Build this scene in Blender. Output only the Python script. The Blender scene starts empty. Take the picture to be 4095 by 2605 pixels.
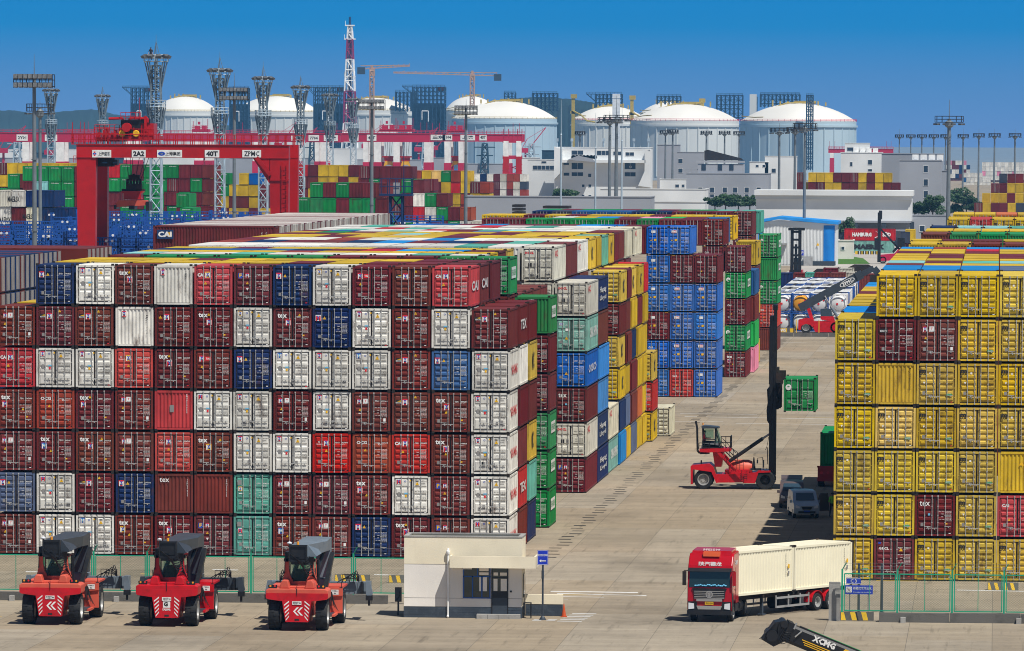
import bpy, math, random, colorsys
from mathutils import Vector, Matrix
random.seed(7)
SC=bpy.context.scene; COL=SC.collection
# ---------------- camera ----------------
FPX=25000.; PIT=math.atan(.0963); YAW=.0768; ROLL=.0045; CH=26.5
YP=560+FPX*math.tan(PIT); KD=4095/2408.
RM=Matrix.Rotation(YAW,3,'Z')@Matrix.Rotation(math.pi/2-PIT,3,'X')@Matrix.Rotation(ROLL,3,'Z')
cd=bpy.data.cameras.new('camera'); cam=bpy.data.objects.new('camera',cd); COL.objects.link(cam)
cam.matrix_world=Matrix.Translation((0,0,CH))@RM.to_4x4()
cd.sensor_width=36; cd.lens=36*FPX/4095; cd.shift_y=(YP-1302.5)/4095; cd.clip_start=5; cd.clip_end=30000
SC.camera=cam
# ---------------- sky, sun, exposure ----------------
SEL=math.radians(60); SAZ=math.atan2(.39,-.42)   # sun to the right and slightly behind the camera
W=bpy.data.worlds.new('World'); SC.world=W; W.use_nodes=True
nt=W.node_tree; nt.nodes.clear(); N=nt.nodes.new; LK=nt.links.new
sky=N('ShaderNodeTexSky'); sky.sky_type='NISHITA'; sky.sun_disc=False; sky.sun_elevation=SEL; sky.sun_rotation=SAZ
sky.air_density=1.0; sky.dust_density=.4; sky.ozone_density=2
tc=N('ShaderNodeTexCoord'); sx=N('ShaderNodeSeparateXYZ'); LK(tc.outputs['Generated'],sx.inputs[0])
mr=N('ShaderNodeMapRange'); mr.inputs['From Min'].default_value=0; mr.inputs['From Max'].default_value=.024; LK(sx.outputs['Z'],mr.inputs['Value'])
rp=N('ShaderNodeValToRGB'); LK(mr.outputs[0],rp.inputs[0]); e=rp.color_ramp.elements
e[0].position=0; e[0].color=(.135,.270,.600,1); e[1].position=1; e[1].color=(.0,.215,.560,1)
x=e.new(.45); x.color=(.060,.235,.550,1)
x=e.new(.75); x.color=(.0,.220,.550,1)
sc_=N('ShaderNodeVectorMath'); sc_.operation='SCALE'; sc_.inputs['Scale'].default_value=21.1; LK(rp.outputs[0],sc_.inputs[0])
mf=N('ShaderNodeMapRange'); mf.inputs['From Min'].default_value=.03; mf.inputs['From Max'].default_value=.25; LK(sx.outputs['Z'],mf.inputs['Value'])
mx=N('ShaderNodeMix'); mx.data_type='RGBA'; LK(mf.outputs[0],mx.inputs['Factor']); LK(sc_.outputs[0],mx.inputs['A']); LK(sky.outputs[0],mx.inputs['B'])
bg=N('ShaderNodeBackground'); bg.inputs[1].default_value=.05; LK(mx.outputs['Result'],bg.inputs[0])
wo=N('ShaderNodeOutputWorld'); LK(bg.outputs[0],wo.inputs[0])
sd=bpy.data.lights.new('sun','SUN'); sd.energy=5.0; sd.angle=math.radians(.5); sd.color=(1,.955,.88)
so=bpy.data.objects.new('sun',sd); COL.objects.link(so)
SV=Vector((.39,-.42,1)).normalized(); so.rotation_euler=SV.to_track_quat('Z','Y').to_euler(); so.location=(100,0,200)
SC.view_settings.view_transform='Standard'; SC.view_settings.look='None'; SC.view_settings.exposure=0; SC.view_settings.gamma=1
SC.cycles.max_bounces=5; SC.cycles.diffuse_bounces=3; SC.cycles.glossy_bounces=2; SC.cycles.transparent_max_bounces=12; SC.cycles.volume_bounces=0
SC.cycles.filter_width=1.0 if hasattr(SC.cycles,'filter_width') else 1
# pixel of the 2408-wide picture -> world point at a height / at a depth
def ray(x,y):
    return RM@Vector(((x*KD-2047.5)/FPX, -(y*KD-YP)/FPX, -1))
def gnd(x,y,h=0.):
    d=ray(x,y); t=(h-CH)/d.z; return Vector((0,0,CH))+d*t
def at(x,y,Y):
    d=ray(x,y); return Vector((0,0,CH))+d*(Y/d.y)
def pj(p):
    q=RM.transposed()@(Vector(p)-Vector((0,0,CH))); return ((q.x/-q.z*FPX+2047.5)/KD,(YP-q.y/-q.z*FPX)/KD)
def ppm(Y): return FPX/KD/Y
# ---------------- materials ----------------
def mat(name,c,rough=.6,metal=0.,dirt=.25,dscale=1.5,dcol=(.05,.04,.03),bump=0.,emit=None,alpha=None,streak=1.,src=None,bscale=20.,var=.12,spec=.4,rust=0.):
    m=bpy.data.materials.new(name); m.use_nodes=True; t=m.node_tree; b=t.nodes['Principled BSDF']; n=t.nodes.new; l=t.links.new
    b.inputs['Roughness'].default_value=rough; b.inputs['Metallic'].default_value=metal; b.inputs['Specular IOR Level'].default_value=spec
    tcn=n('ShaderNodeTexCoord'); oi=n('ShaderNodeObjectInfo')
    ad=n('ShaderNodeVectorMath'); ad.operation='ADD'
    ml=n('ShaderNodeMath'); ml.operation='MULTIPLY'; ml.inputs[1].default_value=173.; l(oi.outputs['Random'],ml.inputs[0])
    l(tcn.outputs['Object'],ad.inputs[0]); l(ml.outputs[0],ad.inputs[1])
    mp=n('ShaderNodeMapping'); mp.inputs['Scale'].default_value=(1,1,streak); l(ad.outputs[0],mp.inputs[0])
    nz=n('ShaderNodeTexNoise'); nz.inputs['Scale'].default_value=dscale; nz.inputs['Detail'].default_value=6; nz.inputs['Roughness'].default_value=.65; l(mp.outputs[0],nz.inputs[0])
    r=n('ShaderNodeMapRange'); r.inputs['From Min'].default_value=.50; r.inputs['From Max'].default_value=.78; r.inputs['To Max'].default_value=dirt; l(nz.outputs[0],r.inputs['Value'])
    if src=='obj': colout=oi.outputs['Color']
    elif src=='attr':
        a=n('ShaderNodeAttribute'); a.attribute_name='paint'; colout=a.outputs['Color']
    else:
        g=n('ShaderNodeRGB'); g.outputs[0].default_value=(*c,1); colout=g.outputs[0]
    # slight tone variation
    hv=n('ShaderNodeHueSaturation'); l(colout,hv.inputs['Color'])
    n2=n('ShaderNodeTexNoise'); n2.inputs['Scale'].default_value=dscale*.35; n2.inputs['Detail'].default_value=2; l(ad.outputs[0],n2.inputs[0])
    r2=n('ShaderNodeMapRange'); r2.inputs['From Min'].default_value=.3; r2.inputs['From Max'].default_value=.7; r2.inputs['To Min'].default_value=1-var; r2.inputs['To Max'].default_value=1+var; l(n2.outputs[0],r2.inputs['Value']); l(r2.outputs[0],hv.inputs['Value'])
    mi=n('ShaderNodeMix'); mi.data_type='RGBA'; mi.inputs['B'].default_value=(*dcol,1); l(r.outputs[0],mi.inputs['Factor']); l(hv.outputs[0],mi.inputs['A'])
    res=mi.outputs['Result']
    if rust:
        n4=n('ShaderNodeTexNoise'); n4.inputs['Scale'].default_value=1.1; n4.inputs['Detail'].default_value=9; n4.inputs['Roughness'].default_value=.75; l(mp.outputs[0],n4.inputs[0])
        r4=n('ShaderNodeMapRange'); r4.inputs['From Min'].default_value=.56; r4.inputs['From Max'].default_value=.70; r4.inputs['To Max'].default_value=rust; l(n4.outputs[0],r4.inputs['Value'])
        m4=n('ShaderNodeMix'); m4.data_type='RGBA'; m4.inputs['B'].default_value=(.10,.035,.015,1); l(r4.outputs[0],m4.inputs['Factor']); l(res,m4.inputs['A']); res=m4.outputs['Result']
    l(res,b.inputs['Base Color'])
    if bump:
        n3=n('ShaderNodeTexNoise'); n3.inputs['Scale'].default_value=bscale; n3.inputs['Detail'].default_value=4; l(ad.outputs[0],n3.inputs[0])
        bp=n('ShaderNodeBump'); bp.inputs['Strength'].default_value=bump; bp.inputs['Distance'].default_value=.05; l(n3.outputs[0],bp.inputs['Height']); l(bp.outputs[0],b.inputs['Normal'])
    if emit: b.inputs['Emission Color'].default_value=(*emit,1); b.inputs['Emission Strength'].default_value=1
    return m
def glass(name,c,rough=.05):
    m=bpy.data.materials.new(name); m.use_nodes=True; b=m.node_tree.nodes['Principled BSDF']
    b.inputs['Base Color'].default_value=(*c,1); b.inputs['Roughness'].default_value=rough; b.inputs['Specular IOR Level'].default_value=.8
    return m
def clear(name,c,tr=.85):
    m=bpy.data.materials.new(name); m.use_nodes=True; t=m.node_tree; b=t.nodes['Principled BSDF']
    b.inputs['Base Color'].default_value=(*c,1); b.inputs['Roughness'].default_value=.05
    tp=t.nodes.new('ShaderNodeBsdfTransparent'); tp.inputs[0].default_value=(.84,.94,.90,1)
    ms=t.nodes.new('ShaderNodeMixShader'); ms.inputs[0].default_value=tr; t.links.new(b.outputs[0],ms.inputs[1]); t.links.new(tp.outputs[0],ms.inputs[2])
    t.links.new(ms.outputs[0],t.nodes['Material Output'].inputs[0]); return m
M={}
def defm(k,*a,**kw): M[k]=mat(k,*a,**kw)
defm('container paint',(1,1,1),.55,dirt=.50,dscale=2.2,dcol=(.07,.04,.03),bump=.15,streak=.3,src='obj',var=.16,rust=.7,spec=.2)
defm('container paint far',(1,1,1),.5,dirt=.35,dscale=1.2,dcol=(.08,.05,.04),streak=.5,src='attr',var=.16,rust=.4,spec=.2)
defm('dark steel',(.018,.014,.012),.7,dirt=.5,dcol=(.09,.04,.02))
defm('galvanised rod',(.50,.50,.48),.5,.3,dirt=.6,dscale=6,dcol=(.20,.15,.11))
defm('decal white',(.82,.82,.80),.5,dirt=.25,dscale=8,dcol=(.4,.36,.32))
defm('decal black',(.02,.02,.02),.5)
defm('decal red',(.75,.02,.03),.5); defm('decal blue',(.02,.08,.50),.5); defm('decal yellow',(.85,.48,.01),.5)
defm('decal grey',(.26,.25,.24),.5); defm('decal green',(.03,.33,.10),.5); defm('decal cyan',(.15,.50,.75),.5)
DEC=['decal white','decal black','decal red','decal blue','decal yellow','decal grey','decal green','decal cyan']
W_,K_,R_,B_,Y_,G_,V_,C_=range(8)
defm('red machine paint',(.56,.006,.014),.32,dirt=.5,dscale=2,dcol=(.10,.02,.02),bump=.05,var=.15)
defm('lorry red',(.42,.004,.012),.22,dirt=.3,dscale=2,dcol=(.2,.01,.02),var=.1)
defm('faded red paint',(.64,.11,.065),.5,dirt=.6,dscale=1.0,dcol=(.50,.02,.025),bump=.05)
defm('gantry red',(.47,.008,.010),.4,dirt=.5,dscale=.5,dcol=(.20,.01,.01))
defm('lattice grey',(.17,.23,.28),.55,.1,dirt=.3,dcol=(.08,.1,.13))
defm('magenta red',(.52,.010,.06),.5,dirt=.2,dscale=.1,dcol=(.3,.02,.05))
defm('black paint',(.012,.013,.016),.4,dirt=.4,dcol=(.05,.045,.04))
defm('slate paint',(.045,.058,.075),.4,dirt=.35,dcol=(.02,.02,.02))
defm('light slate paint',(.16,.20,.24),.45,dirt=.35,dcol=(.03,.03,.03))
defm('rubber',(.014,.015,.017),.85,dirt=.5,dcol=(.06,.055,.05),bump=.3,bscale=12)
defm('rim grey',(.45,.45,.44),.4,.4,dirt=.5,dcol=(.06,.04,.03))
defm('grey steel',(.20,.23,.25),.5,.3,dirt=.3,dcol=(.08,.07,.06))
defm('pale steel',(.42,.52,.60),.5,.2,dirt=.2,dcol=(.15,.17,.2))
defm('teal steel',(.03,.08,.13),.55,.2,dirt=.3,dcol=(.02,.03,.04))
defm('blue steel',(.012,.085,.36),.5,dirt=.3,dcol=(.01,.04,.15))
defm('navy steel',(.012,.04,.13),.5,dirt=.3,dcol=(.01,.02,.05))
defm('concrete',(.36,.35,.33),.9,dirt=.5,dscale=1.2,dcol=(.12,.11,.10),bump=.3)
defm('dark concrete',(.13,.125,.115),.9,dirt=.7,dscale=.9,dcol=(.03,.03,.028),bump=.4)
defm('cream plaster',(.82,.74,.56),.9,dirt=.30,dscale=.9,dcol=(.60,.52,.38),bump=.15,streak=.4)
defm('pale plaster',(.80,.76,.70),.9,dirt=.25,dscale=.9,dcol=(.62,.57,.52),bump=.15,streak=.4)
defm('white wall',(.74,.76,.76),.8,dirt=.2,dscale=.2,dcol=(.5,.52,.54))
defm('grey wall',(.34,.36,.40),.8,dirt=.2,dscale=.15,dcol=(.22,.24,.28))
defm('tank wall',(.66,.67,.64),.75,dirt=.35,dscale=.03,dcol=(.52,.55,.55),streak=.5,var=.06)
defm('tank roof',(.80,.78,.72),.7,dirt=.3,dscale=.05,dcol=(.62,.60,.52))
defm('window dark',(.03,.05,.08),.2)
defm('green mesh',(.012,.33,.19),.5); defm('mesh wire',(.10,.16,.10),.6); defm('sign blue',(.01,.04,.52),.4)
defm('orange',(.60,.09,.02),.5,dirt=.5,dcol=(.3,.06,.03)); defm('hazard yellow',(.80,.50,.02),.6,dirt=.35,dcol=(.2,.14,.04))
defm('crane tan',(.50,.30,.20),.6,dirt=0.,)
defm('tank white',(.75,.76,.76),.35,dirt=.2,dcol=(.3,.3,.3)); defm('tank orange',(.80,.36,.03),.4)
defm('blue sheet',(.02,.28,.75),.5,dirt=.15,dcol=(.02,.2,.5)); defm('yellow pipe',(.45,.33,.06),.6)
defm('skin',(.5,.27,.18),.6); defm('hi vis',(.25,.85,.03),.7); defm('red shirt',(.7,.02,.08),.7); defm('dark cloth',(.015,.016,.02),.8)
defm('bark',(.07,.05,.035),.9)
defm('white paint',(.88,.88,.86),.4,dirt=.15,dcol=(.5,.5,.48)); defm('line white',(.72,.72,.70),.8,dirt=.75,dscale=1.2,dcol=(.32,.30,.27)); defm('line yellow',(.65,.42,.05),.8,dirt=.7,dcol=(.33,.30,.25))
defm('line black',(.016,.015,.015),.8,dirt=.1,dcol=(.1,.09,.08))
defm('slate tile',(.045,.06,.08),.5,dirt=.5,dscale=2.5,dcol=(.12,.15,.18),bump=.3)
defm('cream container',(.86,.80,.60),.5,dirt=.15,dscale=1.5,dcol=(.66,.60,.42),bump=.05,var=.04)
defm('van grey',(.42,.50,.58),.25,.2,dirt=.15); defm('van dark',(.13,.10,.10),.3,.2,dirt=.2); defm('chrome',(.55,.55,.55),.2,.9,dirt=.1)
defm('lamp glass',(.75,.77,.8),.1,dirt=.1); defm('amber',(.95,.35,.02),.3); defm('floodlight',(.10,.105,.11),.5,.2,dirt=.6,dscale=3,dcol=(.35,.36,.36))
M['glass dark']=glass('glass dark',(.015,.03,.03)); M['glass clear']=clear('glass clear',(.1,.25,.22)); M['glass blue']=glass('glass blue',(.03,.06,.09),.12)
# ---------------- mesh builder ----------------
_GC={}
def glyphs(s,bold=0.):
    k=(s,bold)
    if k in _GC: return _GC[k]
    c=bpy.data.curves.new('g','FONT'); c.body=s; c.resolution_u=1 if len(s)>3 else 2; c.offset=bold; c.align_x='CENTER'; c.align_y='CENTER'
    o=bpy.data.objects.new('g',c); COL.objects.link(o); dg=bpy.context.evaluated_depsgraph_get(); me=o.evaluated_get(dg).to_mesh()
    vs=[(v.co.x,v.co.y) for v in me.vertices]; fs=[tuple(p.vertices) for p in me.polygons]
    bpy.data.objects.remove(o); bpy.data.curves.remove(c)
    if vs:
        x0=min(v[0] for v in vs);x1=max(v[0] for v in vs);y0=min(v[1] for v in vs);y1=max(v[1] for v in vs)
        vs=[(v[0]-(x0+x1)/2,v[1]-(y0+y1)/2) for v in vs]; d=(x1-x0,y1-y0)
    else: d=(1,1)
    _GC[k]=(vs,fs,d); return _GC[k]
class MB:
    def __init__(s): s.v=[];s.f=[];s.m=[];s.c=[];s.cc=None;s.T=None
    def raw(s,vs,fs,mi=0):
        o=len(s.v)
        s.v+= [tuple(s.T@Vector(v)) for v in vs] if s.T else [tuple(v) for v in vs]
        s.f+=[tuple(i+o for i in f) for f in fs]; s.m+=[mi]*len(fs)
        if s.cc: s.c+=[s.cc]*len(fs)
        return s
    def box(s,x0,y0,z0,x1,y1,z1,mi=0):
        if x0>x1:x0,x1=x1,x0
        if y0>y1:y0,y1=y1,y0
        if z0>z1:z0,z1=z1,z0
        return s.raw([(x0,y0,z0),(x1,y0,z0),(x1,y1,z0),(x0,y1,z0),(x0,y0,z1),(x1,y0,z1),(x1,y1,z1),(x0,y1,z1)],
          [(0,3,2,1),(4,5,6,7),(0,1,5,4),(1,2,6,5),(2,3,7,6),(3,0,4,7)],mi)
    def tube(s,p,q,r,r2=None,n=8,mi=0,cap=True):
        p=Vector(p);q=Vector(q);r2=r if r2 is None else r2;d=(q-p)
        if d.length<1e-6:return s
        d.normalize();u=d.orthogonal().normalized();w=d.cross(u);vs=[];fs=[]
        for (c,rr) in ((p,r),(q,r2)):
            for i in range(n):
                a=2*math.pi*(i+.5)/n; vs.append(c+u*(rr*math.cos(a))+w*(rr*math.sin(a)))
        for i in range(n): j=(i+1)%n; fs.append((i,j,n+j,n+i))
        if cap: fs+= [tuple(range(n-1,-1,-1)),tuple(range(n,2*n))]
        return s.raw(vs,fs,mi)
    def bar(s,p,q,w,h,mi=0,up=(0,0,1)):
        p=Vector(p);q=Vector(q);d=(q-p)
        if d.length<1e-6:return s
        d.normalize();u=Vector(up)
        if abs(d.dot(u))>.97:u=Vector((0,1,0))
        a=d.cross(u).normalized()*w/2;b=a.cross(d).normalized()*h/2
        vs=[c+x_+y_ for c in (p,q) for (x_,y_) in ((-a,-b),(a,-b),(a,b),(-a,b))]
        return s.raw(vs,[(3,2,1,0),(4,5,6,7),(0,1,5,4),(1,2,6,5),(2,3,7,6),(3,0,4,7)],mi)
    def path(s,pts,r,n=6,mi=0):
        for a,b in zip(pts,pts[1:]): s.tube(a,b,r,n=n,mi=mi)
        return s
    def prism(s,pts,axis,a,b,mi=0):   # pts: 2-D outline in the plane normal to axis
        f={'x':lambda u,v,t:(t,u,v),'y':lambda u,v,t:(u,t,v),'z':lambda u,v,t:(u,v,t)}[axis];n=len(pts)
        vs=[f(u,v,a) for u,v in pts]+[f(u,v,b) for u,v in pts]
        fs=[tuple(range(n)),tuple(range(2*n-1,n-1,-1))]+[(i,n+i,n+(i+1)%n,(i+1)%n) for i in range(n)]
        return s.raw(vs,fs,mi)
    def loft(s,rings,mi=0,cap=True):
        n=len(rings[0]);vs=[p for r in rings for p in r];fs=[]
        for k in range(len(rings)-1):
            for i in range(n): j=(i+1)%n; fs.append((k*n+i,k*n+j,(k+1)*n+j,(k+1)*n+i))
        if cap: fs+=[tuple(range(n-1,-1,-1)),tuple((len(rings)-1)*n+i for i in range(n))]
        return s.raw(vs,fs,mi)
    def lathe(s,prof,c,axis='z',n=24,mi=0,cap=True):
        rings=[]
        for r,t in prof:
            ring=[]
            for i in range(n):
                a=2*math.pi*i/n;u=r*math.cos(a);v=r*math.sin(a)
                ring.append({'z':(c[0]+u,c[1]+v,c[2]+t),'x':(c[0]+t,c[1]+u,c[2]+v),'y':(c[0]+v,c[1]+t,c[2]+u)}[axis])
            rings.append(ring)
        return s.loft(rings,mi,cap)
    def text(s,t,x,z,h,mi=0,y=-.006,w=None,bold=.012,face='-y',at_=0.,vert=False):
        # flat lettering, centred at (x,z) on a wall facing -y ('-y'), +x ('+x') or -x
        if vert: 
            st=h*1.25
            for i,ch in enumerate(t):
                if ch!=' ': s.text(ch,x,z-i*st,h,mi,y,None,bold,face)
            return s
        vs,fs,d=glyphs(t,bold); k=h/max(d[1],1e-3) if not w else w/max(d[0],1e-3); kz=h/max(d[1],1e-3)
        if face=='-y': P=[(x+a*k,y,z+b*kz) for a,b in vs]
        elif face=='+x': P=[(y,x+a*k,z+b*kz) for a,b in vs]
        elif face=='-x': P=[(y,x-a*k,z+b*kz) for a,b in vs]
        elif face=='z': P=[(x+a*k,z+b*kz,y) for a,b in vs]
        return s.raw(P,fs,mi)
    def quad(s,x0,z0,x1,z1,mi=0,y=-.006): return s.raw([(x0,y,z0),(x1,y,z0),(x1,y,z1),(x0,y,z1)],[(0,1,2,3)],mi)
    def mesh(s,name,mats):
        me=bpy.data.meshes.new(name); me.from_pydata(s.v,[],s.f)
        for m in mats: me.materials.append(M[m] if isinstance(m,str) else m)
        if len(mats)>1: me.polygons.foreach_set('material_index',s.m)
        if s.c:
            at_=me.color_attributes.new('paint','FLOAT_COLOR','CORNER'); buf=[]
            for f,c in zip(s.f,s.c): buf+=[c[0],c[1],c[2],1.]*len(f)
            at_.data.foreach_set('color',buf)
        me.update(); return me
    def obj(s,name,mats,parent=None,loc=None,rz=0,smooth=False):
        if isinstance(mats,str): mats=[mats]
        me=s.mesh(name,mats); o=bpy.data.objects.new(name,me); COL.objects.link(o)
        if smooth:
            me.polygons.foreach_set('use_smooth',[True]*len(me.polygons)); me.set_sharp_from_angle(angle=math.radians(35))
        if parent: o.parent=parent
        if loc is not None: o.location=loc
        if rz: o.rotation_euler=(0,0,rz)
        return o
def tag(o,label,cat,group=None):
    o['label']=label; o['category']=cat
    if group: o['group']=group
    return o
def thing(name,label,cat,loc=(0,0,0),rz=0,group=None):
    o=bpy.data.objects.new(name,None); COL.objects.link(o); o.location=loc; o.rotation_euler=(0,0,rz); o.empty_display_size=.5
    return tag(o,label,cat,group)
def kind(o,k): o['kind']=k; return o
def copy_tree(o,parent=None):
    c=o.copy(); COL.objects.link(c); c.parent=parent
    for ch in list(o.children): copy_tree(ch,c)
    return c
# ---------------- ground ----------------
def ground_mat():
    m=bpy.data.materials.new('concrete paving'); m.use_nodes=True; t=m.node_tree; b=t.nodes['Principled BSDF']; n=t.nodes.new; l=t.links.new
    b.inputs['Roughness'].default_value=.9; b.inputs['Specular IOR Level'].default_value=.2
    tcn=n('ShaderNodeTexCoord')
    def mth(op,a,b_=None):
        k=n('ShaderNodeMath'); k.operation=op
        for i,v in enumerate((a,b_)):
            if v is None: continue
            if isinstance(v,(int,float)): k.inputs[i].default_value=v
            else: l(v,k.inputs[i])
        return k.outputs[0]
    sp=n('ShaderNodeSeparateXYZ'); l(tcn.outputs['Object'],sp.inputs[0]); X,Yc=sp.outputs['X'],sp.outputs['Y']
    u=mth('DIVIDE',X,4.55); cu=mth('FLOOR',u)
    wn=n('ShaderNodeTexWhiteNoise'); wn.noise_dimensions='1D'; l(cu,wn.inputs['W'])
    v=mth('ADD',mth('DIVIDE',Yc,26.),wn.outputs['Value']); cv=mth('FLOOR',v)
    cb=n('ShaderNodeCombineXYZ'); l(cu,cb.inputs[0]); l(cv,cb.inputs[1])
    w2=n('ShaderNodeTexWhiteNoise'); w2.noise_dimensions='2D'; l(cb.outputs[0],w2.inputs['Vector'])
    rp=n('ShaderNodeValToRGB'); l(w2.outputs['Value'],rp.inputs[0]); e=rp.color_ramp.elements
    e[0].color=(0.319,0.260,0.185,1); e[1].color=(0.353,0.304,0.234,1); e[1].position=1
    for p_,c_ in ((.3,(0.336,0.281,0.206,1)),(.55,(0.334,0.286,0.219,1)),(.8,(0.300,0.250,0.185,1))): q=e.new(p_); q.color=c_
    rp.color_ramp.interpolation='CONSTANT'
    def noise(sx_,sy_,sc,det=5):
        mp=n('ShaderNodeMapping'); mp.inputs['Scale'].default_value=(sx_,sy_,1); l(tcn.outputs['Object'],mp.inputs[0])
        z=n('ShaderNodeTexNoise'); z.inputs['Scale'].default_value=sc; z.inputs['Detail'].default_value=det; z.inputs['Roughness'].default_value=.6; l(mp.outputs[0],z.inputs[0]); return z.outputs[0]
    def mul(col,fac,lo,hi,f0=.3,f1=.7):
        r=n('ShaderNodeMapRange'); r.inputs['From Min'].default_value=f0; r.inputs['From Max'].default_value=f1; r.inputs['To Min'].default_value=lo; r.inputs['To Max'].default_value=hi; l(fac,r.inputs['Value'])
        h=n('ShaderNodeVectorMath'); h.operation='SCALE'; l(col,h.inputs[0]); l(r.outputs[0],h.inputs['Scale']); return h.outputs[0]
    c=mul(rp.outputs[0],noise(1,1,.05,3),.86,1.12)
    c=mul(c,noise(.12,.9,.5,6),.84,1.12)      # streaks of wear
    c=mul(c,noise(1,.12,.9,6),.93,1.06)        # wheel tracks down the lanes
    c=mul(c,noise(1,1,6,4),.94,1.05)
    c=mul(c,noise(.5,.25,.14,6),1.,.50,.56,.78) # dark oily patches
    c=mul(c,noise(1.,.05,2.2,5),1.,.62,.58,.74) # tyre tracks
    c=mul(c,noise(1,1,.9,8),1.,.72,.54,.78)
    # joints
    def joint(coord,cell,wd):
        fr=mth('FRACT',mth('DIVIDE',coord,cell)); d=mth('ABSOLUTE',mth('SUBTRACT',fr,.5)); return mth('GREATER_THAN',d,.5-wd/cell/2)
    j=mth('MAXIMUM',joint(X,4.55,.035),joint(Yc,4.75,.03))
    mi=n('ShaderNodeMix'); mi.data_type='RGBA'; l(mth('MULTIPLY',j,.55),mi.inputs['Factor']); l(c,mi.inputs['A']); mi.inputs['B'].default_value=(.06,.055,.05,1)
    l(mi.outputs['Result'],b.inputs['Base Color'])
    bp=n('ShaderNodeBump'); bp.inputs['Strength'].default_value=.2; bp.inputs['Distance'].default_value=.02; l(noise(1,1,8,5),bp.inputs['Height']); l(bp.outputs[0],b.inputs['Normal'])
    return m
g=MB(); g.raw([(-9000,100,0),(9000,100,0),(9000,14000,0),(-9000,14000,0)],[(0,1,2,3)])
M['paving']=ground_mat(); kind(g.obj('ground',['paving']),'structure')
# ---------------- shipping containers ----------------
PAL=dict(m=(.150,.016,.020),b=(.170,.026,.018),r=(.50,.014,.018),o=(.33,.048,.022),n=(.006,.026,.105),N=(.02,.10,.28),u=(.001,.13,.50),w=(.74,.72,.66),
 y=(.60,.40,.014),g=(.010,.235,.055),t=(.10,.40,.31),c=(.28,.62,.62),k=(.17,.03,.022),p=(.80,.28,.42),s=(.70,.66,.50),G=(.02,.40,.08),O=(.62,.16,.04),e=(.56,.54,.46),S=(.11,.15,.26),Y=(.70,.46,.14),Q=(.20,.42,.36),L=(.01,.24,.62),d=(.05,.06,.09))
CN=dict(m='maroon',b='brownish maroon',r='bright red',o='orange-brown',n='navy blue',N='mid blue',u='vivid blue',w='white',y='yellow',g='green',t='teal',c='pale cyan',k='brown',p='pink',s='cream',G='bright green',O='orange',e='stone grey',S='slate blue',Y='faded yellow',Q='grey-green',L='royal blue',d='dark grey')
def corr(mb,p0,dx,up,nrm,n,dep,mi=0):
    # corrugated sheet from p0 along dx (vector) and up (vector); ridges go dep inwards along -nrm
    p0=Vector(p0);dx=Vector(dx);up=Vector(up);nrm=Vector(nrm);vs=[];fs=[];prof=[]
    for i in range(n): prof+=[(i,0),(i+.28,0),(i+.5,1),(i+.78,1)]
    prof.append((n,0))
    for t,d in prof:
        q=p0+dx*(t/n)-nrm*(dep*d); vs+=[q,q+up]
    for i in range(len(prof)-1): fs.append((2*i,2*i+2,2*i+3,2*i+1))
    mb.raw(vs,fs,mi)
_BM={}
def body_mesh(L,H,front):
    k=(round(L,2),round(H,2),front)
    if k in _BM: return _BM[k]
    b=MB(); hw=1.212; z1=H-.075
    for sx in (-1,1):
        for y0,y1 in ((0,.16),(L-.16,L)):
            b.box(sx*hw,y0,.085,sx*(hw-.13),y1,z1)
        corr(b,(sx*(hw-.03),L-.16,.20),(0,-(L-.32),0),(0,0,z1-.32),(sx,0,0),max(4,int(L/.30)),.05) if sx>0 else corr(b,(sx*(hw-.03),.16,.20),(0,L-.32,0),(0,0,z1-.32),(sx,0,0),max(4,int(L/.30)),.05)
        b.box(sx*hw,.16,.06,sx*(hw-.1),L-.16,.20); b.box(sx*(hw-.01),.16,z1-.12,sx*(hw-.1),L-.16,z1)
    for y0,y1 in ((0,.14),(L-.14,L)):
        b.box(-hw+.15,y0,z1-.14,hw-.15,y1,z1-.003); b.box(-hw+.15,y0,.085,hw-.15,y1,.20)
    # roof sheet
    b.raw([(-hw+.1,.14,z1-.015),(hw-.1,.14,z1-.015),(hw-.1,L-.14,z1-.015),(-hw+.1,L-.14,z1-.015)],[(0,1,2,3)])
    # floor and rear end
    b.raw([(-hw+.1,.05,.15),(hw-.1,.05,.15),(hw-.1,L-.05,.15),(-hw+.1,L-.05,.15)],[(3,2,1,0)])
    corr(b,(hw-.15,L-.05,.22),(-2*hw+.3,0,0),(0,0,z1-.36),(0,1,0),9,.04)
    for sx in (-1,1):          # corner castings
        for y0 in (-.006,L-.172):
            b.box(sx*(hw+.006),y0,0,sx*(hw-.17),y0+.178,.12,1); b.box(sx*(hw+.006),y0,H-.12,sx*(hw-.17),y0+.178,H,1)
    if front=='door':
        b.raw([(-hw+.13,.095,.2),(hw-.13,.095,.2),(hw-.13,.095,z1-.13),(-hw+.13,.095,z1-.13)],[(0,1,2,3)],1)
    else:
        corr(b,(-hw+.15,.02,.22),(2*hw-.3,0,0),(0,0,z1-.36),(0,-1,0),9,.05)
    _BM[k]=b.mesh('container shell',['container paint','dark steel']); return _BM[k]
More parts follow.
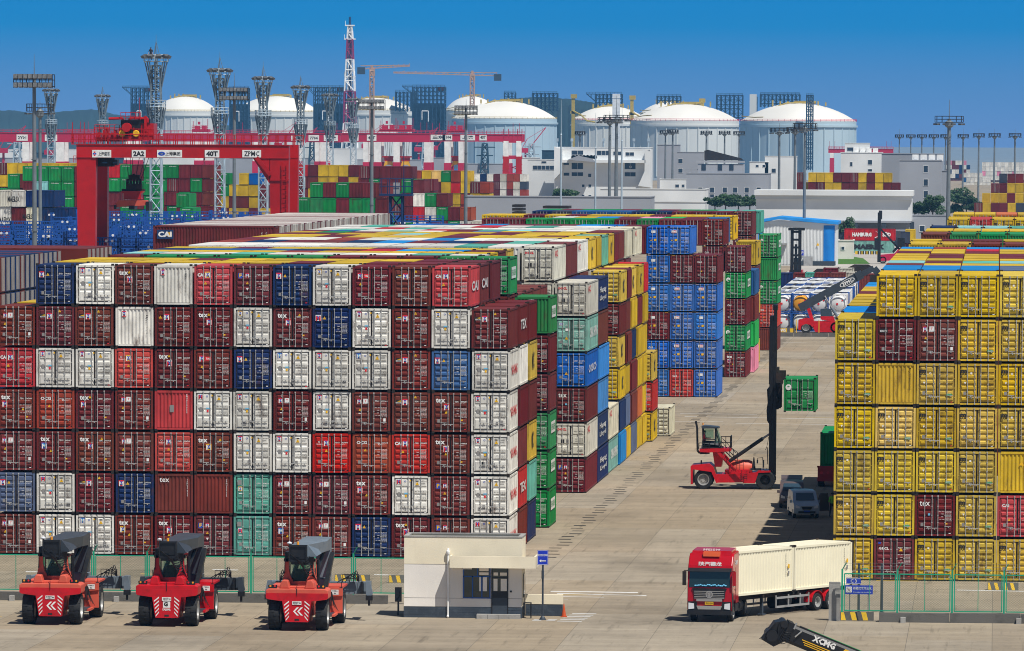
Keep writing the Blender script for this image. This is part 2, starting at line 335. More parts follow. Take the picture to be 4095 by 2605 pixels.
def door_mesh(side,H,style):
    k=('d',side,round(H,2),style)
    if k in _BM: return _BM[k]
    b=MB(); x0,x1=(-1.055,-.02) if side<0 else (.02,1.055); z0=.235; z1=H-.075-.155; h=z1-z0
    b.box(x0,.045,z0,x1,.085,z1)
    def rib(za,zb,dp=.034):
        c=min(.045,(zb-za)*.3)
        xs=(x0+.07,x1-.07)
        vs=[(xs[0],.045,za),(xs[1],.045,za),(xs[1],.045,zb),(xs[0],.045,zb),(xs[0]+.04,.035-dp,za+c),(xs[1]-.04,.035-dp,za+c),(xs[1]-.04,.035-dp,zb-c),(xs[0]+.04,.035-dp,zb-c)]
        b.raw(vs,[(4,5,6,7),(0,1,5,4),(1,2,6,5),(2,3,7,6),(3,0,4,7)])
    if style=='flat':
        for a,c in ((.02,.30),(.36,.50),(.545,.70),(.76,.965)): rib(z0+a*h,z0+c*h,.028)
    elif style=='wide':
        for a,c in ((.03,.30),(.38,.62),(.70,.97)): rib(z0+a*h,z0+c*h,.03)
    else:
        for a in (.05,.20,.355,.51,.665): rib(z0+a*h,z0+(a+.098)*h,.045)
        rib(z0+.83*h,z0+.96*h,.03)
    xo=x0 if side<0 else x1
    for zz in (.12,.38,.64,.9): b.box(xo-side*(-.005),-.008,z0+zz*h,xo+side*.05,.034,z0+zz*h+.06)
    for a_,c_ in ((x0-.004,x0+.026),(x1-.026,x1+.004)): b.box(a_,.030,z0-.004,c_,.0445,z1+.004,1)  # dark gasket strips, widened to paint in the shade of a recessed door
    b.box(x0,.032,z1-.022,x1,.0446,z1+.002,1); b.box(x0,.032,z0-.002,x1,.0446,z0+.02,1)
    _BM[k]=b.mesh('container door',['container paint','dark steel']); return _BM[k]
def rod_mesh(H,hd):
    k=('r',round(H,2),hd)
    if k in _BM: return _BM[k]
    b=MB(); z0=.10; z1=H-.10
    b.tube((0,-.03,z0),(0,-.03,z1),.0215,n=6)
    for zz in (z0,z1-.09): b.box(-.035,-.055,zz,.035,.0,zz+.09)
    for zz in (.32,.50,.72): b.box(-.04,-.05,z0+zz*(z1-z0),.04,.03,z0+zz*(z1-z0)+.045)
    zz=.62+.05*hd; b.bar((-.03,-.06,zz),(hd*.36,-.055,zz-.015),.03,.035); b.box(hd*.2-.03,-.06,zz-.09,hd*.2+.03,.03,zz-.02)
    _BM[k]=b.mesh('lock rod',['galvanised rod']); return _BM[k]
def data_mesh(ci,H):
    k=('t',ci,round(H,2))
    if k in _BM: return _BM[k]
    b=MB(); z=H*.60
    for i,(a,c) in enumerate((('MAX. GROSS','30.480 KGS'),('','67.200 LBS'),('TARE','2.230 KGS'),('','4.920 LBS'),('NET','28.250 KGS'),('','62.280 LBS'),('CU. CAP.','33.2 CU.M'),('','1.170 CU.FT'))):
        zz=z-i*.083
        if a: b.text(a,.44,zz,.05,ci,w=.05*len(a)*.82,y=-.0105)
        b.text(c,.82,zz,.05,ci,w=.05*len(c)*.72,y=-.0105)
    _BM[k]=b.mesh('weight table',DEC); return _BM[k]
def decal(sp,num,H,rnd):
    b=MB(); z=H; wy=-.0105
    def Q(x0,z0,w,h,mi): b.quad(x0,z0,x0+w,z0+h,mi,wy)
    def ysign(x,zc,bg=None,s=.34):
        bg=bg if bg is not None else rnd.choice([R_,R_,R_,B_,Y_,W_])
        Q(x-s/2,zc-s/2,s,s*1.1,bg)
        b.text('M',x,zc-.02,s*.9,W_ if bg!=W_ else R_,y=wy-.003,w=s*.88,bold=.04); b.text('Y',x,zc+.03,s*.72,B_ if bg!=B_ else C_,y=wy-.006,w=s*.62,bold=.04)
    def warn(x,zc,s=.22):
        b.raw([(x-s/2,wy,zc-s*.42),(x+s/2,wy,zc-s*.42),(x,wy,zc+s*.5)],[(0,1,2)],Y_); b.text('!',x,zc-.01,s*.45,K_,y=wy-.003)
    tc_=W_
    pre={'T':'TEMU','C':'CAIU','F':'FCIU','N':'SEGU','B':'BEAU','L':'TCLU','M':'TTNU','O':'OCGU','G':'MAGU','H':'HPCU','t':'GFSU','Y':'YMLU','m':'MSDU','E':'EMCU','A':'OOLU','P':'PCIU','U':'CSNU','Z':'TCNU','X':'CSLU','J':'SMCU','V':'PGXU'}
    # ---- logos
    if sp=='T': b.text('tex',-.66,z*.785,.28,W_,w=.60,bold=.035); ysign(-.72 if rnd.random()<.5 else -.28,z*.62); warn(-.3 if rnd.random()<.5 else .45,z*(.5 if rnd.random()<.6 else .80),.18); Q(.62,z*.30,.14,.08,Y_)
    elif sp=='Z': b.text('tex',-.66,z*.785,.28,W_,w=.60,bold=.035); Q(.62,z*.30,.14,.08,Y_)
    elif sp=='C': b.text('CAI',-.80,z*.745,.22,W_,w=.42,bold=.05); ysign(-.36,z*.745,rnd.choice([Y_,R_])); warn(-.5,z*.55,.19)
    elif sp=='c': b.text('CAI',-.72,z*.745,.2,W_,w=.42,bold=.03); warn(-.5,z*.42,.17)
    elif sp=='F': Q(-.93,z*.67,.28,.34,B_); b.text('F',-.79,z*.74,.24,Y_,y=wy-.003,w=.17,bold=.05); ysign(-.36,z*.74,R_,.24); warn(-.36,z*.56,.18); b.raw([(-.45,wy,z*.44),(-.36,wy,z*.38),(-.27,wy,z*.44)],[(0,1,2)],W_)
    elif sp=='N': ysign(-.90+.05,z*.73,rnd.choice([R_,W_])); warn(-.45,z*.735,.2); b.text('O',.42,z*.30,.13,C_)
    elif sp=='B': Q(-.98,z*.70,.40,.22,K_); b.text('BEACON',-.80,z*.722,.09,W_,y=wy-.003,w=.34,bold=.02); b.raw([(-.9,wy-.003,z*.755),(-.6,wy-.003,z*.742),(-.6,wy-.003,z*.782)],[(0,1,2)],Y_); ysign(-.38,z*.735,R_); warn(.28,z*.86,.18)
    elif sp=='L': ysign(-.72,z*.74,R_); Q(-.5,z*.70,.36,.24,R_); b.text('TAL',-.32,z*.745,.12,W_,y=wy-.003,w=.27,bold=.03); warn(-.7,z*.55,.18)
    elif sp=='M': ysign(-.68 if rnd.random()<.5 else -.76,z*.745,R_,.27); Q(-.5,z*.69,.3,.32,W_); b.text('T',-.35,z*.76,.14,R_,y=wy-.003,bold=.03); b.text('TRITON',-.35,z*.705,.05,K_,y=wy-.003,w=.24); b.text('O',-.68,z*.87,.12,W_); warn(-.7,z*.55,.18); Q(-.8,z*.45,.2,.06,W_); Q(.78,z*.27,.15,.2,W_)
    elif sp=='O': b.text('OCG',-.62,z*.76,.19,W_,w=.66,bold=.03); ysign(-.7,z*.60,R_,.24) if rnd.random()<.5 else None; warn(-.4,z*.58,.18); b.text('O',.5,z*.72,.13,W_,bold=.04)
    elif sp=='G': b.text('MAGELLAN',-.78,z*.715,.07,W_,w=.36); b.text('O',-.80,z*.77,.12,W_); ysign(-.34,z*.74,rnd.choice([Y_,R_])); warn(-.34,z*.56,.17)
    elif sp=='H': warn(-.85,z*.73,.2); ysign(-.45,z*.73,R_)
    elif sp=='t': ysign(-.8,z*.62,rnd.choice([Y_,W_]),.26); Q(-.98,z*.72,.26,.3,G_); Q(-.9,z*.5,.2,.06,W_)
    elif sp=='Y':
        tc_=K_; ysign(-.80,z*.83,rnd.choice([R_,R_,B_,Y_,W_]),.28); b.text('O',-.38,z*.84,.12,B_); Q(-.10,z*.84,.08,.10,Y_); warn(.38,z*.79,.24); Q(-.86,z*.48,.16,.26,G_)
        Q(-.45,z*.54,.26,.07,C_); Q(-.40,z*.46,.12,.15,rnd.choice([R_,Y_]))
        for i in range(rnd.randint(1,3)): x_=rnd.uniform(-.9,.8); z_=rnd.uniform(.35,.75); Q(x_,z_,rnd.uniform(.1,.25),rnd.uniform(.1,.3),rnd.choice([G_,5]))
    elif sp=='m': tc_=K_; b.text('m',-.84,z*.79,.21,K_,w=.37,bold=.05); b.text('SC',-.84,z*.695,.16,K_,w=.35,bold=.04); b.text('O',-.40,z*.745,.13,W_,bold=.05) if rnd.random()<.4 else Q(-.45,z*.73,.11,.11,W_); b.raw([(-.83,wy,z*.55),(-.70,wy,z*.55),(-.765,wy,z*.50)],[(0,1,2)],W_); 
    elif sp=='E': b.text('EVERGREEN',.45,z*.90,.07,W_,w=.8) if rnd.random()<.0 else None
    elif sp=='I': b.lathe([(.0,0),(.23,0),(.23,-.003)],(-.86,wy+.006,z*.72),'y',14,W_); b.text('*',-.86,z*.72,.22,V_,y=wy-.004,bold=.05)
    elif sp=='A': tc_=K_; b.text('OOCL',-.66,z*.81,.19,R_,w=.70,bold=.05); Q(-.72,z*.42,.26,.28,K_); Q(-.32,z*.42,.2,.28,G_); b.text('O',-.62,z*.62,.1,B_)
    elif sp=='P': Q(-.78,z*.75,.52,.28,W_); b.text('PIL',-.42,z*.83,.12,R_,y=wy-.003,w=.26,bold=.03); b.text('太平船务',-.52,z*.775,.10,R_,y=wy-.003,w=.42); Q(-.45,z*.47,.26,.22,Y_); warn(-.75,z*.50,.16)
    elif sp=='p': Q(-.72,z*.75,.42,.26,W_); Q(-.45,z*.47,.26,.22,Y_); warn(-.75,z*.50,.16)
    elif sp=='U': b.text('O',-.35,z*.78,.12,W_,bold=.03); Q(-.85,z*.60,.26,.06,W_); warn(-.34,z*.40,.24)
    elif sp=='X': Q(-.88,z*.76,.3,.2,W_); b.text('CS',-.73,z*.8,.14,B_,y=wy-.003,bold=.03); b.text('O',-.35,z*.76,.12,W_,bold=.04); Q(-.42,z*.6,.3,.2,W_); warn(-.34,z*.40,.24); 
    elif sp=='J': Q(-1.0,z*.66,.5,.24,K_); b.text('BEACON',-.76,z*.70,.11,W_,y=wy-.003,w=.42,bold=.02); b.text('O',-.3,z*.47,.17,W_,bold=.06)
    elif sp=='V': b.text('G&CL',-.62,z*.74,.17,W_,w=.62,bold=.03); Q(-.95,z*.84,.15,.12,B_); warn(.42,z*.71,.22)
    elif sp=='W': b.text('tex',-.62,z*.775,.3,W_,w=.62,bold=.01); Q(-.42,z*.5,.13,.13,C_); Q(.62,z*.30,.14,.06,Y_)
    if sp in ('m',) and rnd.random()<.7: Q(.55,z*.235,.36,.13,V_); b.text('ECO CONTAINER',.73,z*.28,.035,W_,y=wy-.003,w=.3)
    if sp!='Y': Q(-1.0+.14,z*.255,.17,.21,G_) if sp not in 'A' else None
    Q(.84,z*.085,.12,.045,W_ if rnd.random()<.7 else R_)
    if sp in pre and num is not None:
        p_=pre[sp]
        if sp=='Y' and rnd.random()<.4: p_='YMMU'
        if sp=='m' and rnd.random()<.4: p_='MEDU'
        n_=str(num); zz=z*(.85 if sp=='Y' else .755); zt=zz-.15
        b.text(p_,.38,zz,.1,tc_,w=.27); b.text(n_[:6],.78,zz,.1,tc_,w=.36); b.text(n_[-1],1.01,zz,.08,tc_)
        b.text('45G1' if H>2.8 else ('42G1' if sp in 'mAUXJVW' else '22G1'),.74,zt,.09,tc_,w=.24)
    return b,tc_
def corner_marks(b,H):
    for sx in (-1,1):
        for i in range(4): b.quad(sx*.95-.16+i*.09,H-.135,sx*.95-.12+i*.09,H-.085,Y_,-.004)
CONT=[]
ALLC=0
def container(x,y,z,col,L=6.2,H=2.65,sp=None,rz=0,front='door',label=None,num=None,group=None,style='rib',vis='F',side=None,name='shipping_container',full=True,text=None,pr=0):
    """queue one container: x = centre, y = front face, z = underside"""
    CONT.append(dict(x=x,y=y,z=z,col=col,L=L,H=H,sp=sp,rz=rz,front=front,label=label,num=num,group=group,style=style,vis=vis,side=side,name=name,full=full,text=text,pr=pr))
SIDETXT={ # lettering along the right-hand (+x) side: text, colour index, vertical position, height
 'yang':('YANG MING',R_),'ever':('EVER',W_),'oocl':('OOCL',R_),'msc':('MSC',K_),'hapag':('HAPAG',W_),'china':('CHINA SHIPPING',W_),'csn':('COSCO',W_),'tex':('TEX',W_),'cai':('CAI',W_)}
_SD={}
def side_mesh(k,L,H):
    q=(k,L,H)
    if q in _SD: return _SD[q]
    b=MB(); t,ci=SIDETXT[k]; x=1.219+.004
    if k=='ever':
        b.raw([(x,L*.22,H*.42),(x,L*.82,H*.42),(x,L*.82,H*.72),(x,L*.22,H*.72)],[(0,1,2,3)],W_)
        b.text('EVERGREEN',L*.52,H*.57,H*.16,V_,y=x+.004,w=L*.52,face='+x')
    elif k=='msc': b.text('MSC',L*.5,H*.5,H*.42,ci,y=x,w=L*.22,face='+x',bold=.04)
    elif k=='oocl': b.text('OOCL',L*.2,H*.78,H*.2,ci,y=x,w=L*.22,face='+x',bold=.04)
    elif k=='hapag': b.text('Hapag',L*.5,H*.60,H*.22,ci,y=x,w=L*.6,face='+x',bold=.02); b.text('Lloyd',L*.5,H*.36,H*.18,ci,y=x,w=L*.6,face='+x',bold=.02)
    elif k=='china': b.text('CHINA',L*.4,H*.52,H*.3,ci,y=x,w=L*.3,face='+x',bold=.04); b.text('SHIPPING',L*.75,H*.52,H*.3,ci,y=x,w=L*.35,face='+x',bold=.04)
    else: b.text(t,L*.5,H*.5,H*.24,ci,y=x,w=L*.7,face='+x',bold=.03)
    _SD[q]=b.mesh('side lettering',DEC); return _SD[q]
def build_container(c,i):
    rnd=random.Random(i*7+3)
    bc=PAL[c['col']]; v=rnd.uniform(.86,1.14); dh=rnd.uniform(-.004,.010)
    hh,ss,vv=colorsys.rgb_to_hsv(*bc); fc=colorsys.hsv_to_rgb((hh+dh)%1,max(0,min(1,ss*rnd.uniform(.9,1.03))),vv*v)
    o=bpy.data.objects.new(c['name'],body_mesh(c['L'],c['H'],c['front'] if c['full'] else 'corr')); COL.objects.link(o)
    o.color=(*fc,1); o.location=(c['x'],c['y'],c['z']); o.rotation_euler=(0,0,c['rz'])
    tag(o,c['label'],'shipping container',c['group'])
    if c['full']:
        if c['front']=='door':
            for s in (-1,1):
                d=bpy.data.objects.new('door',door_mesh(s,c['H'],c['style'])); COL.objects.link(d); d.parent=o; d.color=o.color
                for j,xx in enumerate((-.62,-.18) if s<0 else (.18,.62)):
                    r=bpy.data.objects.new('lock_rod',rod_mesh(c['H'],1 if (j==0)==(s<0) or c['sp']=='Y' else -1)); COL.objects.link(r); r.parent=d; r.location=(xx,0,0)
            if c['sp']:
                b,ci=decal(c['sp'],c['num'],c['H'],rnd)
                if c['H']>2.8: corner_marks(b,c['H'])
                b.obj('door_lettering',DEC,o)
                if ALLC or c['sp'] not in '': 
                    t=bpy.data.objects.new('weight_table',data_mesh(ci,c['H'])); COL.objects.link(t); t.parent=o
        elif c['text']:
            b=MB(); c['text'](b); b.obj('end_lettering',DEC,o)
    if c['side']:
        t=bpy.data.objects.new('side_lettering',side_mesh(c['side'],c['L'],c['H'])); COL.objects.link(t); t.parent=o
    return o
def far_container(mb,c):
    rnd=random.Random(int(c['x']*13+c['y']*7+c['z']*3)); v=rnd.uniform(.82,1.15); mb.cc=tuple(a*v for a in PAL[c['col']])
    mb.T=Matrix.Translation((c['x'],c['y'],c['z']))@Matrix.Rotation(c['rz'],4,'Z'); L,H=c['L'],c['H']; hw=1.2; base=mb.cc
    mb.cc=tuple(a*.55 for a in base); mb.box(-hw+.04,.05,0,hw-.04,L-.05,.08)
    mb.cc=base; mb.box(-hw,.05,.08,hw,L,H-.05)
    corr(mb,(-hw+.1,-.01,.2),(2*hw-.2,0,0),(0,0,H-.4),(0,-1,0),8,.05)
    mb.box(-hw,-.02,.08,-hw+.1,.05,H-.05); mb.box(hw-.1,-.02,.08,hw,.05,H-.05); mb.box(-hw+.1,-.02,H-.2,hw-.1,.05,H-.05); mb.box(-hw+.1,-.02,.08,hw-.1,.05,.2)
    if c['front']=='door':
        mb.cc=(.4,.38,.36)
        for xx in (-.62,-.18,.18,.62): mb.box(xx-.03,-.07,.15,xx+.03,-.025,H-.12)
    if 'S' in c['vis']: mb.cc=base; corr(mb,(hw+.01,.1,.2),(0,L-.2,0),(0,0,H-.4),(1,0,0),int(L/.35),.05) if False else corr(mb,(hw+.05,L-.1,.2),(0,-L+.2,0),(0,0,H-.4),(1,0,0),int(L/.4),.045)
    if c['text']=='E': mb.cc=(.8,.8,.8); mb.text('EVERGREEN',0,H*.86,.16,0,y=-.03,w=1.5)
    mb.T=None; mb.cc=None
def finish_containers(limit=300):
    def area(c):
        R=Matrix.Translation((c['x'],c['y'],c['z']))@Matrix.Rotation(c['rz'],4,'Z'); L,H=c['L'],c['H']; hw=1.22
        fs={'F':[(-hw,0,0),(hw,0,0),(hw,0,H),(-hw,0,H)],'T':[(-hw,0,H),(hw,0,H),(hw,L,H),(-hw,L,H)],'S':[(hw,0,0),(hw,L,0),(hw,L,H),(hw,0,H)],'h':[(-hw,0,H*.8),(hw,0,H*.8),(hw,0,H),(-hw,0,H)],'s':[(hw,0,H*.6),(hw,L,H*.6),(hw,L,H),(hw,0,H)]}
        tot=0
        for k in c['vis']:
            if k not in fs: continue
            P=[pj(R@Vector(q)) for q in fs[k]]
            P=[(min(2408,max(0,a)),min(1532,max(0,b))) for a,b in P]
            tot+=abs(sum(P[i][0]*P[(i+1)%4][1]-P[(i+1)%4][0]*P[i][1] for i in range(4)))/2
        return tot+c['pr']
    order=sorted(CONT,key=area,reverse=True); mb=MB(); n=0
    for i,c in enumerate(order):
        if n<limit and c['label'] and area(c)>0:
            build_container(c,i); n+=1
        else: far_container(mb,c)
    o=mb.obj('stacked_containers',['container paint far']); kind(o,'stuff'); o['label']='many more containers packed behind the front rows of the yard stacks'; o['category']='container stacks'
    print('containers',n,'of',len(CONT))
ORD=['','first','second','third','fourth','fifth','sixth','seventh','eighth','ninth','tenth','eleventh','twelfth','thirteenth']
KIND={ # paint letter, decal code, what one sees on it
 'Y':('w','Y','white','with a small square sticker'),'T':('m','T','dark maroon','with large white lowercase letters'),'C':('r','C','red','with white capital letters'),
 'F':('m','F','maroon','with a blue yellow badge'),'N':('n','N','navy blue','with a square pink sticker'),'B':('b','B','brownish maroon','with a long dark badge'),
 'L':('m','L','maroon','with a red rectangular badge'),'M':('b','M','brownish maroon','with a white square badge'),'O':('o','O','orange-brown','with slanted white letters'),
 'G':('r','G','bright red','with a round white emblem'),'H':('m','H','maroon','with a yellow triangle and sticker'),'t':('t','t','teal green','with four wide panels'),
 'K':('w',None,'white','showing its corrugated end'),'c':('b',None,'maroon','showing its corrugated end'),'R':('r',None,'red','showing its corrugated end'),'U':('N','N','mid blue','with a square pink sticker'),
 'D':('S','N','greyish blue','with a white sticker')}
XR=-30.6; PW=2.53; PH=2.65
def colx(k): return XR-PW*(12-k)-PW/2      # centre of column k (0..12) of the left blocks
AROWS=['.NYTKCFNYLBC.','MBBKHTYTNYBYB','CYYGTLNYYYBUY','TOTMRYYMYMBTY','MTTMGTYYGOCTY','DYBNcctMMTYFY','MYYTTFtTMNTFY']
ANUM=['0 2746852 3500033 5567522 0 6529333 5132479 2204933 1125484 7236418 2506320 2868498 0','1224201 2629406 2627213 0 2721679 1710287 3514315 0207755 1594883 3557844 2954050 3471733 2500660',
'6277078 3581387 1126057 2520206 0231319 7628933 2259643 3374348 3410363 1122567 2621663 1349188 1144123','8747999 2076054 8047232 1785070 0 1077198 1097019 2259330 3418083 4023164 2051200 1844280 1232544',
'6247807 4042887 1703768 2254295 2534708 5637194 3611265 1167308 2427890 2069608 6530455 1044818 3608071','1466558 1107964 2570453 2297582 0 0 1608315 1128038 1101446 8359623 3470110 5003002 1248299',
'1229240 3586474 1047904 1914639 8725116 4022139 1600827 8240998 2367060 2290844 0754208 4920495 3569708']
def kend(b): 
    b.quad(-.80,1.95,-.52,2.3,R_,-.012); b.text('M',-.66,2.11,.26,W_,y=-.015,w=.25,bold=.04); b.text('Y',-.66,2.15,.22,B_,y=-.018,w=.18,bold=.04); b.text('YMMU1124230',.80,2.15,.10,K_,y=-.012,vert=True)
def tend(b): b.text('tex',-.62,2.18,.28,W_,w=.62,y=-.012); b.text('TEMU076740',.85,2.2,.09,W_,y=-.012,vert=True)
def cend(b): b.text('TTNU204055',.85,2.2,.09,W_,y=-.012,vert=True)
def rend(b): b.text('BMOU2200550',.85,2.3,.09,W_,y=-.012,vert=True); b.quad(-.25,1.2,.02,1.65,G_,-.012)
YA=395.2
for r,row in enumerate(AROWS):
    nums=ANUM[r].split()
    for k,ch in enumerate(row):
        if ch=='.': continue
        pc,sp,cn,ds=KIND[ch]; z=(6-r)*PH
        wear=random.Random(r*20+k)
        txt={'K':kend,'R':rend}.get(ch) or (tend if (ch=='c' and k==4) else cend)
        if sp in ('T','C','F','L','B','H','M','O') and wear.random()<.35: pc={'m':'b','b':'m'}.get(pc,pc)
        lab=f"{cn} container {ds}, {ORD[r+1]} row down, {'cut edge' if k==0 else ORD[k]} column, front wall"
        container(colx(k)+wear.uniform(-.025,.025),YA+wear.uniform(-.06,.06),z,pc,L=7.0,sp=sp,front='corr' if sp is None else 'door',label=lab,num=nums[k] if len(nums[k])>1 else None,text=txt,
            style={'Y':'flat','t':'wide'}.get(ch,'rib'),vis='FT' if (r==0 or (r==1 and k in (0,12))) else ('F' if k<12 else 'FS'),side='yang' if (ch=='Y' and k==12) else ('cai' if k==11 and r==0 else None),group='containers in the front wall of the left stack')
# slots behind the front wall, still the same block: tops and right-hand sides
topA=[ 'yyyyyymymmm','yyymyyyyymm' ]
sideA=[['y','y','r' if 0 else 'm','b','k','b'],['m','y','y','y','t','n']]
for s,Yq in enumerate((YA+8.3,YA+16.6)):
    for k in range(1,12):
        cc=topA[s][k-1]
        container(colx(k)+random.uniform(-.05,.05),Yq,6*PH,cc,L=7.0,vis='T' if k<11 else 'TS',full=False,front='corr',label=f"{CN[cc]} container roof, {ORD[s+2]} row back, {ORD[k]} column, on top of the big wall",group='container roofs of the left stack',side='cai' if k==11 and s==0 else None)
    for r in range(6):
        cc=[['b','y','m','b','O','k'],['m','y','m','y','t','n']][s][r] if True else 'm'
        if s==0: cc=['m','w','m','m','r','b'][r]
        container(colx(12)+random.uniform(-.04,.04),Yq,(5-r)*PH,cc,L=7.0,vis='S' if r else 'TS',full=False,front='corr',side='tex' if (r,s) in ((0,0),(4,0)) else ('msc' if cc=='y' else None),label=f"{CN[cc]} container side, {ORD[r+1]} from top, {('second','third')[s]} slot, right edge of front block",group='container sides along the lane')
for s,Yq in enumerate((YA+8.3,YA+16.6)):
    container(colx(0),Yq,5*PH,'y',L=7.0,vis='T',full=False,front='corr',label=f"yellow container roof at the left edge, {('second','third')[s]} row back, one tier lower",group='container roofs of the left stack')
# ---- block B, behind: front slot
YB=427.4
Btop=['m','g','g','g','g','g','m','m','m','g','g']
Bfr12=[('g',None),('m','Z'),('m','Z'),('g','E'),('g','E'),('g','E')]
bn=[0,'4580304','3647906','2092280','3488904','3362372']
def gend(b): b.text('0705',.0,2.32,.14,W_,y=-.012,w=.62)
for r,(cc,sp) in enumerate(Bfr12):
    container(colx(12)+.25,YB,(5-r)*PH,cc,L=6.6,sp=sp,front='door' if sp else 'corr',style='wide' if sp=='E' else 'rib',num=bn[r] if sp else None,text=gend,vis='FS'+('T' if r==0 else ''),side='ever' if cc=='g' else None,
       label=f"{CN[cc]} container, {ORD[r+1]} from the top in the narrow column behind the front wall",group='containers of the second left stack')
for k in range(1,12):
    cc=Btop[k-1]
    container(colx(k),YB,6*PH,cc,L=6.6,sp='E' if k==11 else None,num='6132022' if k==11 else None,full=True if k>9 else False,front='door',vis='hT' if k<11 else 'FST',side='ever' if k==11 else None,
       label=(f"{CN[cc]} container with only its roof and door heads showing, {ORD[k]} column" if k<11 else "green container with white side panel rising behind the front wall's right end"),group='containers of the second left stack')
container(colx(11),YB,5*PH,'m',L=6.6,sp=None,vis='h',full=False,label='maroon container under the raised green one, mostly hidden behind the front wall',group='containers of the second left stack')
Brow=['cwwtwwwwtww','yyyyoyyyyyy','nNNNnmrLLmN','yymyyymyyyn']
for s in range(4):
    Yq=YB+7.35*(s+1)
    for k in range(1,12):
        cc=Brow[s][k-1]
        last=k>=10
        container(colx(k) if k<11 else colx(11),Yq,6*PH if k<11 else 5*PH,cc if k<11 else 'k',L=6.7,full=False,front='corr',vis='T' if k<10 else 'TS',label=f"{CN[cc if k<11 else 'k']} container roof, row {ORD[s+2]} of the second block, {ORD[k]} column" if not last else f"{CN[cc if k<11 else 'k']} container at the second block's right step, {ORD[s+2]} slot{', one tier down' if k==11 else ''}",side='hapag' if (s==3 and k==10) else None,group='containers of the second left stack')
    for k in (10,): 
        container(colx(k),Yq,5*PH,'m' if s%2 else 'k',L=6.7,full=False,front='corr',vis='S',label=None)
# ---- block C: 40-foot boxes
YC=[470.2,483.9,497.6,511.2,520.2,527.0,536.4,544.6,551.6,562.0]
LC=[13.0,13.0,12.9,8.4,6.3,8.8,7.7,6.4,8.0,8.0]
ccol={0:[('e','A'),('Q','X'),('u','U'),('m','W'),('e','A'),('r','F')],
 1:['n','k','L','L','n','n'],2:['s','Q'],3:['y','m','y','y','n','L'],4:['m','k','b','y','S','y'],5:['y','y','n','m','k','S'],6:['y','m','y','y','O','y'],7:['r','y','y','y','y','y'],8:['y','r','y'],9:['s']}
cside={(0,1):'china',(0,2):'csn',(0,0):'oocl',(0,4):'oocl',(1,0):'hapag',(1,4):'hapag',(1,5):'hapag',(2,0):'oocl',(2,1):'china'}
cn_=['4397283','6174266','4011876','5083046','4817264','5094396']
KSEEN={'A':'pale grey container with red letters','X':'grey-green container with a pale badge','U':'vivid blue container with a small yellow triangle','W':'maroon container with large white letters','F':'dark red container with a blue and yellow badge'}
for s,col in ccol.items():
    n=len(col)
    for r,cc in enumerate(col):
        z=(n-1-r)*PH
        if s==0:
            cc,sp=cc
            if sp=='F': cc='m'
            lab=f"{KSEEN[sp]}, {ORD[r+1]} down in the near lane column"
            container(colx(12)+.0,YC[0],z,cc,L=LC[0],sp=sp,num=cn_[r],vis='FS'+('T' if r==0 else ''),side=cside.get((s,r)) or ('oocl' if sp=='A' else None),label=lab,style='wide' if sp in 'AU' else ('rib' if sp!='X' else 'wide'),group='containers of the third left stack')
        else:
            fr=(s in (3,)and r<4) or s==9 or s==8
            container(colx(12)+random.uniform(-.1,.1)+(.45 if s==8 else 0)+(1.6 if s==9 else 0),YC[s],z,cc,L=LC[s],sp={'y':'m','m':'L','r':'C','s':'A'}.get(cc) if fr else None,num='1739824',vis=('FS' if fr else 'S')+('T' if r==0 else ''),full=fr,front='door' if fr else 'corr',
              side=cside.get((s,r)) or ('msc' if cc=='y' else ('hapag' if cc=='n' else None)),label=f"{CN[cc]} container, {ORD[r+1]} from the top in the {ORD[s+1]} pile back along the lane",group='container sides along the lane')
# second-last column fronts (slivers) and roofs
sl=[('e','A'),('e','A'),('e','A'),('e','A'),('u','U'),('t','X'),('e','A')]
for r,(cc,sp) in enumerate(sl):
    container(colx(11)-.0,YC[0],(6-r)*PH,cc,L=LC[0],sp=sp,num='4925480',vis='F'+('ST' if r==0 else ''),style='wide',side='oocl' if r==0 else None,label=f"{CN[cc]} container {ORD[r+1]} from the top in the column left of the lane column",group='containers of the third left stack')
top11='kwyytymkse'
for s in range(1,10):
    cc={0:'e',1:'k',2:'w',3:'y',4:'y',5:'t',6:'y',7:'m',8:'k',9:'s'}[s]
    container(colx(11)+random.uniform(-.06,.06),YC[s],6*PH,cc,L=LC[s],full=False,front='corr',vis='ST',side='oocl' if cc in 'ws' else ('msc' if cc=='y' else None),label=f"{CN[cc]} container on the top tier, {ORD[s+1]} pile back, second column from the lane",group='upper containers of the third left stack')
    container(colx(11),YC[s],5*PH,random.choice('wymk'),L=LC[s],full=False,vis='s',label=None)
container(colx(11),575.,6*PH,'s',L=12,full=False,front='corr',vis='ST',side='oocl',label='cream container on the far right end of the top tier, last pile back',group='upper containers of the third left stack')
crow=['Y'*0+'wwwwwwwwtw','onmbnLmnmt','mwwowwLwww','yymyyymyyy','yymyYymyym','mmyycymmyy','ygmyyyymyy','mNwtwkSymy','wtwwrmtcww','wwrtwwwwww','wtwwwrwtww']
YCx=YC+[575.]; LCx=LC+[12.]
for s in range(11):
    for k in range(1,11):
        cc=crow[s][k-1]
        low=PH*.5 if 0 else 0
        container(colx(k)+random.uniform(-.08,.08),YCx[s],6*PH-low,cc,L=LCx[s],full=False,vis='T',label=f"{CN[cc]} container roof in the long block, {ORD[s+1]} row back, {ORD[k]} column" ,group='container roofs of the third left stack')
# hidden mass under the roofs (first column kept, seen from the left)
for (Y0,Y1) in ((YA+.3,YA+23),(YB+.3,YB+36),(YC[0]+.3,586)):
    container(0,0,0,'m',label=None); CONT.pop()
